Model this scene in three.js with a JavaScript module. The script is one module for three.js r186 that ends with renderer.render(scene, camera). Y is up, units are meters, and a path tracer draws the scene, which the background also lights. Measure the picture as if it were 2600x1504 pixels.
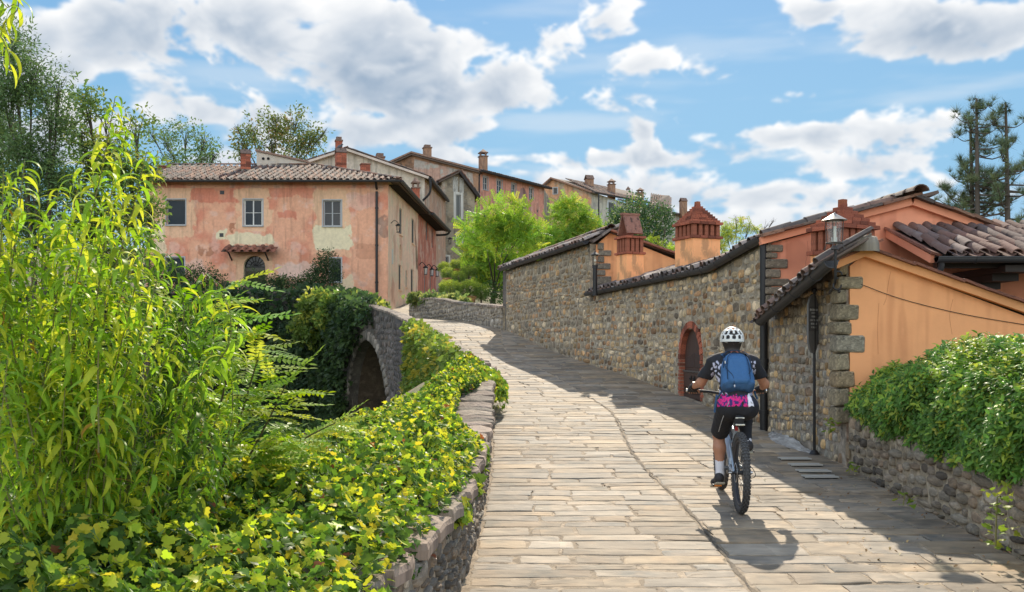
import * as THREE from 'three';
import { mergeGeometries, mergeVertices } from 'three/addons/utils/BufferGeometryUtils.js';
import { RoundedBoxGeometry } from 'three/addons/geometries/RoundedBoxGeometry.js';
import { createNoise2D, createNoise3D } from 'simplex-noise';

// ---------------------------------------------------------------- camera, sky, sun, exposure
const F = 2400, HX = 1300, HY = 870, EYE = 1.65;           // focal length and horizon in pixels of the 2600 x 1504 photograph, eye height in metres
const scene = new THREE.Scene();
const camera = new THREE.PerspectiveCamera(2 * Math.atan(752 / F) * 180 / Math.PI, 2600 / 1504, 0.1, 3000);
camera.position.set(0, EYE, 0);
camera.setViewOffset(2600, 1504, 0, -(HY - 752), 2600, 1504);
const SUN_AZ = 7.5 * Math.PI / 180, SUN_EL = 35.5 * Math.PI / 180;
const SUN = new THREE.Vector3(Math.sin(SUN_AZ) * Math.cos(SUN_EL), Math.sin(SUN_EL), -Math.cos(SUN_AZ) * Math.cos(SUN_EL));
const sun = new THREE.DirectionalLight(new THREE.Color(1, 0.885, 0.71), 5.0);
sun.name = 'sun';
sun.position.copy(SUN).multiplyScalar(120).add(new THREE.Vector3(0, 0, -30)); sun.target.position.set(0, 0, -30);
sun.castShadow = true; sun.shadow.mapSize.set(4096, 4096);
Object.assign(sun.shadow.camera, { left: -60, right: 60, top: 70, bottom: -60, near: 1, far: 320 });
scene.add(sun, sun.target);
const renderer = new THREE.WebGLRenderer({ antialias: true });
renderer.shadowMap.enabled = true;
renderer.toneMapping = THREE.LinearToneMapping;
renderer.toneMappingExposure = 1.38;
const SKY_GAIN = .74;

// ---------------------------------------------------------------- numbers
const V3 = THREE.Vector3;
function mulberry(a) { return () => { a |= 0; a = (a + 0x6d2b79f5) | 0; let t = Math.imul(a ^ (a >>> 15), 1 | a); t = (t + Math.imul(t ^ (t >>> 7), 61 | t)) ^ t; return ((t ^ (t >>> 14)) >>> 0) / 4294967296; }; }
let rnd = mulberry(7);
const seed = (s) => { rnd = mulberry(s); };
const R = (a, b) => a + (b - a) * rnd();
const RI = (n) => Math.floor(rnd() * n);
const pick = (a) => a[RI(a.length)];
const gauss = () => (rnd() + rnd() + rnd() - 1.5) / 1.5;
const { clamp, lerp, smoothstep } = THREE.MathUtils;
const sst = (a, b, x) => { const t = clamp((x - a) / (b - a), 0, 1); return t * t * (3 - 2 * t); };
const n2 = createNoise2D(mulberry(11)), n3 = createNoise3D(mulberry(12));
const fbm3 = (x, y, z, o = 4) => { let s = 0, a = 0.5; for (let i = 0; i < o; i++) { s += a * n3(x, y, z); x *= 2.03; y *= 2.03; z *= 2.03; a *= 0.5; } return s; };
const fbm2 = (x, y, o = 4) => { let s = 0, a = 0.5; for (let i = 0; i < o; i++) { s += a * n2(x, y); x *= 2.03; y *= 2.03; a *= 0.5; } return s; };
const P = (px, py, Z) => new V3((px - HX) / F * Z, EYE + (HY - py) / F * Z, -Z);   // the point at depth Z that a sight line of the survey meets
function tab(k) {                                          // monotone cubic through [[x, y], ...]
  const n = k.length, m = new Array(n).fill(0);
  const s = k.slice(1).map((p, i) => (p[1] - k[i][1]) / (p[0] - k[i][0]));
  for (let i = 1; i < n - 1; i++) m[i] = s[i - 1] * s[i] <= 0 ? 0 : 2 / (1 / s[i - 1] + 1 / s[i]);
  m[0] = s[0]; m[n - 1] = s[n - 2];
  return (x) => {
    if (x <= k[0][0]) return k[0][1] + m[0] * (x - k[0][0]);
    if (x >= k[n - 1][0]) return k[n - 1][1] + m[n - 1] * (x - k[n - 1][0]);
    let i = 0; while (x > k[i + 1][0]) i++;
    const h = k[i + 1][0] - k[i][0], t = (x - k[i][0]) / h, t2 = t * t, t3 = t2 * t;
    return (2 * t3 - 3 * t2 + 1) * k[i][1] + (t3 - 2 * t2 + t) * h * m[i] + (-2 * t3 + 3 * t2) * k[i + 1][1] + (t3 - t2) * h * m[i + 1];
  };
}
const srgb = (r, g, b) => new THREE.Color().setRGB(r / 255, g / 255, b / 255, THREE.SRGBColorSpace);
const C = (r, g, b) => new THREE.Color(r, g, b);

// ---------------------------------------------------------------- sky: blue air with broken cumulus, brighter round the sun, the same kind of cloud all round, brightened behind the camera as added fill
{
  const W = 4096, H = 2048, data = new Float32Array(W * H * 4);
  const blobs = [[350, 40, 260, 120, 1], [640, 95, 330, 150, 1.25], [930, 120, 260, 200, 1.3], [1090, 250, 170, 100, 1], [1200, 110, 95, 100, .9], [1270, 215, 150, 75, 1], [1370, 240, 80, 45, .8],
    [420, 235, 105, 65, 1], [520, 285, 150, 75, 1], [650, 300, 200, 75, .95], [900, 330, 330, 60, .75], [1150, 320, 130, 50, .7], [60, 70, 130, 110, .9], [150, 190, 75, 60, .9], [20, 200, 90, 120, .8],
    [1400, 95, 80, 85, 1], [1385, 160, 60, 45, .8], [1545, 45, 80, 60, 1], [1655, 175, 100, 70, 1], [1790, 185, 120, 55, .95], [1590, 255, 110, 45, .8], [1650, 315, 105, 50, .9],
    [2400, 55, 260, 85, 1.1], [2250, 65, 120, 70, .9], [2060, 10, 80, 40, .6], [2530, 40, 190, 70, 1], [2060, 245, 70, 16, .75], [1990, 255, 40, 12, .5],
    [1800, 375, 210, 42, .95], [1960, 345, 130, 45, .95], [2090, 345, 120, 50, .9], [2230, 340, 150, 65, 1], [2360, 320, 80, 40, .8], [2180, 420, 220, 45, .8], [1690, 400, 160, 40, .7], [1480, 400, 130, 28, .6], [1390, 450, 120, 30, .65],
    [1640, 460, 200, 40, .65], [1900, 490, 260, 50, .75], [2120, 500, 170, 40, .7], [1250, 400, 200, 30, .6], [560, 390, 300, 40, .8], [2450, 480, 200, 60, .6], [2000, 560, 300, 40, .6], [160, 330, 200, 90, .8]];
  const far = []; seed(31);
  for (let i = 0; i < 130; i++) { const az = R(0, 2 * Math.PI), el = Math.asin(R(.03, 1)); far.push([Math.cos(az) * Math.cos(el), Math.sin(el), Math.sin(az) * Math.cos(el), R(.07, .21), R(.6, 1.3)]); }
  const bil = (x, y, z, o) => { let s = 0, w = .5; for (let i = 0; i < o; i++) { s += w * (.55 - 1.6 * Math.abs(n3(x, y, z)) + .2); x *= 2.1; y *= 2.1; z *= 2.1; w *= .52; } return s; };
  const blue0 = srgb(82, 147, 216), blue1 = srgb(142, 194, 230), blue2 = srgb(192, 218, 234), warm = C(1.0, .985, .95);
  const colOK = (i) => { const az = ((i + .5) / W - .5) * 2 * Math.PI; return Math.abs(az + Math.PI / 2) < .66; };   // fine steps where the lens looks, coarse ones elsewhere
  for (let j = H / 2; j < H; j++) {
    const el = ((j + .5) / H - .5) * Math.PI, y = Math.sin(el), ce = Math.cos(el), low = el < .58;
    for (let i = 0; i < W; i++) {
      if (!(low && colOK(i)) && (j % 4 || i % 4)) continue;
      const az = ((i + .5) / W - .5) * 2 * Math.PI, x = Math.cos(az) * ce, z = Math.sin(az) * ce, o = (j * W + i) * 4;
      const cs = x * SUN.x + y * SUN.y + z * SUN.z;
      // fine shape of the clouds, stretched along the horizon
      const sx = x * 5.2, sy = y * 8.5, sz = z * 5.2;
      const wx = fbm3(sx * .8 + 5, sy * .8, sz * .8, 3) * .35, d = fbm3(sx + wx, sy + wx, sz, 6), d2 = bil(sx * 2.3 + wx * 2, sy * 2.3 - .35, sz * 2.3, 4), d3 = fbm3(sx * 4 + 3, sy * 4, sz * 4, 4);
      let f = -1, hgt = 0, wsum = 1e-6, px = 1e9, py = 1e9, inside = 0;
      if (z < -.15) { px = HX + F * x / -z; py = HY - F * y / -z; inside = sst(-350, -60, px) * (1 - sst(2660, 2950, px)) * sst(-420, -120, py); }
      if (inside > 0) for (const b of blobs) {
        const u = (px - b[0]) / b[2], v = (py - b[1]) / b[3]; const sm = Math.min(1, b[2] / 130); if (u * u + v * v > 3) continue;
        const q = b[4] * (.35 + .65 * sm) * (1 - (u * u + v * v)) ; if (q > f) f = q;
        const w = Math.exp(-(u * u + v * v) * 1.3) * b[4]; hgt += -v * w; wsum += w;
      }
      let g = -1;
      if (inside < 1) for (const b of far) { const c = x * b[0] + y * b[1] + z * b[2]; if (c < .955) continue; const q = b[4] * (1 - (1 - c) * 2 / (b[3] * b[3])); if (q > g) g = q; }
      f = Math.max(f, -1) * inside + Math.max(g, -1) * (1 - inside);
      const dens = f * .72 + d * 1.2 + d2 * .62 + d3 * .45 - .24, cov = sst(-.06, .42, dens), thick = sst(.2, 1.35, dens);
      const wisp = sst(.05, .75, fbm3(x * 3 + 9, y * 22, z * 3, 5) + .28 - y * .55) * .55;
      // clear air
      const t = sst(0, .42, y), r = new THREE.Color().copy(blue2).lerp(blue1, sst(0, .17, y)).lerp(blue0, sst(.14, .55, y));
      const glow = Math.exp((cs - 1) * 9) * .3; r.r += glow * .55; r.g += glow * .52; r.b += glow * .42;
      r.lerp(C(.86, .9, .93), wisp * (1 - t * .6));
      // cloud: bright rims and tops, greyer thick undersides
      const under = inside > .5 ? clamp(hgt / wsum, -1, 1) : -d, lit = clamp(.76 + .24 * under + d2 * .26 + d3 * .34 + d * .12 - thick * .50 + glow * .5 + (cs + 1) * .03, .36, 1.12);
      const cr = lerp(.34, .96, (lit - .36) / .64), cg = lerp(.44, .965, (lit - .36) / .64), cb = lerp(.57, .97, (lit - .36) / .64);
      const front = sst(.55, -.5, cs), kc = (1 + front * 3.6) * cov * .96, kr = (1 + front * .5) * (1 - cov * .96);   // unseen clouds opposite the sun are brightened and warmed as added fill light
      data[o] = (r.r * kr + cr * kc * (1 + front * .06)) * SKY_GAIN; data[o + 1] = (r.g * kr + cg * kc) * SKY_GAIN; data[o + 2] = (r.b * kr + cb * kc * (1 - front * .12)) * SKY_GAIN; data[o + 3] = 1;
    }
  }
  for (let j = H / 2; j < H; j++) for (let i = 0; i < W; i++) {
    if (!(j % 4 || i % 4) || (((j + .5) / H - .5) * Math.PI < .58 && colOK(i))) continue;
    const i0 = i & ~3, j0 = j & ~3, i1 = (i0 + 4) % W, j1 = Math.min(j0 + 4, H - 4), u = (i - i0) / 4, v = (j - j0) / 4, o = (j * W + i) * 4;
    for (let c = 0; c < 4; c++) data[o + c] = lerp(lerp(data[(j0 * W + i0) * 4 + c], data[(j0 * W + i1) * 4 + c], u), lerp(data[(j1 * W + i0) * 4 + c], data[(j1 * W + i1) * 4 + c], u), v);
  }
  for (let j = 0; j < H / 2; j++) for (let i = 0; i < W; i++) { const o = (j * W + i) * 4; data[o] = .22; data[o + 1] = .21; data[o + 2] = .17; data[o + 3] = 1; }
  const t = new THREE.DataTexture(data, W, H, THREE.RGBAFormat, THREE.FloatType);
  t.mapping = THREE.EquirectangularReflectionMapping; t.magFilter = THREE.LinearFilter; t.needsUpdate = true;
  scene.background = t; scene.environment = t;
}

// ---------------------------------------------------------------- naming
const used = new Map();
function numbered(name) { const k = used.get(name) ?? 0; used.set(name, k + 1); return k ? name + '_' + String(k).padStart(3, '0') : name; }
function tag(o, label, category, group, kind) { if (label) o.userData.label = label; if (category) o.userData.category = category; if (group) o.userData.group = group; if (kind) o.userData.kind = kind; return o; }
function thing(name, label, category, group) { const o = new THREE.Group(); o.name = numbered(name); scene.add(o); return tag(o, label, category, group); }
function struct(name, geo, mat) { const o = geo ? new THREE.Mesh(geo, mat) : new THREE.Group(); o.name = numbered(name); scene.add(o); return tag(o, null, null, null, 'structure'); }
function part(name, geo, mat, parent) { const o = new THREE.Mesh(geo, mat); o.name = numbered(name); parent.add(o); return o; }
const stuff = (o) => { o.userData.kind = 'stuff'; return o; };

// ---------------------------------------------------------------- geometry helpers
const mat4 = (p, q, s) => new THREE.Matrix4().compose(p, q, s);
function plain(g) { const h = g.index ? g.toNonIndexed() : g; for (const k of Object.keys(h.attributes)) if (!['position', 'normal', 'uv'].includes(k)) h.deleteAttribute(k); if (!h.attributes.uv) h.setAttribute('uv', new THREE.BufferAttribute(new Float32Array(h.attributes.position.count * 2), 2)); return h; }
const mg = (list) => mergeGeometries(list.map(plain));
function xf(g, x = 0, y = 0, z = 0, rx = 0, ry = 0, rz = 0, s = 1) { g.applyMatrix4(new THREE.Matrix4().compose(new V3(x, y, z), new THREE.Quaternion().setFromEuler(new THREE.Euler(rx, ry, rz, 'YXZ')), typeof s === 'number' ? new V3(s, s, s) : s)); return g; }
const box = (w, h, d, x = 0, y = 0, z = 0, rx = 0, ry = 0, rz = 0) => xf(new THREE.BoxGeometry(w, h, d), x, y, z, rx, ry, rz);
const rbox = (w, h, d, r, x = 0, y = 0, z = 0, rx = 0, ry = 0, rz = 0) => xf(new RoundedBoxGeometry(w, h, d, 2, Math.min(r, w / 2.1, h / 2.1, d / 2.1)), x, y, z, rx, ry, rz);
const cyl = (r0, r1, h, n = 12, x = 0, y = 0, z = 0, rx = 0, ry = 0, rz = 0) => xf(new THREE.CylinderGeometry(r1, r0, h, n), x, y, z, rx, ry, rz);
const sph = (r, x = 0, y = 0, z = 0, a = 14, b = 10) => xf(new THREE.SphereGeometry(r, a, b), x, y, z);
function rod(a, b, r0, r1 = r0, n = 8, open = false) { const d = new V3().subVectors(b, a), l = d.length(), g = new THREE.CylinderGeometry(r1, r0, l, n, 1, open); g.applyMatrix4(new THREE.Matrix4().compose(new V3().addVectors(a, b).multiplyScalar(.5), new THREE.Quaternion().setFromUnitVectors(new V3(0, 1, 0), d.normalize()), new V3(1, 1, 1))); return g; }
const tube = (pts, r, n = 8, seg = pts.length * 4, closed = false) => new THREE.TubeGeometry(new THREE.CatmullRomCurve3(pts, closed), seg, r, n, closed);
function taperTube(pts, r0, r1, n = 7, seg = pts.length * 3) {     // a limb that thins towards its end
  const c = new THREE.CatmullRomCurve3(pts), g = new THREE.TubeGeometry(c, seg, 1, n), p = g.attributes.position, v = new V3(), o = new V3();
  for (let i = 0; i <= seg; i++) { c.getPointAt(i / seg, o); const r = lerp(r0, r1, i / seg); for (let j = 0; j <= n; j++) { const k = i * (n + 1) + j; v.fromBufferAttribute(p, k).sub(o).multiplyScalar(r).add(o); p.setXYZ(k, v.x, v.y, v.z); } }
  g.computeVertexNormals(); return g;
}
class Acc {                                                 // collects many small pieces with a colour each into one geometry
  constructor() { this.p = []; this.n = []; this.u = []; this.c = []; this.i = []; }
  add(g, m, col) {
    const a = g.attributes, b = this.p.length / 3, nm = new THREE.Matrix3().getNormalMatrix(m), e = m.elements, f = nm.elements, P_ = a.position.array, N = a.normal.array, U = a.uv?.array;
    for (let k = 0; k < a.position.count; k++) {
      const x = P_[k * 3], y = P_[k * 3 + 1], z = P_[k * 3 + 2], nx = N[k * 3], ny = N[k * 3 + 1], nz = N[k * 3 + 2];
      this.p.push(e[0] * x + e[4] * y + e[8] * z + e[12], e[1] * x + e[5] * y + e[9] * z + e[13], e[2] * x + e[6] * y + e[10] * z + e[14]);
      let X = f[0] * nx + f[3] * ny + f[6] * nz, Y = f[1] * nx + f[4] * ny + f[7] * nz, Z = f[2] * nx + f[5] * ny + f[8] * nz; const l = Math.hypot(X, Y, Z) || 1; this.n.push(X / l, Y / l, Z / l);
      this.u.push(U ? U[k * 2] : 0, U ? U[k * 2 + 1] : 0); this.c.push(col.r, col.g, col.b);
    }
    if (g.index) for (const k of g.index.array) this.i.push(b + k); else for (let k = 0; k < a.position.count; k++) this.i.push(b + k);
  }
  geo() { const g = new THREE.BufferGeometry(), f = (a, n) => new THREE.BufferAttribute(new Float32Array(a), n); g.setAttribute('position', f(this.p, 3)); g.setAttribute('normal', f(this.n, 3)); g.setAttribute('uv', f(this.u, 2)); g.setAttribute('color', f(this.c, 3)); g.setIndex(this.i); return g; }
  get size() { return this.p.length; }
}
function raw(p, idx, uv) { const g = new THREE.BufferGeometry(); g.setAttribute('position', new THREE.BufferAttribute(new Float32Array(p), 3)); g.setAttribute('uv', new THREE.BufferAttribute(new Float32Array(uv ?? new Array(p.length / 3 * 2).fill(0)), 2)); g.setIndex(idx); g.computeVertexNormals(); return g; }
// Many alike pieces: the nearest MOST are meshes of their own, the others one joined part. LIST: [{g, m, k}], k the number of a tone in TONES.
const toneMats = new Map();
function toned(base, col) { const key = base.uuid + col.getHexString() + col.r.toFixed(4); if (!toneMats.has(key)) { const m = base.clone(); m.color.copy(col).multiply(base.color); toneMats.set(key, m); } return toneMats.get(key); }
const vcMats = new Map();
function vcOf(base) { if (!vcMats.has(base)) { const m = base.clone(); m.vertexColors = true; vcMats.set(base, m); } return vcMats.get(base); }
const EYEPOS = new V3(0, EYE, 0);
function pieces(parent, name, base, tones, list, restName, most = 300) {
  const at = new V3();
  for (const q of list) { at.setFromMatrixPosition(q.m); if (!q.near) { if (q.c) at.copy(q.c); q.near = at.distanceTo(EYEPOS) / (q.size ?? 1); } }
  list.sort((a, b) => a.near - b.near);
  list.slice(0, most).forEach((q) => { const o = part(name, q.g, toned(base, tones[q.k]), parent); q.m.decompose(o.position, o.quaternion, o.scale); });
  if (list.length > most) { const acc = new Acc(); for (const q of list.slice(most)) acc.add(q.g, q.m, tones[q.k]); stuff(part(restName, acc.geo(), vcOf(base), parent)); }
}
function scatter(name, geo, mat, parent, items) { const o = new THREE.InstancedMesh(geo, mat, items.length); o.name = numbered(name); items.forEach((q, i) => { o.setMatrixAt(i, q.m); o.setColorAt(i, q.c); }); (parent ?? scene).add(o); return stuff(o); }

// ---------------------------------------------------------------- textures: grain, wear and relief, all tileable
const TAU = Math.PI * 2;
function tnoise(period, s) {                                // tileable value noise
  const r = mulberry(s), a = Float32Array.from({ length: period * period }, r);
  return (x, y) => { x *= period; y *= period; const i = Math.floor(x), j = Math.floor(y), u = x - i, v = y - j, sx = u * u * (3 - 2 * u), sy = v * v * (3 - 2 * v), w = (p, q) => a[(((q % period) + period) % period) * period + (((p % period) + period) % period)]; return lerp(lerp(w(i, j), w(i + 1, j), sx), lerp(w(i, j + 1), w(i + 1, j + 1), sx), sy); };
}
function tfbm(p0, s, oct = 5, g = .5) { const l = Array.from({ length: oct }, (_, k) => tnoise(p0 << k, s + k * 17)); let tot = 0; for (let k = 0, a = 1; k < oct; k++, a *= g) tot += a; return (x, y) => { let r = 0, a = 1; for (const f of l) { r += a * f(x, y); a *= g; } return r / tot; }; }
function tex(size, metres, fn, wx = 1) { const h = size, w = size * wx, d = new Uint8Array(w * h * 4); for (let j = 0; j < h; j++) for (let i = 0; i < w; i++) { const c = fn((i + .5) / w, (j + .5) / h), o = (j * w + i) * 4; for (let k = 0; k < 3; k++) d[o + k] = clamp((c.length ? c[k] : c) * 255, 0, 255); d[o + 3] = 255; } const t = new THREE.DataTexture(d, w, h); t.wrapS = t.wrapT = THREE.RepeatWrapping; t.magFilter = THREE.LinearFilter; t.repeat.set(1 / (metres * wx), 1 / metres); t.needsUpdate = true; return t; }
const again = (t, metres) => { const c = t.clone(); c.repeat.set(1 / metres, 1 / metres); return c; };
const T = {};
{
  const a = tfbm(4, 1, 6), b = tfbm(8, 2, 5), c = tfbm(32, 3, 4, .65), e = tfbm(6, 5, 4), st = tnoise(128, 9), fi = tnoise(256, 10);
  T.rockC = tex(512, 1.1, (x, y) => { const v = .30 + .66 * a(x, y) + .5 * (c(x, y) - .5), w = sst(.52, .72, b(x, y)) * .28, dk = sst(.6, .78, e(x + .3, y)) * .3, sp = st(x, y) > .93 ? -.16 : 0; return [clamp(v + w + sp - dk, 0, 1), clamp(v * .985 + w + sp - dk * .95, 0, 1), clamp(v * .96 + w * 1.02 + sp - dk * .85, 0, 1)]; });
  T.rockB = tex(512, 1.1, (x, y) => .2 + .45 * a(x, y) + .5 * (c(x, y) - .3) + .1 * fi(x, y));
  const tf1 = tfbm(12, 21, 4), tf2 = tfbm(24, 22, 4);
  T.slabC = tex(512, 1.6, (x, y) => { const v = .40 + .46 * a(x, y) + .50 * (tf2(x * .5, y) - .5) - (st(x, y) > .95 ? .1 : 0), p = sst(.55, .7, b(x, y)) * .2 - sst(.56, .72, e(x, y)) * .2; return [v + p * .6, v * .985 + p * .4, v * .955 + p * .2]; });
  T.slabB = tex(512, 1.6, (x, y) => .4 * a(x, y) + .5 * tf2(x * .5, y) + .18 * c(x, y) + .08 * fi(x, y));
  T.plasC = tex(512, 3.1, (x, y) => { const v = .70 + .34 * a(x, y) + .12 * (c(x, y) - .5), s = sst(.55, .75, b(x, y)) * .12 + sst(.56, .8, e(x, y * .5)) * .1; return [v - s * .5, v - s * .75, v - s]; });
  { const w1 = tfbm(3, 71, 5), w2 = tfbm(9, 72, 4), w3 = tfbm(44, 73, 3); T.wallC = tex(1024, 6.5, (x, y) => { const v = .74 + .22 * (w1(x, y) - .5) * 2 * .7 + .09 * (c(x, y) - .5), run = sst(.52, .78, w3(x, y * .1)) * sst(.35, .6, w2(x, y)) * .17, pale = sst(.60, .66, w2((x + .4) % 1, y)) * .07, dk = sst(.6, .72, w1((x + .3) % 1, (y + .2) % 1)) * .14; return [v - run * .8 - dk * .8 + pale, v - run - dk + pale * 1.3, v - run * 1.05 - dk + pale * 1.6]; }); }
  T.plasB = tex(512, 3.1, (x, y) => .5 * a(x, y) + .35 * c(x, y) + .2 * fi(x, y));
  T.tileC = tex(512, .9, (x, y) => { const v = .5 + .3 * a(x, y), l = sst(.52, .66, b(x, y)), k = sst(.55, .7, e(x, y)); let r = v * 1.0, g = v * .93, bb = v * .9; r = lerp(r, .78, l * .55); g = lerp(g, .8, l * .55); bb = lerp(bb, .78, l * .55); r *= 1 - k * .65; g *= 1 - k * .62; bb *= 1 - k * .58; if (st(x, y) > .9) { r += .15; g += .16; bb += .14; } return [r, g, bb]; });
  T.tileB = tex(512, .9, (x, y) => .5 * b(x, y) + .5 * c(x, y));
  T.woodC = tex(512, 1, (x, y) => { const v = .62 + .28 * tf1(x * 4 % 1, y * .25) + .12 * (fi(x, y * .1) - .5); return [v, v * .97, v * .94]; });
  T.grainB = tex(256, .4, (x, y) => .5 * c(x, y) + .5 * fi(x, y));
  T.fineC = tex(256, .6, (x, y) => .86 + .14 * c(x, y));
  T.barkC = tex(256, .8, (x, y) => .4 + .6 * tf1(x, y * .25) * (.6 + .4 * c(x, y)));
  T.soilC = tex(512, 5, (x, y) => { const v = .5 + .4 * a(x, y) + .2 * (c(x, y) - .5), g = sst(.45, .62, b(x, y)); return [v * lerp(1, .7, g), v * lerp(.88, .86, g), v * lerp(.72, .4, g)]; });
}
const std = (color, o = {}) => new THREE.MeshStandardMaterial({ color, roughness: .9, ...o });
const phys = (color, o = {}) => new THREE.MeshPhysicalMaterial({ color, roughness: .9, ...o });
const M = {
  stone: std(C(1.25, 1.2, 1.12), { map: T.rockC, bumpMap: T.rockB, bumpScale: .022, roughness: .92 }),
  mortar: std(C(.50, .415, .30), { map: again(T.rockC, .7), bumpMap: again(T.rockB, .5), bumpScale: .015, roughness: .96 }),
  slab: std(C(1.62, 1.38, 1.12), { map: T.slabC, bumpMap: T.slabB, bumpScale: .009, roughness: .8 }),
  joint: std(C(.44, .35, .25), { map: again(T.rockC, .8), bumpMap: again(T.rockB, .5), bumpScale: .014, roughness: .98 }),
  tile: std(C(1.3, 1.25, 1.22), { map: T.tileC, bumpMap: T.tileB, bumpScale: .006, roughness: .88 }),
  orange: std(C(1.05, .47, .20), { map: T.wallC, bumpMap: T.plasB, bumpScale: .004, roughness: .92 }),
  salmon: std(C(1.02, .40, .225), { map: T.wallC, bumpMap: T.plasB, bumpScale: .004, roughness: .92 }),
  brick: std(C(.52, .15, .08), { map: again(T.rockC, .5), bumpMap: again(T.rockB, .3), bumpScale: .005, roughness: .88 }),
  metal: std(C(.055, .055, .058), { roughness: .5, metalness: .35, map: T.fineC }),
  iron: std(C(.022, .021, .021), { roughness: .45, metalness: .4 }),
  darkwood: std(C(.035, .025, .02), { map: T.woodC, roughness: .7 }),
  black: std(C(.006, .006, .007), { roughness: 1 }),
  pane: phys(C(.012, .016, .02), { roughness: .08, specularIntensity: .7, ior: 1.45 }),
  bark: std(C(.16, .125, .095), { map: T.barkC, bumpMap: T.barkC, bumpScale: .02, roughness: .95 }),
  soil: std(C(.2, .18, .12), { map: T.soilC, bumpMap: again(T.rockB, 2), bumpScale: .05, roughness: 1 }),
};

// ---------------------------------------------------------------- the lie of the land: height and edges of the paved street against depth Z
const gz = tab([[-20, -.4], [0, -.01], [6.4, .01], [8.8, .055], [11.5, .16], [14, .36], [18.5, .63], [21, .86], [24, 1.1], [27.3, 1.5], [31, 2.06], [34, 2.28], [41, 2.59], [50, 3.02], [56, 3.5], [70, 5.1], [79, 5.9], [95, 8.4], [140, 13], [220, 18]]);
const xl = tab([[-10, -1.5], [0, -.95], [3.5, -.62], [5, -.44], [6.5, -.33], [10.6, -.28], [16, -.35], [18.7, -.7], [21.5, -1.2], [28.3, -2.65], [34, -3.75], [40, -5.25], [46, -6.6], [50, -7.1], [56, -7.34], [68.5, -6.86], [79, -6.45], [95, -5.6], [140, -3]]);
const xr = tab([[-10, 3.3], [5, 3.75], [11.5, 4.07], [14, 3.79], [16.5, 3.51], [18.5, 3.26], [21, 2.75], [24, 1.98], [31, -.19], [41, -2.4], [50, -5.0], [56, -4.5], [70, -4.1], [79, -3.9], [95, -3], [140, 0]]);
const bankFall = (d, Z) => Z < 17 && d < .4 ? 0 : Z < 17 ? sst(1.35, 3.0, d) : lerp(sst(1.2, 2.6, d), sst(-.12, .4, d), sst(17, 20, Z));
function ground(x, Z) {
  let h = gz(Z);
  const dl = xl(Z) - x, dr = x - xr(Z);
  if (dl > (Z > 18.5 ? -.8 : 0)) {
    let f = bankFall(dl - 2.6 * sst(37.5, 46, Z) + .75 * sst(18.2, 20, Z), Z);
    f *= sst(-3, 3, Z);
    const shelf = dl > .35 && Z < 17 ? .48 * sst(.35, .6, dl) : 0;
    const low = lerp(-3.6, -2.6, sst(0, 25, dl));
    const ravine = lerp(h + shelf, low, f), terrace = 3.42 + sst(12, 40, dl) * 1.5;
    h = Z < 60 ? lerp(ravine, Math.max(h, terrace), sst(48.6, 49.6, Z)) : lerp(terrace, h, sst(60, 85, Z) * .9);
    h += sst(22, 60, dl) * sst(5, 40, Z) * 3.5 * (Z < 47 ? 1.6 : 1);
  }
  if (dr > 0) {
    h += (Z < 11.5 ? sst(.35, .6, dr) * .5 * sst(3, 5, Z) : 0);
    h += sst(3, 20, dr) * sst(14, 60, Z) * 1.6;
    if (Z > 30 && Z < 56) h = lerp(h, lerp(h, 1.4, .7), sst(.8, 3, dr) * sst(31, 36, Z) * (1 - sst(47, 54, Z)));
  }
  if (Z > 36 && Z < 47.4) h = lerp(h, -3, sst(36, 39.5, Z) * (1 - sst(45.8, 47.4, Z)) * sst(-2.6, -1.2, dl) * (dl > -9 ? 1 : 0) * (1 - sst(1, 6, dr)));
  return h + .12 * fbm2(x * .35, Z * .35, 3) * sst(.4, 2, Math.max(dl, dr));
}
{
  const xs = [], zs = [];
  for (let x = -26; x <= 22; x += .5) xs.push(x);
  for (const x of [-700, -420, -260, -170, -120, -90, -70, -55, -44, -36, -30]) xs.unshift(x); xs.sort((a, b) => a - b);
  for (const x of [25, 29, 34, 40, 48, 58, 72, 90, 120, 170, 260, 420, 700]) xs.push(x);
  for (let z = -8; z <= 60; z += .5) zs.push(z);
  for (const z of [-500, -250, -120, -60, -30, -18, -12]) zs.unshift(z); zs.sort((a, b) => a - b);
  for (const z of [62, 65, 68, 72, 77, 83, 90, 98, 108, 120, 135, 150, 175, 210, 260, 340, 460, 650, 900]) zs.push(z);
  const p = [], uv = [], idx = [], n = xs.length;
  zs.forEach((Z) => xs.forEach((x) => { const on = x > xl(Z) - .5 && x < xr(Z) + .5 && Z < 120; p.push(x, ground(x, Z) - (on ? .14 : 0), -Z); uv.push(x, Z); }));
  for (let j = 0; j < zs.length - 1; j++) for (let i = 0; i < n - 1; i++) { const a = j * n + i; idx.push(a, a + 1, a + n, a + 1, a + n + 1, a + n); }
  struct('ground', raw(p, idx, uv), M.soil);
}
const ROAD = struct('road');
{ // bed of sand and grit that shows in the joints
  const p = [], uv = [], idx = []; let rows = 0; const K = 9;
  for (let Z = -9; Z < 118; Z += Z < 30 ? .5 : 1.5) { for (let k = 0; k < K; k++) { const t = k / (K - 1), x = lerp(xl(Z) - .12, xr(Z) + .12, t); p.push(x, gz(Z) - .004 - .014 * sst(.1, .6, n2(x * 1.4, Z * 1.4)), -Z); uv.push(x, Z); } rows++; }
  for (let j = 0; j < rows - 1; j++) for (let k = 0; k < K - 1; k++) { const a = j * K + k; idx.push(a, a + 1, a + K, a + 1, a + K + 1, a + K); }
  part('bedding', raw(p, idx, uv), M.joint, ROAD);
}
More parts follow.
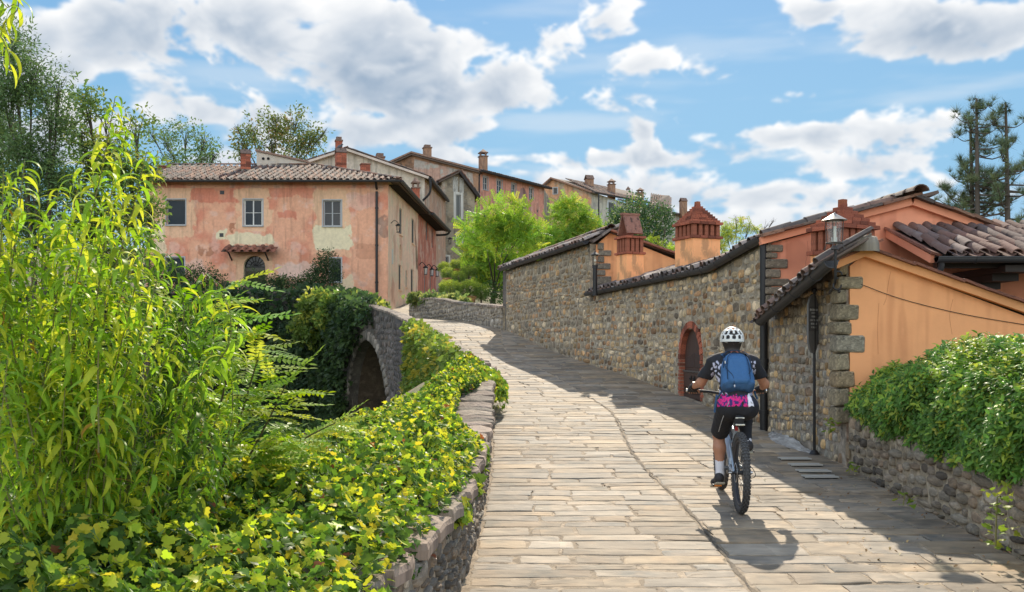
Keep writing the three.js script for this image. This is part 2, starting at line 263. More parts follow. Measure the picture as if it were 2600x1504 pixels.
{ // paving: courses of long slabs across the street, in two fields that meet along a seam
  seed(101);
  const seam = (Z) => 1.62 + .05 * Math.sin(Z * .9) - sst(16, 30, Z) * 2.0 - sst(30, 50, Z) * 3;
  const list = [], tones = [];
  for (let i = 0; i < 26; i++) { const v = R(.165, .29), w = R(-1, 1); tones.push(C(v * (1.06 + .08 * w), v * (.99 + .005 * w), v * (.87 - .1 * w))); }
  const slab = (quad, lift) => {                             // quad: four plan corners [x, Z] in order
    const pts = []; const N = 4;
    for (let e = 0; e < 4; e++) { const a = quad[e], b = quad[(e + 1) % 4]; for (let k = 0; k < N; k++) { const t = (k + (k === 0 ? .0 : R(-.2, .2))) / N; pts.push([lerp(a[0], b[0], t), lerp(a[1], b[1], t), k === 0]); } }
    const cx = quad.reduce((s, q) => s + q[0], 0) / 4, cz = quad.reduce((s, q) => s + q[1], 0) / 4, p = [], uv = [], idx = [], n = pts.length, tx = R(-.005, .005), tz = R(-.007, .007);
    const w = Math.abs(quad[1][0] - quad[0][0]), d = Math.abs(quad[2][1] - quad[1][1]), ox = R(0, 9), oz = R(0, 9), up = (x, z) => gz(z) + lift + (x - cx) * tx + (z - cz) * tz;
    const ring = (ins, dy) => pts.forEach(([x, z, corner]) => { const k = corner ? 1.7 : 1, ix = clamp(1 - ins * k / (w * .5), .2, 1), iz = clamp(1 - ins * k / (d * .5), .2, 1), X = cx + (x - cx) * ix, Z = cz + (z - cz) * iz; p.push(X, up(X, Z) + dy, -Z); uv.push(X + ox, Z * 1 + oz); });
    const j = () => R(-.004, .004), ej = pts.map(() => [R(-.009, .009), R(-.009, .009)]);
    ring(.0, -.07); ring(.002, -.006); ring(.010 + R(0, .006), -.0005); ring(.04, .001);
    for (let k = 0; k < p.length / 3; k++) { const q = ej[k % n]; p[k * 3] += q[0]; p[k * 3 + 2] += q[1]; } for (let k = n; k < p.length / 3; k++) { p[k * 3] += j() * .5; p[k * 3 + 2] += j() * .5; p[k * 3 + 1] += R(-.0012, .0012); }
    p.push(cx, up(cx, cz) + R(-.002, .004), -cz); uv.push(cx + ox, cz + oz);
    for (let r = 0; r < 3; r++) for (let k = 0; k < n; k++) { const a = r * n + k, b = r * n + (k + 1) % n; idx.push(a, b, a + n, b, b + n, a + n); }
    for (let k = 0; k < n; k++) idx.push(3 * n + k, 3 * n + (k + 1) % n, 4 * n);
    const g = raw(p, idx, uv).toNonIndexed(); g.computeVertexNormals(); return g;
  };
  const wav = (z, x) => z + .045 * n2(x * .8 + 5, z * 1.3) + .012 * n2(x * 3.3, z * 2);
  for (const field of [0, 1]) {
    let Z = 3.6 + field * .1;
    while (Z < 112) {
      const far = Z > 40, zc0 = Z, h = far ? R(.45, .6) : zc0 > 22 ? R(.24, .38) : R(.17, .30) + (rnd() < .25 ? R(.03, .12) : 0), zc = Z + h / 2;
      const a = field ? seam(zc) + .012 : xl(zc) + .03, b = field ? xr(zc) - .04 : Math.min(seam(zc) - .012, xr(zc) - .2); let x = a;
      if (b - a < .3) { Z += h; continue; }
      while (x < b - .02) {
        let w = far ? R(.9, 1.6) : R(.3, .8) + (rnd() < .15 ? .25 : 0); if (b - x - w < .26) w = b - x;
        const sk = .5 * (xl(Z + h) - xl(Z)), gap = .005 + R(0, .008), s0 = 0, s1 = field ? .06 * (x - 1.6) : 0, q = (dx, dz) => [x + dx * w + (dx ? -gap : gap) + (dz - .5) * 2 * sk * .9 + R(-.016, .016), wav(Z + dz * h, x + dx * w) + (dz ? -gap : gap) + s1 * .5 + R(-.010, .010)];
        const quad = [q(0, 0), q(1, 0), q(1, 1), q(0, 1)];
        list.push({ g: slab(quad, R(-.002, .004)), m: new THREE.Matrix4(), k: RI(tones.length), c: new V3(x + w / 2, gz(zc), -zc) });
        x += w;
      }
      Z += h;
    }
  }
  { const p = [], uv = [], idx = []; let n = 0; for (let z = 3; z < 19; z += .12) { const w = (.011 + .012 * n2(z * 2.3, 4)) * sst(19, 15, z) + .0015, x = seam(z) + .012 * n2(z * 3, 9); for (const s of [-1, 1]) { p.push(x + s * w, gz(z) - .0008, -z); uv.push(x + s * w, z); } if (n++) { const k = n * 2 - 4; idx.push(k, k + 1, k + 2, k + 1, k + 3, k + 2); } } part('seam_dirt', raw(p, idx, uv), std(C(.20, .155, .105), { map: again(T.rockC, .5), bumpMap: again(T.rockB, .3), bumpScale: .01 }), ROAD); }
  pieces(ROAD, 'paving_stone', M.slab, tones, list, 'paving');
}

// ---------------------------------------------------------------- rubble walls
class Path {                                                // a plan line; u runs along it in metres, the outside lies to the left of the way from near to far (SIDE 1) or to its right (-1)
  constructor(pts, side = 1, smooth = true) {
    this.side = side; this.q = [];
    const c = smooth ? new THREE.CatmullRomCurve3(pts.map(([x, Z]) => new V3(x, 0, -Z)), false, 'centripetal') : null;
    const raw_ = smooth ? c.getPoints(pts.length * 12) : pts.map(([x, Z]) => new V3(x, 0, -Z));
    let u = 0; raw_.forEach((p, i) => { if (i) u += p.distanceTo(raw_[i - 1]); this.q.push([u, p]); }); this.L = u;
  }
  at(u) { const q = this.q; let i = 0; while (i < q.length - 2 && u > q[i + 1][0]) i++; const [u0, a] = q[i], [u1, b] = q[i + 1], p = new V3().lerpVectors(a, b, (u - u0) / (u1 - u0)), t = new V3().subVectors(b, a).normalize(), n = new V3(t.z, 0, -t.x).multiplyScalar(this.side); return { p, t, n }; }
  uOfPx(px) { let b = 0, bd = 1e9; for (let u = 0; u <= this.L; u += .01) { const { p } = this.at(u), d = Math.abs(HX + F * p.x / -p.z - px); if (d < bd) { bd = d; b = u; } } return b; }
  uOfZ(Z) { let b = 0, bd = 1e9; for (let u = 0; u <= this.L; u += .02) { const d = Math.abs(-this.at(u).p.z - Z); if (d < bd) { bd = d; b = u; } } return b; }
  see(u, v) { return this.at(u).p.clone().setY(v); }
}
function slabWall(path, lo, hi, thick, step = .25, u0 = 0, u1 = path.L) {   // a wall of even thickness between two heights that may change along it
  const p = [], uv = [], idx = []; let n = 0; const rows = 7;
  const N = Math.max(1, Math.ceil((u1 - u0) / step));
  for (let i = 0; i <= N; i++) { const u = lerp(u0, u1, i / N), { p: q, n: nn } = path.at(u), a = lo(u), b = hi(u);
    for (let k = 0; k < rows; k++) { const y = lerp(a, b, k / (rows - 1)); p.push(q.x, y, q.z); uv.push(u, y); }
    for (const y of [b, a]) { p.push(q.x - nn.x * thick, y, q.z - nn.z * thick); uv.push(u + thick, y + .3); } n++; }
  const K = rows + 2;
  for (let i = 0; i < n - 1; i++) for (let k = 0; k < K - 1; k++) { const a = i * K + k; idx.push(a, a + 1, a + K, a + 1, a + K + 1, a + K); }
  for (const i of [0, n - 1]) { const a = i * K; for (let k = 1; k < K - 1; k++) idx.push(a, a + k, a + k + 1); }
  return raw(p, idx, uv);
}
const STONES = [];                                          // shapes that all rubble shares
{ seed(55);
  for (let s = 0; s < 16; s++) {
    const n = 9, p = [], idx = [], uv = [], ox = R(0, 5), oy = R(0, 5), jag = Array.from({ length: n }, () => R(.8, 1.06)), rot = R(-.2, .2), sq = R(3.4, 8);
    const ring = (k, z, jz) => { for (let i = 0; i < n; i++) { const a = TAU * i / n + rot, c = Math.cos(a), d = Math.sin(a), r = .5 / Math.pow(Math.pow(Math.abs(c), sq) + Math.pow(Math.abs(d), sq), 1 / sq) * jag[i] * k; p.push(r * c, r * d, z + R(-jz, jz)); uv.push(r * c * .3 + ox, r * d * .2 + oy); } };
    ring(1, -.6, 0); ring(.985, .2, .06); ring(.86, .82, .1); ring(.45, 1.0, .14); p.push(R(-.1, .1), R(-.1, .1), R(.88, 1.12)); uv.push(ox, oy);
    for (let r = 0; r < 3; r++) for (let i = 0; i < n; i++) { const a = r * n + i, b = r * n + (i + 1) % n; idx.push(a, b, a + n, b, b + n, a + n); }
    for (let i = 0; i < n; i++) idx.push(3 * n + i, 3 * n + (i + 1) % n, 4 * n);
    STONES.push(raw(p, idx, uv));
  }
}
function stoneTones(sd, list) { seed(sd); return Array.from({ length: 24 }, () => { const [r, g, b] = pick(list), v = R(.75, 1.7); return C(r * v, g * v, b * v); }); }
const TONE_WARM = [[.38, .27, .15], [.43, .315, .175], [.34, .27, .17], [.29, .25, .185], [.40, .255, .13], [.44, .355, .245], [.24, .195, .14], [.36, .215, .115], [.28, .25, .2], [.19, .155, .115]];
const TONE_PALE = [[.36, .29, .19], [.40, .33, .23], [.32, .27, .2], [.30, .29, .26], [.42, .29, .15], [.38, .35, .29], [.28, .255, .21], [.34, .24, .16]];
const TONE_GREY = [[.25, .225, .19], [.30, .27, .23], [.21, .19, .165], [.27, .235, .19], [.34, .31, .27], [.18, .165, .145], [.26, .21, .16]];
function rubble(parent, path, lo, hi, o) {                  // courses of stones on the face of a wall
  seed(o.seed); const list = [], tones = stoneTones(o.seed + 1, o.tones).sort((x, y) => x.g - y.g), q = new THREE.Quaternion(), B = new THREE.Matrix4(), u0 = o.u0 ?? 0, u1 = o.u1 ?? path.L;
  let vmin = 1e9, vmax = -1e9; for (let u = u0; u <= u1; u += .2) { vmin = Math.min(vmin, lo(u)); vmax = Math.max(vmax, hi(u)); }
  for (let v = vmin - .1; v < vmax;) {
    const h = rnd() < .2 ? R(o.h[0] * .6, o.h[0]) : R(o.h[0], o.h[1]); let u = u0 - R(0, .1);
    while (u < u1) {
      const w = Math.max(h * .6, R(o.w[0], o.w[1]) * (rnd() < .15 ? 1.5 : 1)), uc = u + w / 2, wave = .09 * fbm2(uc * .7, v * .9 + o.seed, 2), vc = v + h / 2 + wave + R(-.008, .008); u += w;
      const ws = w * R(.8, 1) - .014, hs = h * R(.72, 1.1) - .01;
      if (uc < u0 + ws * .2 || uc > u1 - ws * .2 || vc - hs * .3 < lo(uc) || vc + hs * .42 > hi(uc)) continue;
      if (o.skip && o.skip(uc, vc, ws, hs)) continue;
      const { p, t, n } = path.at(uc), d = R(.012, .034) * (o.deep ?? 1);
      B.makeBasis(t.clone().multiplyScalar(o.flip ? -1 : 1), new V3(0, 1, 0), n); if (B.determinant() < 0) B.makeBasis(t.clone().negate(), new V3(0, 1, 0), n);
      q.setFromRotationMatrix(B).multiply(new THREE.Quaternion().setFromEuler(new THREE.Euler(R(-.05, .05), R(-.06, .06), R(-.07, .07))));
      list.push({ g: pick(STONES), m: mat4(new V3(p.x, vc, p.z).addScaledVector(n, -.004), q, new V3(ws * 1.02, hs * 1.02, d)), k: clamp(Math.floor((.5 + .62 * fbm2(uc * .45 + o.seed, vc * .8, 3) + R(-.42, .42)) * tones.length), 0, tones.length - 1), size: Math.sqrt(ws * hs) * 5 });
    }
    v += h;
  }
  pieces(parent, 'stone', M.stone, tones, list, 'rubble', o.most ?? 300);
}
const FLAGS = [];                                           // flatter, sharper stones for wall tops
{ seed(57);
  for (let s = 0; s < 8; s++) { const n = 10, p = [], idx = [], uv = [], ox = R(0, 5), oy = R(0, 5), jag = Array.from({ length: n }, () => R(.9, 1.05)); const ring = (k, z, jz) => { for (let i = 0; i < n; i++) { const a = TAU * i / n + .2, c = Math.cos(a), d = Math.sin(a), r = .5 / Math.pow(Math.pow(Math.abs(c), 9) + Math.pow(Math.abs(d), 9), 1 / 9) * jag[i] * k; p.push(r * c, r * d, z + R(-jz, jz)); uv.push(r * c * .5 + ox, r * d * .5 + oy); } };
    ring(1, -.6, 0); ring(1.0, .25, .1); ring(.955, .75, .14); ring(.6, .85, .18); p.push(0, 0, R(.75, 1)); uv.push(ox, oy); for (let r = 0; r < 3; r++) for (let i = 0; i < n; i++) { const a = r * n + i, b = r * n + (i + 1) % n; idx.push(a, b, a + n, b, b + n, a + n); } for (let i = 0; i < n; i++) idx.push(3 * n + i, 3 * n + (i + 1) % n, 4 * n); const g = raw(p, idx, uv).toNonIndexed(); g.computeVertexNormals(); FLAGS.push(g); }
}
function coping(parent, path, y, width, o = {}) {           // flat capping stones
  seed(o.seed ?? 5); const list = [], tones = stoneTones((o.seed ?? 5) + 1, [[.22, .185, .155], [.25, .21, .175], [.19, .165, .14], [.24, .19, .16]]);
  for (let u = o.u0 ?? 0; u < (o.u1 ?? path.L) - .05;) {
    const w = Math.min(R(.28, .6), (o.u1 ?? path.L) - u), { p, t, n } = path.at(u + w / 2), g = pick(FLAGS), B = new THREE.Matrix4().makeBasis(t, new V3(0, 1, 0).cross(t), new V3(0, 1, 0));
    const slope = Math.atan2(y(u + w) - y(u), w), q = new THREE.Quaternion().setFromRotationMatrix(B).multiply(new THREE.Quaternion().setFromEuler(new THREE.Euler(R(-.03, .03), -slope + R(-.02, .02), R(-.03, .03))));
    list.push({ g, m: mat4(p.clone().addScaledVector(n, -width / 2 + .04).setY(y(u + w / 2) - .02), q, new V3(w * 1.03, width + R(.0, .1), .06)), k: RI(tones.length) }); u += w;
  }
  pieces(parent, 'coping_stone', M.stone, tones, list, 'coping');
}

// near parapet on the valley side of the street, mostly under ivy
{
  const path = new Path([[-1.2, -3], [-.66, 3.4], [-.46, 5], [-.34, 6.6], [-.29, 9], [-.28, 11], [-.33, 14], [-.36, 17.6]], -1), w = thing('parapet_wall', 'low rubble parapet wall under yellow-green ivy beside the sunlit paving', 'wall');
  const top = (u) => { const Z = -path.at(u).p.z; return gz(Z) + lerp(.6, .62, sst(10, 16, Z)) + .015 * n2(u * 2, 1); }, lo = (u) => gz(-path.at(u).p.z) - .1;
  part('masonry', slabWall(path, (u) => lo(u) - .4, (u) => top(u) - .05, .45), M.mortar, w);
  rubble(w, path, lo, (u) => top(u) - .03, { seed: 61, h: [.06, .13], w: [.08, .22], tones: TONE_GREY, deep: 1.15, u0: path.uOfZ(3) });
  coping(w, path, top, .46, { seed: 63, u0: path.uOfZ(3) });
}
// low wall that carries the hedge
{
  const path = new Path([[3.45, -4], [3.75, 5], [3.9, 8], [4.07, 11.42]], 1), w = thing('retaining_wall', 'low dark mossy rubble wall holding up the clipped glossy hedge', 'wall');
  const top = (u) => gz(-path.at(u).p.z) + .62 + .03 * n2(u, 3), lo = (u) => gz(-path.at(u).p.z) - .06;
  part('masonry', slabWall(path, (u) => lo(u) - .4, top, .5), M.mortar, w);
  rubble(w, path, lo, top, { seed: 71, h: [.09, .19], w: [.12, .3], tones: [[.21, .18, .14], [.26, .22, .175], [.17, .145, .115], [.30, .27, .225], [.22, .17, .125], [.14, .12, .10]], deep: 1.4, u0: path.uOfZ(3.6) });
}
// ---------------------------------------------------------------- bridge
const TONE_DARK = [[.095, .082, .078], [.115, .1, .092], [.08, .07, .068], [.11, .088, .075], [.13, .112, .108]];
const BR = thing('stone_bridge', 'old humpbacked stone bridge with one dark arch half grown over with ivy', 'bridge');
{
  const pts = [[-.78, 17.4], [-1.02, 18.7], [-1.62, 21.5], [-3.15, 29.3], [-4.5, 36]];
  const path = new Path(pts, -1), outer = new Path(pts, 1);
  const Yk = tab([[17.4, 1.25], [18.7, 1.31], [21.5, 1.57], [29.3, 2.25], [36, 2.72]]), top = (u) => Yk(-path.at(u).p.z);
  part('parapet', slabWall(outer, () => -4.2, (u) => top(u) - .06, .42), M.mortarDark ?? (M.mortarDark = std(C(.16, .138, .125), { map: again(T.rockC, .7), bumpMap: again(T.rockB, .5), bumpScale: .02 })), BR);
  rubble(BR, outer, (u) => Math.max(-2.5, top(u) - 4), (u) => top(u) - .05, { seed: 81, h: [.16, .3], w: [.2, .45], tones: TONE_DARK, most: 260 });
  const pin = new Path(pts.map(([x, Z]) => [x + .42, Z]), -1);
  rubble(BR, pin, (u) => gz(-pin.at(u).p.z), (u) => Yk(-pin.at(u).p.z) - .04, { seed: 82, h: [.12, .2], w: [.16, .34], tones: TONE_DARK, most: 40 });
  coping(BR, outer, top, .46, { seed: 83 });
  // spandrel with the arch: a flat panel from A to B
  const A = new V3(-4.5, 0, -36), Bp = new V3(-8.4, 0, -46), U = new V3().subVectors(Bp, A), L = U.length(); U.normalize(); const N = new V3(U.z, 0, -U.x); if (N.x > 0) N.negate();
  const B = new THREE.Matrix4().makeBasis(U, new V3(0, 1, 0), new V3().crossVectors(U, new V3(0, 1, 0))); B.setPosition(A);
  const out = Math.sign(new V3().crossVectors(U, new V3(0, 1, 0)).dot(N));
  const uc = 4.75, rad = 4.1, spring = -2.35, sh = new THREE.Shape(); sh.moveTo(0, -4.2); sh.lineTo(uc - rad, -4.2); sh.lineTo(uc - rad, spring); sh.absarc(uc, spring, rad, Math.PI, 0, true); sh.lineTo(uc + rad, -4.2); sh.lineTo(L, -4.2); sh.lineTo(L, 3.9); sh.lineTo(4.2, 3.18); sh.lineTo(0, 2.66); sh.closePath();
  const hole = (top) => { const s = new THREE.Shape(); s.moveTo(0, -4.2); s.lineTo(uc - rad, -4.2); s.lineTo(uc - rad, spring); s.absarc(uc, spring, rad, Math.PI, 0, true); s.lineTo(uc + rad, -4.2); s.lineTo(L, -4.2); s.lineTo(L, top); s.lineTo(0, top); s.closePath(); return s; };
  const ex = (s, d, off) => { const g = new THREE.ExtrudeGeometry(s, { depth: d, bevelEnabled: false, curveSegments: 28 }); g.translate(0, 0, out > 0 ? -d - off : off); return g.applyMatrix4(B); };
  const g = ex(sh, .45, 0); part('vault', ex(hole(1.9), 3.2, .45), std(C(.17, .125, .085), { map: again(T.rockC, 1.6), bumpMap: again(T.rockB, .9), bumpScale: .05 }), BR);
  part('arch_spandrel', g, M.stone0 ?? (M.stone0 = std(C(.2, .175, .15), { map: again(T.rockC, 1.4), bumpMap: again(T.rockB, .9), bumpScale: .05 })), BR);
  const flat = new Path([[-4.5, 36], [-8.4, 46]], 1, false);
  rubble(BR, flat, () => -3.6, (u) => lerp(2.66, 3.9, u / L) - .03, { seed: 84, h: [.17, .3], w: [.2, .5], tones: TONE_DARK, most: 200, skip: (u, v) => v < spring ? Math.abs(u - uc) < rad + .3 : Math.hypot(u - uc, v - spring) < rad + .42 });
  seed(85); const vt = stoneTones(86, [[.19, .17, .15], [.16, .145, .13], [.22, .19, .17]]), vs = [];
  for (let a = 0; a < 34; a++) { const th = Math.PI * (a + .5) / 34, r = rad + .2, c = A.clone().addScaledVector(U, uc + r * Math.cos(th)).setY(spring + r * Math.sin(th)); const q = new THREE.Quaternion().setFromRotationMatrix(new THREE.Matrix4().makeBasis(U.clone().multiplyScalar(out), new V3(0, 1, 0), N)).multiply(new THREE.Quaternion().setFromAxisAngle(new V3(0, 0, 1), out * (th - Math.PI / 2))); vs.push({ g: pick(STONES), m: mat4(c.addScaledVector(N, .01), q, new V3(.37, .46, .07)), k: RI(24) }); }
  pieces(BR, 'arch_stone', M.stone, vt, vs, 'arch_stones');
  const cp = new Path([[-4.5, 36], [-8.4, 46]], 1, false); coping(BR, cp, (u) => lerp(2.72, 3.95, u / L), .5, { seed: 87 });
}
// retaining wall of the terrace in front of the house
{
  const path = new Path([[-8.4, 46], [-9.6, 47], [-12, 47.9], [-22, 48], [-34, 47]], 1), w = thing('terrace_wall', 'tall ivy-hung terrace wall below the pink house front', 'wall'), top = (u) => tab([[0, 3.9], [1.6, 4.1], [4, 4.18], [30, 4.2]])(u);
  part('masonry', slabWall(path, () => -4, top, .6, .5), M.stone0, w); coping(w, path, top, .62, { seed: 91, u1: 18 });
}
// parapet on the far side of the bridge, from the stone building to the crest
{
  const path = new Path([[-.3, 31.1], [-1.0, 34], [-2.38, 41], [-4.0, 46.8], [-5.45, 50]], 1), w = thing('bridge_parapet', 'curving rubble parapet between the stone outbuilding and the crest of the bridge', 'wall');
  const top = (u) => { const Z = -path.at(u).p.z; return tab([[31, 2.82], [34, 3.0], [41, 3.38], [46, 3.78], [50, 4.0]])(Z); }, lo = (u) => gz(-path.at(u).p.z) - .05;
  part('masonry', slabWall(path, (u) => lo(u) - 5, (u) => top(u) - .05, .5), M.mortar, w);
  rubble(w, path, lo, (u) => top(u) - .04, { seed: 95, h: [.13, .24], w: [.16, .42], tones: TONE_GREY, deep: 1.3 });
  coping(w, path, top, .5, { seed: 96 });
}

// ---------------------------------------------------------------- plane walls, roofs, gutters
class Pl {                                                  // an upright plane through two plan points, A left of B as seen from the street
  constructor(A, B) { this.O = new V3(A[0], 0, -A[1]); this.U = new V3(B[0] - A[0], 0, -(B[1] - A[1])); this.L = this.U.length(); this.U.normalize(); this.N = new V3().crossVectors(this.U, new V3(0, 1, 0)); this.M = new THREE.Matrix4().makeBasis(this.U, new V3(0, 1, 0), this.N).setPosition(this.O); }
  uv(px, py) { const d = new V3((px - HX) / F, (HY - py) / F, -1), e = new V3(0, EYE, 0), t = this.N.dot(new V3().subVectors(this.O, e)) / this.N.dot(d), h = e.addScaledVector(d, t); return [new V3().subVectors(h, this.O).dot(this.U), h.y]; }
  at(u, v, n = 0) { return this.O.clone().addScaledVector(this.U, u).addScaledVector(this.N, n).setY(v); }
  put(g) { return g.applyMatrix4(this.M); }
}
function wallGeo(pl, outline, holes = [], depth = .35) {
  const s = new THREE.Shape(outline.map(([u, v]) => new THREE.Vector2(u, v)));
  for (const h of holes) { const q = new THREE.Path(); const [u0, v0, u1, v1, arch] = h; if (arch) { const r = (u1 - u0) / 2; q.moveTo(u0, v0); q.lineTo(u1, v0); q.lineTo(u1, v1 - r); q.absarc((u0 + u1) / 2, v1 - r, r, 0, Math.PI, false); q.lineTo(u0, v0); } else { q.moveTo(u0, v0); q.lineTo(u1, v0); q.lineTo(u1, v1); q.lineTo(u0, v1); q.lineTo(u0, v0); } s.holes.push(q); }
  const g = new THREE.ExtrudeGeometry(s, { depth, bevelEnabled: false, curveSegments: 10 }); g.translate(0, 0, -depth); return pl.put(g);
}
function sweep(pts, prof, closed = true, ref = new V3(0, 1, 0)) {          // drags a section [side, up] along a line
  const p = [], uv = [], idx = [], K = prof.length; let u = 0;
  pts.forEach((q, i) => { const a = pts[Math.max(0, i - 1)], b = pts[Math.min(pts.length - 1, i + 1)], t = new V3().subVectors(b, a).normalize(), s = new V3().crossVectors(t, ref).normalize(), up = new V3().crossVectors(s, t); if (i) u += q.distanceTo(pts[i - 1]); prof.forEach(([x, y], k) => { const v = q.clone().addScaledVector(s, x).addScaledVector(up, y); p.push(v.x, v.y, v.z); uv.push(u, k * .1); }); });
  const E = closed ? K : K - 1;
  for (let i = 0; i < pts.length - 1; i++) for (let k = 0; k < E; k++) { const a = i * K + k, b = i * K + (k + 1) % K; idx.push(a, b, a + K, b, b + K, a + K); }
  if (closed) for (const i of [0, pts.length - 1]) for (let k = 1; k < K - 1; k++) idx.push(i * K, i * K + k, i * K + k + 1);
  const g = raw(p, idx, uv).toNonIndexed(); g.computeVertexNormals(); return g;
}
M.clay = std(C(.12, .085, .065), { roughness: .95 });
const rect = (w, h, x = 0, y = 0) => [[x - w / 2, y], [x + w / 2, y], [x + w / 2, y + h], [x - w / 2, y + h]];
const halfRound = (r, n = 8, th = .008) => { const o = []; for (let i = 0; i <= n; i++) { const a = Math.PI + Math.PI * i / n; o.push([r * Math.cos(a), r * Math.sin(a)]); } o.push([r + .012, .012], [r + .012, .0], [r - th, 0]); for (let i = n; i >= 0; i--) { const a = Math.PI + Math.PI * i / n; o.push([(r - th) * Math.cos(a), (r - th) * Math.sin(a)]); } return o; };
function gutter(parent, pts, r = .075) {
  const g = [sweep(pts, halfRound(r))]; const c = new THREE.CatmullRomCurve3(pts, false, 'catmullrom', 0), L = c.getLength();
  for (let u = .5; u < L; u += .75) { const a = c.getPointAt(u / L), b = c.getPointAt(Math.min(1, u / L + .02 / L)); g.push(sweep([a, b], halfRound(r + .007))); }
  return part('gutter', mg(g), M.metal, parent);
}
function downpipe(parent, x, z, y0, y1, r, bands = []) { const g = [cyl(r, r, y1 - y0, 14, x, (y0 + y1) / 2, z)]; for (const y of bands) g.push(cyl(r * 1.28, r * 1.28, .06, 14, x, y, z), cyl(r * 1.12, r * 1.12, .12, 14, x, y - .07, z)); return part('downpipe', mg(g), M.iron, parent); }
const TILES = []; const PAN = [];
{ seed(201);
  for (let s = 0; s < 6; s++) { const L = .47, n = 7, th = .014, r0 = R(.086, .094), r1 = R(.066, .074), p = [], uv = [], idx = [], bow = R(-.006, .008), ox = R(0, 3), oy = R(0, 3);
    const arc = (z, r, lift) => { for (let i = 0; i <= n; i++) { const a = Math.PI * (i / n); p.push(-r * Math.cos(a), r * .92 * Math.sin(a) + lift, z); uv.push(ox + i * .03, oy + z); } };
    arc(L / 2, r0, 0); arc(0, (r0 + r1) / 2, bow + .012); arc(-L / 2, r1, .026); arc(L / 2, r0, 0); arc(L / 2, r0 - th, 0); arc(L / 2, r0 - th, 0); arc(-L / 2, r1 - th, .026);
    const K = n + 1, q = (a, b) => { for (let i = 0; i < n; i++) idx.push(a * K + i, a * K + i + 1, b * K + i, a * K + i + 1, b * K + i + 1, b * K + i); };
    q(0, 1); q(1, 2); q(4, 3); q(6, 5); TILES.push(raw(p, idx, uv));
  }
}
const TILE_TONES = (() => { seed(202); const l = [[.28, .15, .10], [.24, .135, .095], [.22, .17, .135], [.19, .16, .14], [.30, .17, .11], [.15, .125, .11], [.26, .20, .165], [.33, .19, .125], [.23, .21, .19]]; return Array.from({ length: 30 }, () => { const [r, g, b] = pick(l), v = R(.5, 1.05); return C(r * v, g * v, b * v); }); })();
const TILE_DARK = (() => { seed(205); return Array.from({ length: 24 }, () => { const v = R(.5, 1.15), w = R(0, 1); return C(lerp(.17, .19, w) * v, lerp(.135, .105, w) * v, lerp(.125, .08, w) * v); }); })();
const TILE_GREY = (() => { seed(204); const l = [[.30, .265, .24], [.20, .175, .16], [.36, .325, .295], [.25, .175, .14], [.15, .13, .12], [.28, .19, .15]]; return Array.from({ length: 24 }, () => { const [r, g, b] = pick(l), v = R(.55, 1.15); return C(r * v, g * v, b * v); }); })();
const TILE_RED = (() => { seed(203); return Array.from({ length: 20 }, () => { const v = R(.6, 1.15); return C(.32 * v, .135 * v, .085 * v); }); })();
// Barrel tiles over a slope. EAVE(s) gives {p, t (along the eave), up (up the slope)} for s metres along the eave.
function tiles(parent, eave, W, len, o = {}) {
  seed(o.seed ?? 210); const list = [], pans = new Acc(), dx = o.dx ?? .34, sx = o.sx ?? dx / .205 * .74, dy = o.dy ?? .35, B = new THREE.Matrix4(), tones = o.tones ?? TILE_TONES, rot = new THREE.Quaternion();
  for (let s = dx / 2; s < W; s += dx) {
    const { p, t, up } = eave(s), n = new V3().crossVectors(up, t); let flip = 1; if (n.y < 0) { n.negate(); flip = -1; } const L = typeof len === 'function' ? len(s) : len;
    B.makeBasis(t.clone().multiplyScalar(-flip), n, up.clone().negate()); if (B.determinant() < 0) B.makeBasis(t.clone().multiplyScalar(flip), n, up.clone().negate());
    const base = new THREE.Quaternion().setFromRotationMatrix(B), wob = R(-.012, .012);
    for (let r = 0, y = .12; y < L; y += dy, r++) {
      if (o.skip && o.skip(s, y)) continue;
      const j = o.jit ?? 1;
      rot.copy(base).multiply(new THREE.Quaternion().setFromEuler(new THREE.Euler(R(-.03, .03) * j, R(-.05, .05) * j, R(-.06, .06) * j)));
      list.push({ g: pick(TILES), m: mat4(p.clone().addScaledVector(up, y + R(-.02, .02) * j).addScaledVector(n, .035 + R(-.004, .01) * j).addScaledVector(t, wob + R(-.012, .012) * j), rot.clone(), new V3(sx, Math.min(1.25, sx), 1)), k: RI(tones.length) });
      pans.add(TILES[r % 6], mat4(p.clone().addScaledVector(up, y - .03).addScaledVector(n, .045).addScaledVector(t, dx / 2), base.clone().multiply(new THREE.Quaternion().setFromEuler(new THREE.Euler(0, 0, Math.PI))), new V3(sx * 1.25, .5, 1)), tones[RI(tones.length)]);
    }
  }
  pieces(parent, 'tile', M.tile, tones, list, 'tile_covering', o.most ?? 300);
  stuff(part('pan_tiles', pans.geo(), vcOf(M.tile), parent));
}
function deck(parent, quad, mat = M.darkwood, th = .06) { const [a, b, c, d] = quad, n = new V3().crossVectors(new V3().subVectors(b, a), new V3().subVectors(d, a)).normalize(); if (n.y < 0) n.negate(); const p = []; for (const k of [0, -th]) for (const q of quad) { const v = q.clone().addScaledVector(n, k); p.push(v.x, v.y, v.z); } const g = raw(p, [0, 1, 2, 0, 2, 3, 4, 6, 5, 4, 7, 6, 0, 4, 5, 0, 5, 1, 1, 5, 6, 1, 6, 2, 2, 6, 7, 2, 7, 3, 3, 7, 4, 3, 4, 0]).toNonIndexed(); g.computeVertexNormals(); return part('roof', g, mat, parent); }
const BRICKS = [0, 1, 2, 3].map((k) => { seed(230 + k); const g = new RoundedBoxGeometry(1, 1, 1, 1, .06), p = g.attributes.position; for (let i = 0; i < p.count; i++) { const h = (x) => .025 * n3(p.getX(i) * 3 + k * 9, p.getY(i) * 3 + x, p.getZ(i) * 3); p.setXYZ(i, p.getX(i) + h(0), p.getY(i) + h(5), p.getZ(i) + h(9)); } return g; });
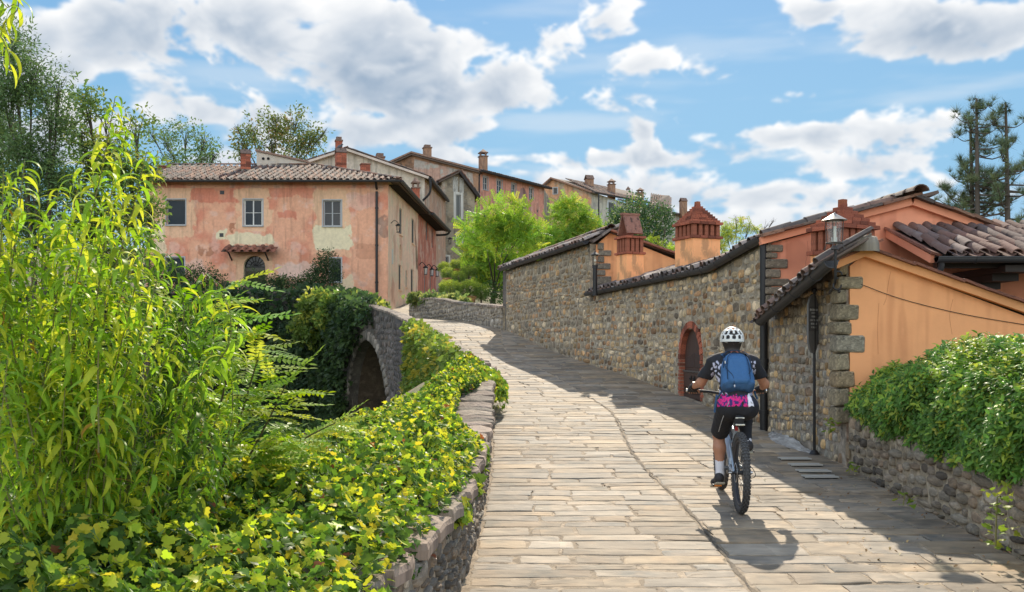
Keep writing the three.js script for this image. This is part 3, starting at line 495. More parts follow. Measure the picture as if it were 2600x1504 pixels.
const BRICK_TONES = (() => { seed(235); return Array.from({ length: 16 }, () => { const v = R(.45, 1.25), w = rnd() < .2 ? .5 : 1; return C(v, v * lerp(1.5, 1, w), v * lerp(1.9, 1, w)); }); })();
function bricks(parent, list) { for (const b of list) { const o = part('brick', pick(BRICKS), toned(M.brick, b.tone ?? pick(BRICK_TONES)), parent); o.position.copy(b.p); o.quaternion.copy(b.q); o.scale.copy(b.s); } }
function course(list, c, w, d, y, h, ry, bl = .21, thick = .12, tone) {    // a ring of bricks round a rectangle W x D turned by RY
  const q0 = new THREE.Quaternion().setFromEuler(new THREE.Euler(0, ry, 0));
  for (const [len, off, a, cut] of [[w, d / 2, 0, 0], [w, d / 2, Math.PI, 0], [d, w / 2, Math.PI / 2, thick], [d, w / 2, -Math.PI / 2, thick]]) {
    const L = len - cut * 2, n = Math.max(1, Math.round(L / bl)), s = L / n, sh = rnd() < .5 ? 0 : 0;
    for (let i = 0; i < n; i++) { const l = new V3(-L / 2 + s * (i + .5) + sh, 0, off - thick / 2).applyAxisAngle(new V3(0, 1, 0), a).applyQuaternion(q0); list.push({ p: new V3(c.x + l.x, y + h / 2 + R(-.002, .002), c.z + l.z), q: q0.clone().multiply(new THREE.Quaternion().setFromEuler(new THREE.Euler(R(-.01, .01), a + R(-.015, .015), 0))), s: new V3(s - .008, h - .007, thick + R(-.004, .006)), tone }); }
  }
}
const stained = (base, sd) => { // plaster with grime, runs and bare patches of its own
  const a = tfbm(3, sd, 5), b = tfbm(20, sd + 3, 4), r = tfbm(40, sd + 5, 3); const m = base.clone(); m.map = tex(256, 1.3, (x, y) => { const k = sst(.5, .75, a(x, y)) * .38 + sst(.62, .75, r(x, y * .15)) * .15, w = sst(.6, .7, b(x, y)) * .12; return [clamp(.95 - k + w, 0, 1), clamp(.95 - k * .85 + w * 1.2, 0, 1), clamp(.95 - k * .7 + w * 1.3, 0, 1)]; }); return m; };
const ORANGE_OLD = stained(M.orange, 301);

// ---------------------------------------------------------------- long outbuilding: curved stone street wall, salmon gable towards the viewer
const LO = thing('outbuilding', 'long low stone outbuilding with curved street wall, arched brown door and salmon gable', 'building');
const loPath = new Path([[3.79, 13.98], [3.51, 16.5], [3.26, 18.5], [2.75, 21], [1.98, 24]], 1);
const loEave = (u) => { const { p } = loPath.at(u), x = HX + F * p.x / -p.z, y = x > 1812 ? lerp(683, 612, (x - 1812) / 126) : lerp(745, 683, (x - 1508) / 304); return EYE + (HY - y) / F * -p.z; };   // two straight runs that meet at a kink
{
  const gnd = (u) => gz(-loPath.at(u).p.z) - .05, dA = loPath.uOfPx(1780), dB = loPath.uOfPx(1729), dc = (dA + dB) / 2, dw = dB - dA, dBase = gz(-loPath.at(dc).p.z) - .02, dTop = dBase + 1.36;
  const W = part('street_wall', mg([slabWall(loPath, (u) => gnd(u) - .4, (u) => loEave(u) - .03, .45, .25, 0, dA), slabWall(loPath, (u) => gnd(u) - .4, (u) => loEave(u) - .03, .45, .25, dB), slabWall(loPath, () => dTop - .02, (u) => loEave(u) - .03, .45, .2, dA, dB)]), M.mortar, LO);
  rubble(LO, loPath, gnd, (u) => loEave(u) - .05, { seed: 241, h: [.1, .18], w: [.12, .34], tones: TONE_WARM, deep: .75, u0: .06, skip: (u, v, w) => Math.abs(u - dc) < dw / 2 + .16 + w / 2 && v < dTop - .4 || Math.hypot(u - dc, v - (dTop - dw / 2)) < dw / 2 + .15 + w * .3 });
  // brick surround
  const { p, t, n } = loPath.at(dc), bl = []; seed(243); const B = new THREE.Matrix4().makeBasis(t.clone().negate(), new V3(0, 1, 0), n); if (B.determinant() < 0) B.makeBasis(t, new V3(0, 1, 0), n); const q = new THREE.Quaternion().setFromRotationMatrix(B), at = (x, y, d) => p.clone().addScaledVector(t, x).addScaledVector(n, d).setY(y);
  const r = dw / 2, sp = dTop - r; let jj = 0;
  for (let y = dBase + .02; y < sp - .03; y += .068, jj++) for (const s of [-1, 1]) { const w = (jj % 2 ? .17 : .10) + R(-.02, .03); bl.push({ p: at(s * (r + w / 2 - .005), y + .03, -.045 + R(-.01, .012)), q, s: new V3(w, .058, .14) }); }
  for (let i = 0; i < 19; i++) { const a = Math.PI * (i + .5) / 19; bl.push({ p: at((r + .065) * Math.cos(a), sp + (r + .065) * Math.sin(a), -.045 + R(-.006, .01)), q: q.clone().multiply(new THREE.Quaternion().setFromAxisAngle(new V3(0, 0, 1), (B.elements[0] * t.x > 0 ? 1 : -1) * (a - Math.PI / 2))), s: new V3((r + .06) * Math.PI / 19 - .008, .13, .15) }); }
  bricks(LO, bl);
  // door
  const pl = new Pl([p.x - t.x * -0, -p.z], [p.x - t.x, -(p.z - t.z)]); const L = -.06;
  const arch = (w, y0, y1) => { const s = new THREE.Shape(), k = w / 2; s.moveTo(-k, y0); s.lineTo(k, y0); s.lineTo(k, y1 - k); s.absarc(0, y1 - k, k, 0, Math.PI, false); s.lineTo(-k, y0); return s; };
  const ex = (s, d, z) => pl.put(new THREE.ExtrudeGeometry(s, { depth: d, bevelEnabled: true, bevelSize: .006, bevelThickness: .006, bevelSegments: 1, curveSegments: 16 }).translate(0, 0, z));
  const wood = std(C(.075, .038, .026), { map: T.woodC, roughness: .65, bumpMap: T.woodC, bumpScale: .003 });
  const D = part('door', ex(arch(dw - .01, dBase, dTop), .04, L - .06), wood, LO); const y1 = dBase + .56;
  for (const s of [-1, 1]) { const h = new THREE.Shape(); const a = s * .04, b = s * (dw / 2 - .07); h.moveTo(a, y1 + .06); h.lineTo(b, y1 + .06); h.lineTo(b, sp + .02); h.lineTo(a, sp + .12); h.closePath(); part('panel', ex(h, .012, L - .02), std(C(.055, .027, .02), { map: T.woodC, roughness: .6 }), D); }
  part('lower_panel', pl.put(box(dw - .02, .28, .03, 0, dBase + .38, L)), std(C(.085, .042, .028), { map: T.woodC, roughness: .6 }), D);
  part('ledge', pl.put(box(dw - .02, .025, .05, 0, y1 - .02, L + .01)), std(C(.12, .1, .085), { map: T.woodC }), D);
  for (const y of [.10, .2]) part('bottom_board', pl.put(box(dw - .02, .085, .03, 0, dBase + y - .03, L)), wood, D);
  for (const s of [-1, 1]) part('handle', mg([pl.put(box(.035, .085, .02, s * .1, dBase + .42, L + .02)), pl.put(xf(new THREE.TorusGeometry(.026, .007, 6, 12), s * .1, dBase + .4, L + .045))]), M.iron, D);
  // eave, gutter, pipe, tiles
  const gp = []; for (let u = -.02; u <= loPath.L + .12; u += .2) { const { p: a, n: m } = loPath.at(clamp(u, 0, loPath.L)), b = a.clone().addScaledVector(m, .1).addScaledVector(loPath.at(clamp(u, 0, loPath.L)).t, u > loPath.L ? u - loPath.L : 0); gp.push(b.setY(loEave(clamp(u, 0, loPath.L)) + .02)); }
  gutter(LO, gp, .08);
  const pp = loPath.at(.03).p; downpipe(LO, pp.x - .06, pp.z + .02, gz(14) - .02, loEave(0) + .02, .055, [1.38, .62]);
  const slope = 15 * Math.PI / 180, eave = (s) => { const { p: a, t: tt, n: nn } = loPath.at(s); return { p: a.clone().addScaledVector(nn, -.06).setY(loEave(s) + .06), t: tt, up: nn.clone().negate().multiplyScalar(Math.cos(slope)).add(new V3(0, Math.sin(slope), 0)) }; };
  tiles(LO, eave, loPath.L, 2.5, { seed: 245, jit: 1.8, tones: TILE_GREY, dx: .27 });
  for (let i = 0; i < 8; i++) { const a = eave(loPath.L * i / 8), b = eave(loPath.L * (i + 1) / 8); const o = deck(LO, [a.p, b.p, b.p.clone().addScaledVector(b.up, 2.7), a.p.clone().addScaledVector(a.up, 2.7)], M.clay, .05); o.name = numbered('roof_deck'); }
  // gable
  const gp2 = new Pl([3.72, 13.96], [11, 13.96]), G = (px, py) => gp2.uv(px, py), [, yl] = G(1952, 618), pk = G(2312, 522), rr = G(2600, 625);
  const ext = [rr[0] + 3, rr[1] - 3 * (pk[1] - rr[1]) / (rr[0] - pk[0])];
  part('gable_wall', wallGeo(gp2, [[.12, 0], [ext[0], 0], [ext[0], ext[1]], pk, [.12, yl]], [], .35), M.salmon, LO);
  const verge = [[-.05, yl - .02], pk, ext].map(([u, v]) => gp2.at(u, v, .02));
  part('verge_band', mg([sweep([verge[0], verge[1]], [[-.08, -.005], [.07, -.005], [.07, .10], [-.08, .10]]), sweep([verge[1], verge[2]], [[-.08, -.005], [.07, -.005], [.07, .10], [-.08, .10]])]), M.salmon, LO);
  const vt = []; seed(247); for (const [a, b] of [[verge[0], verge[1]], [verge[1], verge[2]]]) { const d = new V3().subVectors(b, a), l = d.length(); d.normalize(); const qq = new THREE.Quaternion().setFromUnitVectors(new V3(1, 0, 0), d); for (let u = 0; u < l; u += .3) vt.push({ g: pick(BRICKS), m: mat4(a.clone().addScaledVector(d, u + .15).add(new V3(0, .125, .03)), qq.clone().multiply(new THREE.Quaternion().setFromEuler(new THREE.Euler(R(-.05, .05), 0, R(-.05, .03)))), new V3(R(.29, .36), R(.03, .055), .3)), k: RI(30) }); }
  for (const q2 of vt) { const o = part('verge_tile', q2.g, toned(M.tile, TILE_TONES[q2.k]), LO); q2.m.decompose(o.position, o.quaternion, o.scale); }
  const back = gp2.at(pk[0], pk[1], 0), rid = (z) => new V3(back.x - (z) * .05, back.y + .1, back.z - z);
  { const acc = []; for (let z = -.15; z < 9; z += .38) { const o = part('ridge_tile', pick(TILES), toned(M.tile, pick(TILE_TONES)), LO); o.position.copy(rid(z)).y += .06; o.rotation.set(R(-.04, .04), R(-.05, .05), 0); o.scale.set(1.35, 1.2, .95); } }
  { const a = back.clone(), e = gp2.at(ext[0], ext[1]); deck(LO, [a.clone().setY(a.y + .1), e.clone().setY(e.y + .1), e.clone().add(new V3(-.6, .1, -11)), a.clone().add(new V3(-.6, .1, -11))], M.clay, .05).name = numbered('roof_deck'); }
  // quoins
  seed(248); for (const [x0, x1, y0, y1] of [[1955, 1988, 622, 640], [1954, 1974, 642, 656], [1953, 2000, 658, 682], [1953, 1982, 684, 706], [1952, 2004, 708, 727], [1952, 1984, 729, 748], [1953, 1990, 750, 790]]) { const a = G(x0, y1), b = G(x1, y0); const g = rbox(b[0] - a[0] + .06, b[1] - a[1], .16, .025, (a[0] + b[0]) / 2 - .03, (a[1] + b[1]) / 2, -.045); const v = R(.8, 1.15); part('quoin', gp2.put(g), toned(M.stone, C(.26 * v, .22 * v, .17 * v)), LO); }
  part('crack', tube([[2050, 612], [2052, 640], [2046, 668], [2048, 700]].map(([x, y]) => gp2.at(...G(x, y), .001)), .002, 4, 16), toned(M.salmon, C(.45, .4, .38)), LO);
  // lean-to canopy on the gable
  const A = P(2262, 584, 13.94), Bq = P(2378, 646, 12.4), up = new V3().subVectors(A, Bq).setX(0), len = up.length(); up.normalize(); const x0 = A.x, Wc = 4;
  tiles(LO, (s) => ({ p: new V3(x0 + s, Bq.y, Bq.z), t: new V3(1, 0, 0), up }), Wc, len - .05, { seed: 249, dx: .215, dy: .36, jit: 1.5, sx: .92, tones: TILE_DARK });
  const cq = [new V3(x0 - .02, Bq.y, Bq.z), new V3(x0 + Wc, Bq.y, Bq.z), new V3(x0 + Wc, A.y, A.z), new V3(x0 - .02, A.y, A.z)].map((v) => v.add(new V3(0, -.005, 0))); deck(LO, cq, M.darkwood, .05).name = numbered('canopy_boards');
  part('canopy_verge', sweep([cq[0].clone().add(new V3(-.02, -.02, -.05)), cq[3].clone().add(new V3(-.02, -.02, 0))], [[-.03, -.085], [.03, -.085], [.03, .02], [-.03, .02]]), M.salmon, LO);
  for (let i = 0; i < 4; i++) { const o = part('verge_tile', pick(BRICKS), toned(M.tile, pick(TILE_RED)), LO); o.position.lerpVectors(cq[0], cq[3], (i + .5) / 4).y += .012; o.quaternion.setFromUnitVectors(new V3(1, 0, 0), up.clone().negate()); o.scale.set(len / 4 + .03, .035, .16); }
  gutter(LO, [new V3(x0 - .05, Bq.y - .05, Bq.z + .07), new V3(x0 + Wc, Bq.y - .05, Bq.z + .07)], .07);
  part('gutter_spout', tube([new V3(x0 + .02, Bq.y - .1, Bq.z + .06), new V3(x0 + .03, Bq.y - .2, Bq.z + .02), new V3(x0 - .12, Bq.y - .32, Bq.z - .15), new V3(x0 - .3, Bq.y - .38, Bq.z - .5)], .04), M.metal, LO);
  part('beam', mg([box(Wc, .12, .12, x0 + Wc / 2 + .1, Bq.y - .1, Bq.z - .3), ...[.5, 1, 1.5, 2, 2.5, 3].map((k) => rod(new V3(x0 + k, Bq.y - .05, Bq.z - .02), new V3(x0 + k, A.y - .1, A.z), .04, .04, 4))]), M.darkwood, LO);
  const bx = P(2530, 680, 13.1).x; part('bracket', mg([box(.42, .09, 1.5, bx, Bq.y - .18, -13.2), box(.36, .1, 1.1, bx, Bq.y - .27, -13.4), box(.28, .1, .7, bx, Bq.y - .36, -13.6)]), M.darkwood, LO);
}
// chimneys of the long outbuilding
function stepChimney(parent, name, c, w, d, ry, y0, ySh, yCol, yTop, steps, mat, plasterLeft) {
  const q = new THREE.Quaternion().setFromEuler(new THREE.Euler(0, ry, 0)), ch = part(name, xf(new THREE.BoxGeometry(w, ySh - y0, d), c.x, (y0 + ySh) / 2, c.z, 0, ry, 0), mat, parent), l = [];
  course(l, c, w + .09, d + .09, ySh, .062, ry, .2); const yc0 = ySh + .062, yc1 = yCol;
  const nc = w < .5 ? 3 : 4; for (let i = 0; i < nc; i++) for (const [x, z] of [[-1 + i * 2 / nc, 1], [1, 1 - i * 2 / nc], [1 - i * 2 / nc, -1], [-1, -1 + i * 2 / nc]]) { const v = new V3(x * (w / 2 - .045), 0, z * (d / 2 - .045)).applyQuaternion(q); l.push({ p: new V3(c.x + v.x, (yc0 + yc1) / 2, c.z + v.z), q, s: new V3(.085, yc1 - yc0, .085), tone: C(.8, .9, .9) }); }
  part('flue', xf(new THREE.BoxGeometry(w * .55, yc1 - yc0, d * .55), c.x, (yc0 + yc1) / 2, c.z, 0, ry, 0), M.black, ch);
  course(l, c, w + .1, d + .1, yc1, .062, ry, .2);
  if (steps) { const n = steps, h = (yTop - yc1 - .062) / n; for (let k = 0; k < n; k++) { const s = lerp(1.02, .16, k / (n - 1)); course(l, c, w * s, d * s, yc1 + .062 + k * h, h, ry, .17, Math.min(.12, w * s / 2.01), undefined); } l.push({ p: new V3(c.x, yTop + .02, c.z), q, s: new V3(.09, .07, .09), tone: C(.9, 1, .9) }); part('core', xf(new THREE.ConeGeometry(w * .6, yTop - yc1, 4), c.x, (yTop + yc1) / 2, c.z, 0, ry + Math.PI / 4, 0), M.mortar, ch); }
  bricks(ch, l); return ch;
}
{
  seed(260);
  const c2 = P(1771, 700, 19.6), Y = (py, Z) => EYE + (HY - py) / F * Z;
  stepChimney(LO, 'stepped_chimney', c2, .66, .66, .42, 2.9, Y(610, 19.6), Y(575, 19.6), Y(519, 19.6), 9, ORANGE_OLD);
  const c1 = P(1600, 700, 22.3), Z = 22.3, ch = stepChimney(LO, 'tent_chimney', c1, .46, .46, .42, 2.8, Y(648, Z), Y(608, Z), 0, 0, ORANGE_OLD), l = [];
  const y0 = Y(595, Z), y1 = Y(547, Z), q = new THREE.Quaternion().setFromEuler(new THREE.Euler(0, .42, 0));
  for (const s of [-1, 1]) { const g = new THREE.BoxGeometry(.42, Math.hypot(y1 - y0, .2) + .02, .045); g.rotateX(-s * Math.atan2(.2, y1 - y0)); g.translate(0, (y0 + y1) / 2, s * .12); g.rotateY(.42); g.translate(c1.x, 0, c1.z); part('hood_slab', g, toned(M.tile, C(.30, .15, .11)), ch); }
  const cap = part('hood_ridge', xf(new THREE.BoxGeometry(.48, .05, .12), c1.x, y1 + .02, c1.z, 0, .42, 0), toned(M.tile, C(.34, .17, .12)), ch);
}
// lantern on its post by the wall of the far outbuilding
function lantern(parent, c, s, glassMat) {                   // four-sided lantern, its foot at c
  const bars = [], n = 4; for (let i = 0; i < n; i++) { const a = TAU * i / n + .6; bars.push(rod(new V3(c.x + .07 * s * Math.cos(a), c.y + .02 * s, c.z + .07 * s * Math.sin(a)), new V3(c.x + .095 * s * Math.cos(a), c.y + .3 * s, c.z + .095 * s * Math.sin(a)), .009 * s)); }
  part('lantern_frame', mg([...bars, cyl(.085 * s, .085 * s, .025 * s, 12, c.x, c.y + .012 * s, c.z), cyl(.105 * s, .105 * s, .02 * s, 12, c.x, c.y + .305 * s, c.z)]), M.iron, parent);
  part('lantern_glass', cyl(.068 * s, .09 * s, .27 * s, 12, c.x, c.y + .16 * s, c.z), glassMat, parent);
  part('lantern_cap', mg([cyl(.14 * s, .03 * s, .08 * s, 12, c.x, c.y + .355 * s, c.z), sph(.02 * s, c.x, c.y + .41 * s, c.z, 8, 6)]), M.iron, parent);
}
const GLASS = phys(C(.9, .92, .9), { transmission: 1, roughness: .12, thickness: 0, ior: 1.45 }), MILK = phys(C(.75, .75, .72), { transmission: .45, roughness: .6, thickness: 0 });
{
  const Z = 22.6, t = thing('street_lantern', 'black lantern on a short dark post beside the grey quoins of the far outbuilding', 'lantern'), c = P(1511, 676, Z), s = 1.0;
  lantern(t, c, s * .86, GLASS); part('bulb', sph(.03, c.x, c.y + .13, c.z), MILK, t);
  part('post', mg([cyl(.055, .055, .7, 12, c.x, c.y - .35, c.z), cyl(.075, .06, .05, 12, c.x, c.y - .02, c.z), cyl(.07, .07, .05, 12, c.x, c.y - .68, c.z)]), M.iron, t);
}
// ---------------------------------------------------------------- far outbuilding
const FO = thing('outbuilding', 'tall rubble outbuilding with slanting tiled roof and bright orange gable past the tent chimney', 'building');
{
  const path = new Path([[1.98, 24.02], [.95, 27.4], [-.19, 31]], 1), eave = (u) => lerp(4.2, 4.06, u / path.L), gnd = (u) => gz(-path.at(u).p.z) - .05;
  part('street_wall', slabWall(path, (u) => gnd(u) - .5, (u) => eave(u) - .04, .45), M.mortar, FO);
  rubble(FO, path, gnd, (u) => eave(u) - .06, { seed: 261, h: [.11, .21], w: [.14, .38], tones: TONE_WARM, deep: .8, u0: .02 });
  const sl = 21 * Math.PI / 180, ev = (s) => { const { p, t, n } = path.at(clamp(s, 0, path.L)); return { p: p.clone().addScaledVector(n, .02).addScaledVector(t, s - clamp(s, 0, path.L)).setY(eave(clamp(s, 0, path.L)) + .05), t, up: n.clone().negate().multiplyScalar(Math.cos(sl)).add(new V3(0, Math.sin(sl), 0)) }; };
  tiles(FO, (s) => ev(s - .1), path.L + .4, 1.05, { seed: 262, jit: 1.9, tones: TILE_GREY, dx: .27 });
  for (let i = 0; i < 5; i++) { const a = ev(path.L * i / 5), b = ev(path.L * (i + 1) / 5); deck(FO, [a.p, b.p, b.p.clone().addScaledVector(b.up, 1.1), a.p.clone().addScaledVector(a.up, 1.1)], M.clay, .05).name = numbered('roof_deck'); }
  const gp = []; for (let u = -.08; u <= path.L + .25; u += .25) { const e = ev(u); gp.push(e.p.clone().addScaledVector(path.at(clamp(u, 0, path.L)).n, .13).add(new V3(0, -.03, 0))); } gutter(FO, gp, .085);
  const g2 = new Pl([1.9, 24], [8, 24.6]), G = (x, y) => g2.uv(x, y), pk = G(1549, 592), r = G(1736, 668), l = G(1514, 622);
  part('gable_wall', wallGeo(g2, [[l[0], 1], [r[0] + 2, 1], [r[0] + 2, r[1] - .55], r, pk, l]), M.orange, FO);
  part('end_wall', wallGeo(new Pl([-.19, 31], [5, 32.5]), [[0, 0], [5, 0], [5, 3.4], [.9, 4.4], [0, 4.0]], [], .4), M.stone0, FO);
  const ridge0 = g2.at(pk[0], pk[1] + .06, .05), ridge1 = ev(path.L).p.clone().addScaledVector(ev(path.L).up, 1.1); seed(263);
  const rv = [g2.at(pk[0], pk[1] + .02, .06), g2.at(r[0] + 2, r[1] - .53, .06)], d = new V3().subVectors(rv[1], rv[0]), L = d.length(); d.normalize();
  for (let u = 0; u < L; u += .36) { const o = part('verge_tile', pick(BRICKS), toned(M.tile, pick(TILE_RED)), FO); o.position.copy(rv[0]).addScaledVector(d, u + .18).y += .03 + R(-.008, .008); o.quaternion.setFromUnitVectors(new V3(1, 0, 0), d).multiply(new THREE.Quaternion().setFromEuler(new THREE.Euler(0, 0, R(-.03, .02)))); o.scale.set(.4, .05, .3); }
  const lv = [g2.at(l[0] - .12, l[1] + .0, .06), g2.at(pk[0], pk[1] + .04, .06)]; for (let i = 0; i < 2; i++) { const o = part('verge_tile', pick(BRICKS), toned(M.tile, pick(TILE_TONES)), FO); o.position.lerpVectors(lv[0], lv[1], (i + .5) / 2).y += .05; o.quaternion.setFromUnitVectors(new V3(1, 0, 0), new V3().subVectors(lv[1], lv[0]).normalize()); o.scale.set(.3, .06, .3); }
  deck(FO, [rv[0], rv[1], rv[1].clone().add(new V3(-1.6, .1, -7)), ridge1].map((v) => v.clone().add(new V3(0, .03, 0))), M.clay, .05).name = numbered('roof_deck');
  for (let u = 0; u < 7.4; u += .36) { const o = part('ridge_tile', pick(TILES), toned(M.tile, pick(TILE_TONES)), FO); o.position.lerpVectors(ridge0, ridge1, u / 7.4).y += .06; o.lookAt(ridge0.clone().setY(o.position.y)); o.scale.set(1.3, 1.1, .95); }
  for (const [x0, x1, y0, y1] of [[1517, 1533, 617, 635], [1520, 1552, 636, 650], [1518, 1534, 651, 667], [1515, 1550, 669, 684], [1514, 1537, 686, 700], [1514, 1552, 702, 724]]) { const a = G(x0, y1), b = G(x1, y0); const v = R(.8, 1.1); part('quoin', g2.put(rbox(b[0] - a[0], b[1] - a[1], .2, .025, (a[0] + b[0]) / 2, (a[1] + b[1]) / 2, -.06)), toned(M.stone, C(.24 * v, .21 * v, .17 * v)), FO); }
}
// ---------------------------------------------------------------- near outbuilding
const NO = thing('outbuilding', 'near orange outbuilding with grey quoins, sloping gutter and lantern at its corner', 'building');
{
  const path = new Path([[4.07, 11.5], [3.93, 12.8], [3.80, 13.95]], 1), A = P(2116, 664, 10.95), B = P(1940, 812, 13.55), top = (u) => lerp(A.y, B.y, clamp(u / path.L, 0, 1)) + .1, gnd = (u) => gz(-path.at(u).p.z) - .05;
  part('street_wall', slabWall(path, (u) => gnd(u) - .4, top, .4, .1), std(C(.40, .34, .27), { map: again(T.rockC, .7), bumpMap: again(T.rockB, .5), bumpScale: .015 }), NO);
  rubble(NO, path, gnd, (u) => top(u) - .03, { seed: 271, h: [.1, .19], w: [.06, .16], tones: TONE_PALE, deep: 1.0, u0: .12 });
  const g1 = new Pl([4.0, 11.46], [9, 11.46]), G = (x, y) => g1.uv(x, y), l = G(2128, 676), pk = G(2190, 650), r = G(2600, 800), e = [r[0] + 2.4, r[1] - .9];
  part('gable_wall', wallGeo(g1, [[.1, 0], [e[0], 0], e, pk, [.1, l[1]]], [], .3), M.orange, NO);
  // moulded band and tiles along the verge
  const v0 = G(2108, 676), v1 = G(2190, 641), v2 = G(2600, 784), v3 = [v2[0] + 2.4, v2[1] - .88], q = (u) => g1.at(u[0], u[1], .03), lines = [[v0, v1], [v1, v2], [v2, v3]];
  part('verge_band', mg(lines.map(([a, b]) => sweep([q(a), q(b)], [[-.05, -.055], [.06, -.055], [.075, .0], [.09, .035], [-.05, .035]]))), M.orange, NO);
  seed(272); for (const [a, b] of lines) { const p0 = q(a), p1 = q(b), d = new V3().subVectors(p1, p0), L = d.length(); d.normalize(); for (let u = 0; u < L; u += .31) { const o = part('verge_tile', pick(BRICKS), toned(M.tile, pick(TILE_RED)), NO); o.position.copy(p0).addScaledVector(d, u + .15).add(new V3(0, .053 + R(-.006, .008), .02)); o.quaternion.setFromUnitVectors(new V3(1, 0, 0), d).multiply(new THREE.Quaternion().setFromEuler(new THREE.Euler(R(-.04, .04), 0, R(-.05, .01)))); o.scale.set(.34, .032, .26); } }
  // roof
  const Cc = g1.at(v1[0], v1[1] + .06, .02), dA = new V3().subVectors(B, A), along = dA.length(); const tA = dA.clone().normalize(), across = new V3().subVectors(Cc, A), upS = across.clone().addScaledVector(tA, -across.dot(tA)).normalize();
  tiles(NO, (s) => ({ p: A.clone().addScaledVector(tA, s).addScaledVector(upS, -.02).add(new V3(0, .055, 0)), t: tA, up: upS }), along, .55, { seed: 273, jit: 1.6, dx: .23, tones: TILE_GREY });
  deck(NO, [A, B, B.clone().addScaledVector(upS, .5), A.clone().addScaledVector(upS, .5)].map((v) => v.clone().add(new V3(0, .045, 0))), M.clay, .025).name = numbered('roof_deck');
  { const a = q(v1), b = q(v3); deck(NO, [a, b, b.clone().add(new V3(-.1, -.1, -2.7)), a.clone().add(new V3(.05, -.5, -2.7))].map((v) => v.clone().add(new V3(0, .035, -.02))), M.clay, .05).name = numbered('roof_deck'); }
  const rs = part('ridge_stone', STONES[3], toned(M.stone, C(.24, .215, .18)), NO); rs.position.copy(P(2186, 626, 11.35)); rs.rotation.set(-Math.PI / 2, 0, .2); rs.scale.set(.36, .5, .12);
  for (let i = 0; i < 3; i++) { const o = part('ridge_tile', pick(TILES), toned(M.tile, pick(TILE_TONES)), NO); o.position.copy(P(2165 - i * 26, 640 + i * 18, 11.7 + i * .35)); o.rotation.set(.1, .3, 0); o.scale.set(1.3, 1.2, 1); }
  gutter(NO, [A.clone().add(new V3(-.04, 0, .05)), B.clone().add(new V3(-.04, 0, -.05))], .085);
  seed(274); for (const [x0, x1, y0, y1, w] of [[2130, 2153, 664, 700], [2128, 2192, 701, 733], [2128, 2150, 735, 771], [2125, 2182, 773, 814], [2120, 2163, 818, 850], [2125, 2196, 852, 897], [2122, 2159, 900, 941], [2124, 2172, 944, 985], [2122, 2160, 988, 1030], [2122, 2168, 1034, 1075]]) { const a = G(x0, y1), b = G(x1, y0), v = R(.85, 1.15), k = RI(3); const g = new RoundedBoxGeometry(b[0] - a[0], b[1] - a[1], .3, 3, .035), pp = g.attributes.position; for (let i = 0; i < pp.count; i++) pp.setXYZ(i, pp.getX(i) + .012 * n3(pp.getX(i) * 9, pp.getY(i) * 9 + x0, 1), pp.getY(i) + .01 * n3(pp.getX(i) * 9, pp.getY(i) * 9 + x0, 5), pp.getZ(i) + .008 * n3(pp.getX(i) * 12, pp.getY(i) * 12 + x0, 9)); g.computeVertexNormals(); g.translate((a[0] + b[0]) / 2, (a[1] + b[1]) / 2, -.13); part('quoin', g1.put(g), toned(M.stone, [C(.32 * v, .275 * v, .19 * v), C(.28 * v, .26 * v, .205 * v), C(.33 * v, .26 * v, .165 * v)][k]), NO); }
  // chimney behind its ridge
  seed(275); const Z = 13.1, c = P(2140, 700, Z), Y = (py) => EYE + (HY - py) / F * Z;
  const ch = stepChimney(NO, 'stepped_chimney', c, .60, .60, .5, 1.8, Y(648), Y(588), Y(517), 6, M.orange);
  // cable that sags along the gable
  part('cable', tube([g1.at(.22, G(2190, 722)[1], .02), g1.at(G(2280, 760)[0], G(2280, 757)[1], .012), g1.at(G(2440, 800)[0], G(2440, 797)[1], .012), g1.at(G(2620, 830)[0], G(2620, 828)[1], .012)], .004, 5), M.iron, NO);
  for (const pts of [[[2262, 690], [2256, 720], [2250, 760], [2244, 775]], [[2232, 770], [2229, 830], [2230, 900]], [[2420, 760], [2412, 800], [2418, 850]]]) part('crack', tube(pts.map(([x, y]) => g1.at(...G(x, y), .001)), .0017, 4, 16), toned(M.orange, C(.5, .45, .42)), NO);
  // small service cover at the foot of the wall
  const cv = path.at(.05); part('service_cover', box(.02, .2, .11, cv.p.x - .02, gz(11.4) + .2, cv.p.z + .18), std(C(.36, .27, .17), { map: T.rockC, roughness: .7 }), NO);
}
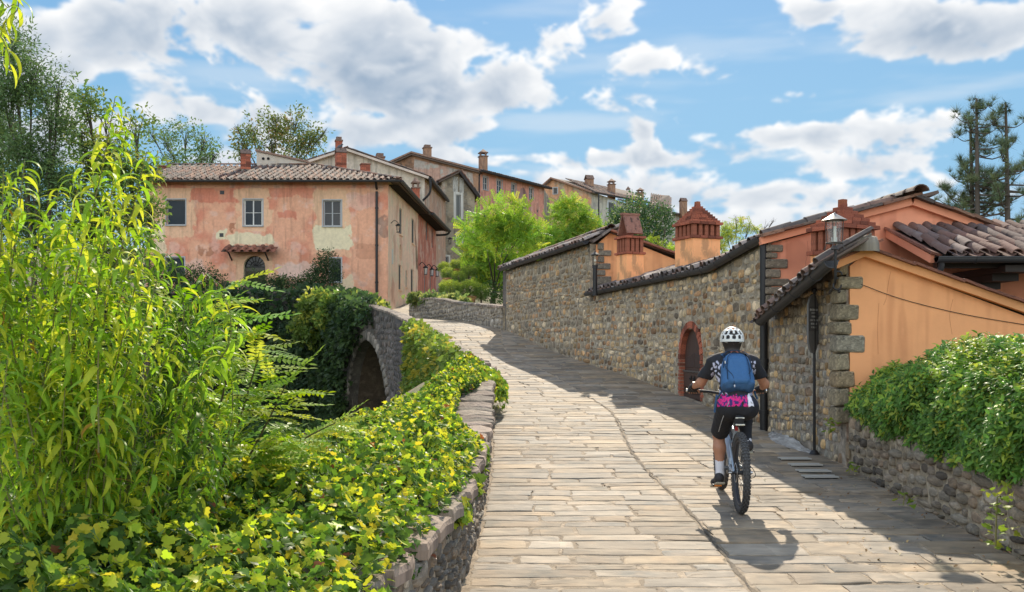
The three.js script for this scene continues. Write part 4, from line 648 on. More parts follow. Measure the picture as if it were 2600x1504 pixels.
{ // lantern on a scrolled iron arm at the corner
  const t = thing('wall_lantern', 'round glass lantern on a wrought iron arm above the corner quoins of the orange outbuilding', 'lantern'), Z = 10.75, c = P(2119, 622, Z), s = 1.0, r = .085;
  part('glass', cyl(r * .86, r * .96, .24, 20, c.x, c.y + .14, c.z), GLASS, t); part('bulb', mg([cyl(.022, .022, .12, 10, c.x, c.y + .15, c.z), cyl(.03, .03, .05, 10, c.x, c.y + .06, c.z)]), MILK, t);
  part('cap', mg([cyl(.145, .02, .075, 18, c.x, c.y + .315, c.z), sph(.013, c.x, c.y + .36, c.z, 8, 6)]), std(C(.34, .31, .28), { roughness: .45, metalness: .5 }), t);
  const bars = []; for (let i = 0; i < 4; i++) { const a = TAU * i / 4 + .5; bars.push(tube([new V3(c.x + (r + .03) * Math.cos(a), c.y - .06, c.z + (r + .03) * Math.sin(a)), new V3(c.x + (r + .008) * Math.cos(a), c.y, c.z + (r + .008) * Math.sin(a)), new V3(c.x + (r + .012) * Math.cos(a), c.y + .28, c.z + (r + .012) * Math.sin(a))], .006, 5)); }
  part('frame', mg([...bars, xf(new THREE.TorusGeometry(r + .006, .008, 6, 20), c.x, c.y + .02, c.z, Math.PI / 2), xf(new THREE.TorusGeometry(r + .01, .008, 6, 20), c.x, c.y + .275, c.z, Math.PI / 2), cyl(.05, .02, .05, 10, c.x, c.y - .03, c.z)]), std(C(.07, .06, .055), { roughness: .5, metalness: .4 }), t);
  const b = P(2131, 745, 10.9); part('arm', mg([tube([new V3(c.x + .012, c.y - .04, c.z), new V3(c.x + .02, c.y - .3, c.z - .02), new V3(c.x + .03, c.y - .42, c.z - .06), new V3(b.x - .01, b.y + .02, b.z - .3)], .016, 7), xf(new THREE.TorusGeometry(.04, .011, 6, 14, 4.6), c.x + .06, c.y - .34, c.z - .04), xf(new THREE.TorusGeometry(.045, .011, 6, 14, 4.6), c.x + .06, c.y - .46, c.z - .08, 0, 0, 2), sph(.02, b.x, b.y + .02, b.z, 8, 6)]), M.iron, t);
}
{ // sign on its pole
  const t = thing('information_sign', 'slim dark sign with pale lettering on an iron pole against the rubble wall', 'sign'), Z = 12.2, b = P(2068, 1163, Z), pt = P(2063, 740, Z), gy = gz(Z);
  part('pole', mg([rod(new V3(b.x, gy, b.z), new V3(b.x, pt.y, b.z), .02, .018), sph(.034, b.x, pt.y + .01, b.z), cyl(.07, .035, .05, 14, b.x, gy + .025, b.z)]), M.iron, t);
  const y0 = P(0, 896, Z).y, y1 = P(0, 748, Z).y, w = .26, h = y1 - y0, s = new THREE.Shape(), k = w / 2; s.moveTo(-k, .16 * h); s.lineTo(-k * .86, .16 * h); s.bezierCurveTo(-k * .8, .06 * h, -k * .35, 0, 0, 0); s.bezierCurveTo(k * .35, 0, k * .8, .06 * h, k * .86, .16 * h); s.lineTo(k, .16 * h); s.lineTo(k, .84 * h); s.lineTo(k * .86, .84 * h); s.bezierCurveTo(k * .8, .94 * h, k * .35, h, 0, h); s.bezierCurveTo(-k * .35, h, -k * .8, .94 * h, -k * .86, .84 * h); s.lineTo(-k, .84 * h); s.closePath();
  const ry = .78, put = (g) => xf(g, b.x - .035, y0, b.z + .02, 0, ry, 0);
  part('board', put(new THREE.ExtrudeGeometry(s, { depth: .018, bevelEnabled: true, bevelSize: .005, bevelThickness: .004, bevelSegments: 1 })), std(C(.11, .105, .10), { roughness: .6 }), t);
  const cv = document.createElement('canvas'); cv.width = 256; cv.height = 512; const x = cv.getContext('2d'); x.fillStyle = '#4a4847'; x.fillRect(0, 0, 256, 512); x.fillStyle = '#d8d6d2'; x.textAlign = 'center'; x.font = 'bold 62px serif'; x.fillText('BORGO', 128, 90);
  const r = mulberry(5); [[150, 130], [225, 160], [300, 215], [375, 190], [450, 140]].forEach(([y, w]) => { for (let q = 128 - w / 2; q < 128 + w / 2; q += 13) if (r() > .12) { x.fillRect(q, y - 34, 4, 36); if (r() > .4) x.fillRect(q, y - 34 + (r() > .5 ? 0 : 30), 9, 5); if (r() > .5) x.fillRect(q + 6, y - 34, 3, 36); } });
  const tx = new THREE.CanvasTexture(cv); tx.colorSpace = THREE.SRGBColorSpace; const pg = new THREE.PlaneGeometry(w * .9, .42 * h); part('lettering', put(pg.translate(0, .58 * h, .0245)), std(C(1, 1, 1), { map: tx, roughness: .6 }), t);
}
{ // drain grates let into the paving, and grit heaped at the wall foot
  const g = [[2018, 1180], [2045, 1191], [2066, 1203], [2082, 1214]];
  g.forEach(([px, py], i) => {
    const t = thing('drain_grate', ['pale slotted drain grate nearest the sign pole', 'pale slotted drain grate second from the sign pole', 'pale slotted drain grate third from the sign pole', 'pale slotted drain grate farthest from the sign pole'][i], 'drain grate', 'row of four drain grates in the paving'); const Z = (EYE - .12) * F / (py - HY), c = P(px, py, Z); const y = gz(Z) + .018; const sl = [];
    for (let k = 0; k < 13; k++) sl.push(box(.012, .014, .13, c.x - .168 + k * .028, y, c.z, 0, .35, 0)); sl.push(box(.38, .016, .014, c.x, y, c.z - .07), box(.38, .016, .014, c.x, y, c.z + .07));
    part('grating', mg(sl), std(C(.40, .38, .34), { roughness: .7 }), t); part('pit', box(.36, .01, .13, c.x, y - .012, c.z), M.black, t);
  });
  seed(290); const p = [], idx = [], uv = []; const a = new V3(3.78, gz(13.9), -13.8), b = new V3(3.88, gz(12.2), -12.2), N = 24;
  for (let i = 0; i <= N; i++) for (let j = 0; j <= 8; j++) { const c = new V3().lerpVectors(a, b, i / N), s = j / 8, w = .26 * Math.sin(Math.PI * clamp(i / N, .02, .98)) ** .6; c.x += .04 - s * w; const h = .045 * (1 - s) * Math.sin(Math.PI * i / N) * (1 + .5 * n2(i * .7, j * .8)); p.push(c.x + .02 * n2(i, j), gz(-c.z) + .004 + Math.max(0, h + .008 * n2(i * 3, j * 3)), c.z); uv.push(i * .06, j * .06); }
  for (let i = 0; i < N; i++) for (let j = 0; j < 8; j++) { const k = i * 9 + j; idx.push(k, k + 1, k + 9, k + 1, k + 10, k + 9); }
  const o = new THREE.Mesh(raw(p, idx, uv), std(C(.5, .48, .45), { map: T.rockC, bumpMap: T.rockB, bumpScale: .02 })); o.name = 'grit_heap'; scene.add(o); tag(o, 'low ridge of whitish grit at the wall foot below the downpipe', 'grit heap');
}

// ---------------------------------------------------------------- windows and doors of the village
const FRAME_GREY = std(C(.36, .36, .35), { roughness: .6 }), FRAME_PALE = std(C(.62, .60, .55), { roughness: .55 }), SHUTTER = std(C(.13, .12, .1), { map: T.woodC, roughness: .7 }), SHUTTER_GREY = std(C(.22, .235, .23), { map: T.woodC, roughness: .7 }), DARKROOM = std(C(.01, .011, .013), { roughness: 1 });
function windowIn(parent, pl, [u0, v0, u1, v1], o = {}) {      // a window set back in a wall opening: frame > pane, glazing bars, sill
  const w = u1 - u0, h = v1 - v0, cx = (u0 + u1) / 2, cy = (v0 + v1) / 2, d = o.recess ?? .14, f = o.frame ?? .05, mat = o.mat ?? FRAME_GREY;
  const g = [box(f, h, .07, u0 + f / 2, cy, -d), box(f, h, .07, u1 - f / 2, cy, -d), box(w - 2 * f, f, .07, cx, v1 - f / 2, -d), box(w - 2 * f, f, .07, cx, v0 + f / 2, -d)];
  const W = part('window', pl.put(mg(g)), mat, parent);
  if (o.shutters) for (const s of [-1, 1]) { const sw = (w - 2 * f) / 2 - .01, sl = []; for (let y = v0 + f; y < v1 - f - .03; y += .09) sl.push(box(sw - .06, .07, .02, cx + s * (sw / 2 + .005), y + .05, -d - .01, .5)); sl.push(box(sw, .05, .035, cx + s * (sw / 2 + .005), v0 + f + .03, -d - .01), box(sw, .05, .035, cx + s * (sw / 2 + .005), v1 - f - .03, -d - .01)); for (const q of [-1, 1]) sl.push(box(.05, h - 2 * f, .036, cx + s * (sw / 2 + .005) + q * (sw / 2 - .025), cy, -d - .01)); part('shutter', pl.put(mg(sl)), o.shutterMat ?? SHUTTER, W); part('backing', pl.put(box(w - 2 * f, h - 2 * f, .01, cx, cy, -d - .05)), DARKROOM, W); }
  else {
    part('pane', pl.put(box(w - 2 * f, h - 2 * f, .012, cx, cy, -d - .015)), M.pane, W); const b = [];
    if (o.bars) { b.push(box(.07, h - 2 * f, .05, cx, cy, -d + .005)); for (let k = 1; k < o.bars; k++) for (const s of [-1, 1]) b.push(box(w / 2 - f - .035, .03, .04, cx + s * (w / 4 - f / 2 + .0175), v0 + f + (h - 2 * f) * k / o.bars, -d + .005)); for (const s of [-1, 1]) b.push(box(.04, h - 2 * f, .045, cx + s * (w / 2 - f - .02), cy, -d + .002)); part('glazing_bars', pl.put(mg(b)), mat, W); }
  }
  if (o.sill !== false) part('sill', pl.put(box(w + .12, .07, .16, cx, v0 - .036, .0)), o.sillMat ?? FRAME_GREY, W);
  if (o.surround) { const s = o.surround; part('surround', pl.put(mg([box(s, h + s, .025, u0 - s / 2, cy + s / 2, .0), box(s, h + s, .025, u1 + s / 2, cy + s / 2, .0), box(w, s, .025, cx, v1 + s / 2, .0)])), o.surroundMat ?? FRAME_GREY, W); }
  return W;
}
const holeUV = (pl, [x0, y0, x1, y1]) => { const a = pl.uv(x0, y1), b = pl.uv(x1, y0); return [Math.min(a[0], b[0]), Math.min(a[1], b[1]), Math.max(a[0], b[0]), Math.max(a[1], b[1])]; };

// ---------------------------------------------------------------- pink house
const PH = thing('village_house', 'big two storey house with faded pink patched plaster beside the crest of the bridge', 'house');
{
  const Z = 56, front = new Pl([-21.7, Z], [-7.35, Z]), side = new Pl([-7.35, Z], [-6.82, 68.5]), q = (x, y) => front.uv(x, y), eY = 11.08;
  // weathered plaster with the patches and stains this wall has
  const big = tfbm(5, 401, 6), mid = tfbm(14, 402, 5), fine = tfbm(60, 403, 4, .6), wob = tfbm(18, 404, 4), run = tfbm(40, 405, 4), spots = tnoise(220, 406), spots2 = tnoise(90, 407);
  const px = (x0, x1, y0, y1, c, a = 1, rad = .25) => { const l = q(x0, y1), r = q(x1, y0); return { l, r, c, a, rad }; };
  const PINK = [.72, .365, .225], RED = [.60, .19, .115], PEACH = [.74, .46, .28], CREAM = [.72, .62, .40], WORN = [.72, .50, .40], BROWN = [.40, .17, .09], DIRT = [.15, .115, .09];
  const patches = [px(372, 496, 470, 600, PEACH, .8), px(394, 417, 560, 670, CREAM, .7), px(601, 686, 477, 584, PEACH, .85), px(799, 884, 481, 578, PEACH, .9), px(840, 962, 476, 492, PEACH, .5), px(797, 893, 572, 634, CREAM, .95), px(549, 586, 473, 504, CREAM, 1, .15), px(549, 578, 581, 607, CREAM, 1, .12), px(580, 698, 592, 622, CREAM, .9, .12), px(799, 890, 634, 652, PEACH, .7), px(600, 694, 648, 745, PEACH, .85, .2), px(700, 806, 664, 708, WORN, .85, .3), px(852, 897, 704, 756, CREAM, .7), px(690, 760, 636, 668, PINK, .5), px(581, 601, 567, 587, BROWN, .9, .12), px(500, 518, 626, 649, BROWN, .8, .2), px(530, 548, 624, 649, BROWN, .8, .2), px(960, 988, 552, 600, DIRT, .55, .25), px(905, 960, 620, 660, BROWN, .4, .3), px(760, 815, 645, 690, BROWN, .25, .2), px(700, 750, 535, 555, RED, .75, .2), px(485, 600, 470, 512, RED, .8, .25), px(684, 800, 470, 500, RED, .6, .2), px(880, 960, 490, 530, WORN, .45, .3), px(418, 520, 660, 700, WORN, .5, .3)];
  const tex1 = tex(1024, 7.2, (x, y) => {
    const u = x * 14.4, v0 = y * 7.2, v = v0 < 3.6 ? v0 + 7.2 : v0, B = big(x * 2 % 1, y), m = mid(x * 2 % 1, y), f = fine(x * 2 % 1, y);
    const c = [0, 1, 2].map((k) => lerp(PINK[k], RED[k], sst(.46, .68, B) * .7)); const w2 = sst(.54, .72, m) * .42; for (let k = 0; k < 3; k++) c[k] = lerp(c[k], WORN[k], w2);
    const wx = (wob(x * 2 % 1, y) - .5) * .7, wy = (wob((x * 2 + .37) % 1, y) - .5) * .6;
    for (const p of patches) { const dx = Math.max(p.l[0] - u - wx, u + wx - p.r[0]), dy = Math.max(p.l[1] - v - wy, v + wy - p.r[1]), o = Math.hypot(Math.max(dx + p.rad, 0), Math.max(dy + p.rad, 0)) - p.rad + Math.min(Math.max(dx, dy), 0) * .3, k = sst(.05, -.06, o) * p.a; if (k > 0) for (let j = 0; j < 3; j++) c[j] = lerp(c[j], p.c[j], k); }
    const low = sst(7.2, 4.5, v), st = sst(.55, .75, run(x * 2 % 1, y * .12)) * .18, sp = spots(x * 2 % 1, y) > .955 ? .45 * low + .1 : 0, s2 = spots2(x * 2 % 1, y) > .965 ? .4 : 0, k = (1 - st) * (.84 + .3 * f) * (1 - sp) * (1 - s2 * .7) * (1 - sst(.6, .8, m) * low * .25);
    return [c[0] * k, c[1] * k, c[2] * k];
  }, 2);
  const bumpT = again(T.plasB, 2.2), plaster = std(C(1, 1, 1), { map: tex1, bumpMap: bumpT, bumpScale: .012, roughness: .95 });
  const tex2 = tex(512, 8, (x, y) => { const B = big(x, y), m = mid(x, y), f = fine(x, y), c = [0, 1, 2].map((k) => lerp(lerp([.88, .57, .38][k], CREAM[k], sst(.48, .64, m) * .45), [.66, .32, .21][k], sst(.52, .66, B) * .7)), st = sst(.5, .7, run(x, y * .12)) * .12; return c.map((v) => v * (.85 + .28 * f) * (1 - st)); });
  const sidePlaster = std(C(1, 1, 1), { map: tex2, bumpMap: bumpT, bumpScale: .02, roughness: .95 });
  const up = [[422, 507, 470, 571, 0], [618, 507, 666, 573, 2], [820, 509, 866, 574, 3]], lowW = [[420, 654, 467, 712, 0], [838, 656, 866, 716, 0]], door = holeUV(front, [618, 650, 673, 748]); door[1] = 3.5; door.push(true);
  const holes = [...up, ...lowW].map((h) => holeUV(front, h));
  part('front_wall', wallGeo(front, [[0, 2.4], [14.35, 2.4], [14.35, eY + .25], [0, eY + .25]], [...holes, door], .4), plaster, PH);
  [...up, ...lowW].forEach((h, i) => windowIn(PH, front, holes[i], h[4] === 2 ? { bars: 2, mat: FRAME_PALE, frame: .05, surround: .07 } : h[4] === 3 ? { bars: 2, mat: FRAME_GREY, surround: .07 } : { surround: .07, recess: .2 }));
  { const [a, b, c, d] = door, D = part('arched_door', front.put(mg([box(c - a, d - b - (c - a) / 2, .06, (a + c) / 2, (b + d - (c - a) / 2) / 2, -.3)])), SHUTTER, PH), r = (c - a) / 2, cy = d - r, cx = (a + c) / 2; part('fanlight', front.put(xf(new THREE.CircleGeometry(r, 20, 0, Math.PI), cx, cy, -.3)), M.pane, D); const g = []; for (let k = 1; k < 8; k++) g.push(rod(new V3(cx, cy, -.27), new V3(cx + r * Math.cos(Math.PI * k / 8), cy + r * Math.sin(Math.PI * k / 8), -.27), .018, .018, 5)); g.push(xf(new THREE.TorusGeometry(r * .5, .02, 5, 18, Math.PI), cx, cy, -.27), box(c - a, .07, .05, cx, cy, -.27)); part('fan_grille', front.put(mg(g)), M.iron, D); for (const s of [-1, 1]) part('door_panel', front.put(box(r * .8, .7, .03, cx + s * r * .47, cy - .6, -.265)), std(C(.1, .075, .055), { map: T.woodC }), D); }
  for (const r of [[558, 485, 569, 493], [557, 593, 567, 601]]) { const [a, b, c, d] = holeUV(front, r); part('vent', front.put(mg([box(c - a, .03, .04, (a + c) / 2, b, .01), box(c - a, .03, .04, (a + c) / 2, d, .01), ...[0, 1, 2].map((k) => box(c - a, .02, .04, (a + c) / 2, lerp(b, d, (k + .7) / 3.4), .0)), box(c - a, d - b, .01, (a + c) / 2, (b + d) / 2, .001)])), M.metal, PH); }
  // little tiled hood over the door
  { const a = q(574, 640), b = q(694, 640), y0 = q(600, 642)[1], n = 1.0, p0 = front.at(a[0], y0, n), upv = new V3(0, .42, -n).normalize(); tiles(PH, (s) => ({ p: p0.clone().add(new V3(s, 0, 0)), t: new V3(1, 0, 0), up: upv }), b[0] - a[0], 1.0, { seed: 410, dx: .5, dy: .5, tones: TILE_RED, jit: 1.3 }); deck(PH, [p0.clone(), p0.clone().add(new V3(b[0] - a[0], 0, 0)), front.at(b[0], y0 + .42, 0), front.at(a[0], y0 + .42, 0)], M.clay, .05).name = numbered('hood_boards'); for (const u of [a[0] + .35, b[0] - .3]) part('hood_bracket', mg([rod(front.at(u, y0 - .45, .02), front.at(u, y0 - .02, .8), .05, .05, 5), rod(front.at(u, y0 + .1, .02), front.at(u, y0 - .04, .95), .05, .05, 5)]), M.darkwood, PH); }
  // street side
  const sw = [[1014, 533, 1021, 594], [1045, 560, 1052, 617], [1012, 675, 1019, 735], [1030, 688, 1034, 729], [1043, 686, 1050, 742]], sd = holeUV(side, [1057, 688, 1064, 752]), sh = sw.map((h) => holeUV(side, h)), niche = holeUV(side, [1014, 622, 1019, 656]); niche.push(true);
  part('street_wall', wallGeo(side, [[.0, 2.6], [side.L, 2.6], [side.L, eY + .25], [.0, eY + .25]], [...sh, sd, niche], .45), sidePlaster, PH);
  sh.forEach((h) => windowIn(PH, side, h, { shutters: true, recess: .1, sillMat: sidePlaster, frame: .04 })); windowIn(PH, side, sd, { shutters: true, recess: .12, sill: false });
  part('niche', side.put(box(niche[2] - niche[0], niche[3] - niche[1], .02, (niche[0] + niche[2]) / 2, (niche[1] + niche[3]) / 2, -.3)), DARKROOM, PH);
  const nb = q(1018, 668); part('name_plate', side.put(box(.45, .9, .02, side.uv(996, 652)[0], side.uv(996, 652)[1], .012)), std(C(.62, .56, .46)), PH);
  part('back_walls', mg([box(.4, eY - 2.4, 12.4, -21.5, (eY + 2.4) / 2, -62.4), box(14.6, eY - 2.4, .4, -14.2, (eY + 2.4) / 2, -68.6)]), sidePlaster, PH);
  // roof: front slope with its hip, street slope, gutters
  const sl = 17.5 * Math.PI / 180, over = .62, ex0 = -22.3, ex1 = -6.62, W = ex1 - ex0, ez = Z - over, ridge = 6.3;
  const upF = new V3(0, Math.sin(sl), -Math.cos(sl));
  tiles(PH, (s) => ({ p: new V3(ex0 + s, eY + .1, -ez), t: new V3(1, 0, 0), up: upF }), W, (s) => Math.min(ridge, (W - s) / Math.cos(sl) + .1) / Math.cos(sl) * .97, { seed: 411, dx: .39, dy: .37, jit: 1.5 });
  const rY = eY + .1 + ridge * Math.tan(sl), R0 = new V3(ex0, rY, -(ez + ridge)), R1 = new V3(ex1 - ridge, rY, -(ez + ridge)), E0 = new V3(ex0, eY + .1, -ez), E1 = new V3(ex1, eY + .1, -ez), S1 = new V3(side.at(side.L, 0, over).x + .05, eY + .1, -69), S2 = new V3(S1.x - 6.2, rY, -66);
  deck(PH, [E0, E1, R1, R0].map((v) => v.clone().add(new V3(0, -.01, 0))), M.clay, .12).name = numbered('roof_deck'); deck(PH, [E1, S1, S2, R1].map((v) => v.clone().add(new V3(0, -.012, 0))), M.clay, .12).name = numbered('roof_deck'); deck(PH, [R0, R1, S2, new V3(ex0, eY, -69)], M.clay, .1).name = numbered('roof_deck');
  const eDir = new V3().subVectors(S1, E1).normalize(), upS = new V3(-eDir.z, 0, eDir.x).multiplyScalar(-Math.cos(sl)).add(new V3(0, Math.sin(sl), 0)); if (upS.x > 0) { upS.x *= -1; upS.z *= -1; }
  tiles(PH, (s) => ({ p: E1.clone().addScaledVector(eDir, s), t: eDir, up: upS }), E1.distanceTo(S1), (s) => Math.min(5.5, s / Math.cos(sl)), { seed: 412, dx: .39, dy: .38, most: 60 });
  { const d = new V3().subVectors(R1, E1), L = d.length(); seed(413); for (let u = .1; u < L; u += .36) { const o = part('hip_tile', pick(TILES), toned(M.tile, pick(TILE_TONES)), PH); o.position.copy(E1).addScaledVector(d, u / L).y += .1; o.lookAt(o.position.clone().sub(d)); o.scale.set(1.3, 1.2, 1); } for (let x = ex0; x < R1.x; x += .38) { const o = part('ridge_tile', pick(TILES), toned(M.tile, pick(TILE_TONES)), PH); o.position.set(x, rY + .09, R1.z); o.rotation.set(0, Math.PI / 2 + R(-.05, .05), 0); o.scale.set(1.3, 1.15, 1); } }
  gutter(PH, [new V3(ex0, eY + .06, -ez + .12), new V3(ex1 + .1, eY + .06, -ez + .12)], .11); gutter(PH, [new V3(ex1 + .13, eY + .06, -ez + .1), S1.clone().add(new V3(.14, -.04, 0))], .11);
  { const f = side.uv(957, 600); const x = front.at(front.uv(957, 600)[0], 0).x; part('downpipe', mg([cyl(.075, .075, eY - 4.3, 12, x, (eY + 3.5) / 2 - .1, -Z + .12), rod(new V3(x, eY - .35, -Z + .12), new V3(x + .02, eY - .02, -ez), .075), ...[3.9, 5.2, 7.4, 9.6].map((y) => cyl(.1, .1, .1, 12, x, y, -Z + .12))]), M.iron, PH); }
  // rafters under the street eave
  { const g = []; for (let u = .4; u < side.L + .3; u += .5) { const a = side.at(u, eY - .06, -.05), b = side.at(u, eY - .06, over - .05); g.push(rod(a, b, .055, .055, 4)); } part('rafters', mg(g), M.darkwood, PH); stuff(PH.children[PH.children.length - 1]); }
  // chimneys
  seed(415); const yy = (py, Zc) => EYE + (HY - py) / F * Zc;
  const chim = (x0, x1, yTop, yBase, Zc, top, mat = M.brick, tone) => { const c = P((x0 + x1) / 2, yBase, Zc), w = (x1 - x0) / F * Zc * .8, h = yy(yTop, Zc) - c.y, l = [], ch = part('chimney', box(w, h + .9, w, c.x, c.y + h / 2 - .45, c.z, 0, .35), M.mortar, PH), n = Math.round(h / .17); for (let k = 0; k < n; k++) course(l, c, w + .04, w + .04, c.y + k * h / n, h / n, .35, .3, .1, tone); bricks(ch, l);
    if (top === 'gable') for (const s of [-1, 1]) { const g = box(w * 1.15, .06, w * .8, 0, 0, s * w * .3, s * .75); xf(g, c.x, c.y + h + w * .28, c.z, 0, .35); part('cap', g, toned(M.tile, C(.2, .14, .11)), ch); } else part('cap', xf(new RoundedBoxGeometry(w * 1.2, .09, w * 1.2, 1, .02), c.x, c.y + h + .05, c.z, 0, .35, 0), toned(M.tile, C(.3, .15, .1)), ch); return ch; };
  chim(609, 637, 393, 432, 59.2, 'gable'); chim(850, 880, 390, 428, 62, 'gable'); chim(914, 940, 420, 440, 60, 'flat'); chim(398, 432, 426, 436, 60, 'flat'); part('lead_flashing', xf(new THREE.BoxGeometry(.95, .2, .8), P(623, 441, 58.8).x, yy(441, 58.8), -58.8, .3), std(C(.36, .4, .44), { roughness: .5 }), PH);
  // raised plaster gable on the roof with two round vents
  const gp = new Pl([P(640, 400, 61.5).x, 61.5], [P(820, 400, 61.5).x, 61.8]), G = (x, y) => gp.uv(x, y); const wl = part('raised_gable', wallGeo(gp, [G(651, 436), G(802, 436), G(806, 428), G(775, 412), G(655, 386), G(651, 384)], [], .4), std(C(.60, .52, .42), { map: T.plasC, bumpMap: T.plasB, bumpScale: .01 }), PH);
  part('gable_coping', sweep([gp.at(...G(648, 384), .0), gp.at(...G(776, 412), 0), gp.at(...G(812, 429), 0)], [[-.45, 0], [.12, 0], [.12, .12], [-.45, .12]]), toned(M.tile, C(.3, .2, .15)), PH); for (const x of [668, 681]) part('round_vent', gp.put(xf(new THREE.CylinderGeometry(.09, .09, .05, 14).rotateX(Math.PI / 2), ...G(x, 403), .01)), M.black, wl);
}
{ // wall lanterns along the street face
  const side = new Pl([-7.35, 56], [-6.82, 68.5]), mk = (px, py, lab) => { const [u] = side.uv(px - 8, py), b = side.at(u, side.uv(px - 8, py)[1], 0), t = thing('wall_lantern', lab, 'lantern'), c = b.clone().addScaledVector(side.N, .45); lantern(t, c.clone().setY(c.y - .3), 1.35, GLASS); part('arm', tube([b.clone().setY(b.y + .25), b.clone().addScaledVector(side.N, .22).setY(b.y + .42), c.clone().setY(c.y + .3)], .022, 6), M.iron, t); };
  mk(1000, 578, 'black lantern high on the pink house corner below its eave');
}
// ---------------------------------------------------------------- rest of the village
const rubbleFar = tex(512, 3.2, (() => { const cells = [], r = mulberry(501); for (let i = 0; i < 260; i++) cells.push([r(), r(), r(), r()]); const n = tfbm(20, 502, 4), m = tfbm(3, 503, 4); const grid = Array.from({ length: 64 }, () => []); cells.forEach((c, i) => { grid[Math.floor(c[0] * 8) + 8 * Math.floor(c[1] * 8)].push(i); }); return (x, y) => { let d1 = 9, d2 = 9, k = 0; const gx = Math.floor(x * 8), gy = Math.floor(y * 8); for (let a = -1; a < 2; a++) for (let b = -1; b < 2; b++) for (const i of grid[(gx + a + 8) % 8 + 8 * ((gy + b + 8) % 8)]) { let dx = Math.abs(cells[i][0] - x), dy = Math.abs(cells[i][1] - y); dx = Math.min(dx, 1 - dx); dy = Math.min(dy, 1 - dy) * 1.6; const d = Math.hypot(dx, dy); if (d < d1) { d2 = d1; d1 = d; k = i; } else if (d < d2) d2 = d; } const e = sst(.002, .012, d2 - d1), t = .55 + .5 * cells[k][2], w = cells[k][3], b = sst(.35, .6, m(x, y)), pl = sst(.55, .65, m((x + .4) % 1, y)) * .6; const c = [lerp(.5, t * (.62 + .12 * w), e), lerp(.45, t * .58, e), lerp(.37, t * (.50 - .1 * w), e)].map((v) => v * (.75 + .5 * n(x, y)) * lerp(1, .6, b)); return [lerp(c[0], .55, pl), lerp(c[1], .47, pl), lerp(c[2], .36, pl)]; }; })());
const STONEFAR = std(C(.62, .59, .53), { map: rubbleFar, bumpMap: rubbleFar, bumpScale: .05 }), BRICKFAR = std(C(.62, .40, .30), { map: rubbleFar, bumpMap: rubbleFar, bumpScale: .03 });
const oldPlaster = (sd, c1, c2, c3, metres = 7) => { const a = tfbm(4, sd, 5), b = tfbm(12, sd + 2, 5), f = tfbm(50, sd + 4, 3), r = tfbm(36, sd + 6, 3); return std(C(1, 1, 1), { map: tex(256, metres, (x, y) => { const k = sst(.44, .62, a(x, y)), w = sst(.56, .66, b(x, y)), st = sst(.5, .72, r(x, y * .1)) * .3; return [0, 1, 2].map((i) => lerp(lerp(c1[i], c2[i], k), c3[i], w) * (.8 + .36 * f(x, y)) * (1 - st)); }), bumpMap: again(T.plasB, 2), bumpScale: .02 }); };
function brickChimney(parent, x0, x1, yTop, yBase, Z, top = 'flat', mat = BRICKFAR) { const c = P((x0 + x1) / 2, yBase, Z), w = (x1 - x0) / F * Z * .82, h = (yBase - yTop) / F * Z, ch = part('chimney', box(w, h + 1.2, w, c.x, c.y + h / 2 - .6, c.z, 0, .3), mat, parent); part('cap', mg(top === 'gable' ? [-1, 1].map((s) => xf(box(w * 1.15, .07, w * .85, 0, 0, s * w * .3, s * .8), c.x, c.y + h + w * .3, c.z, 0, .3)) : top === 'pots' ? [box(w * 1.2, .1, w * 1.2, c.x, c.y + h, c.z, 0, .3), ...[[-1, -1], [1, -1], [1, 1], [-1, 1]].map(([a, b]) => box(w * .22, .35, w * .22, c.x + a * w * .35, c.y + h + .2, c.z + b * w * .35, 0, .3)), box(w * 1.15, .1, w * 1.15, c.x, c.y + h + .4, c.z, 0, .3), xf(new THREE.ConeGeometry(w * .7, .4, 4), c.x, c.y + h + .65, c.z, 0, 1.1)] : [box(w * 1.18, .12, w * 1.18, c.x, c.y + h, c.z, 0, .3), box(w * .8, .25, w * .8, c.x, c.y + h + .18, c.z, 0, .3)]), toned(M.tile, C(.24, .16, .12)), ch); return ch; }
function roofSlope(parent, quad, dx, dy, sd, most = 300) {      // quad: eave a, eave b, top b, top a
  const [a, b, c, d] = quad, t = new V3().subVectors(b, a), W = t.length(); t.normalize(); const up = new V3().addVectors(d, c).sub(a).sub(b).multiplyScalar(.5), len = up.length(); up.normalize();
  deck(parent, quad.map((v) => v.clone().add(new V3(0, -.02, 0))), M.clay, .15).name = numbered('roof_deck');
  tiles(parent, (s) => ({ p: a.clone().addScaledVector(t, s), t, up }), W, len, { seed: sd, dx, dy, most });
}
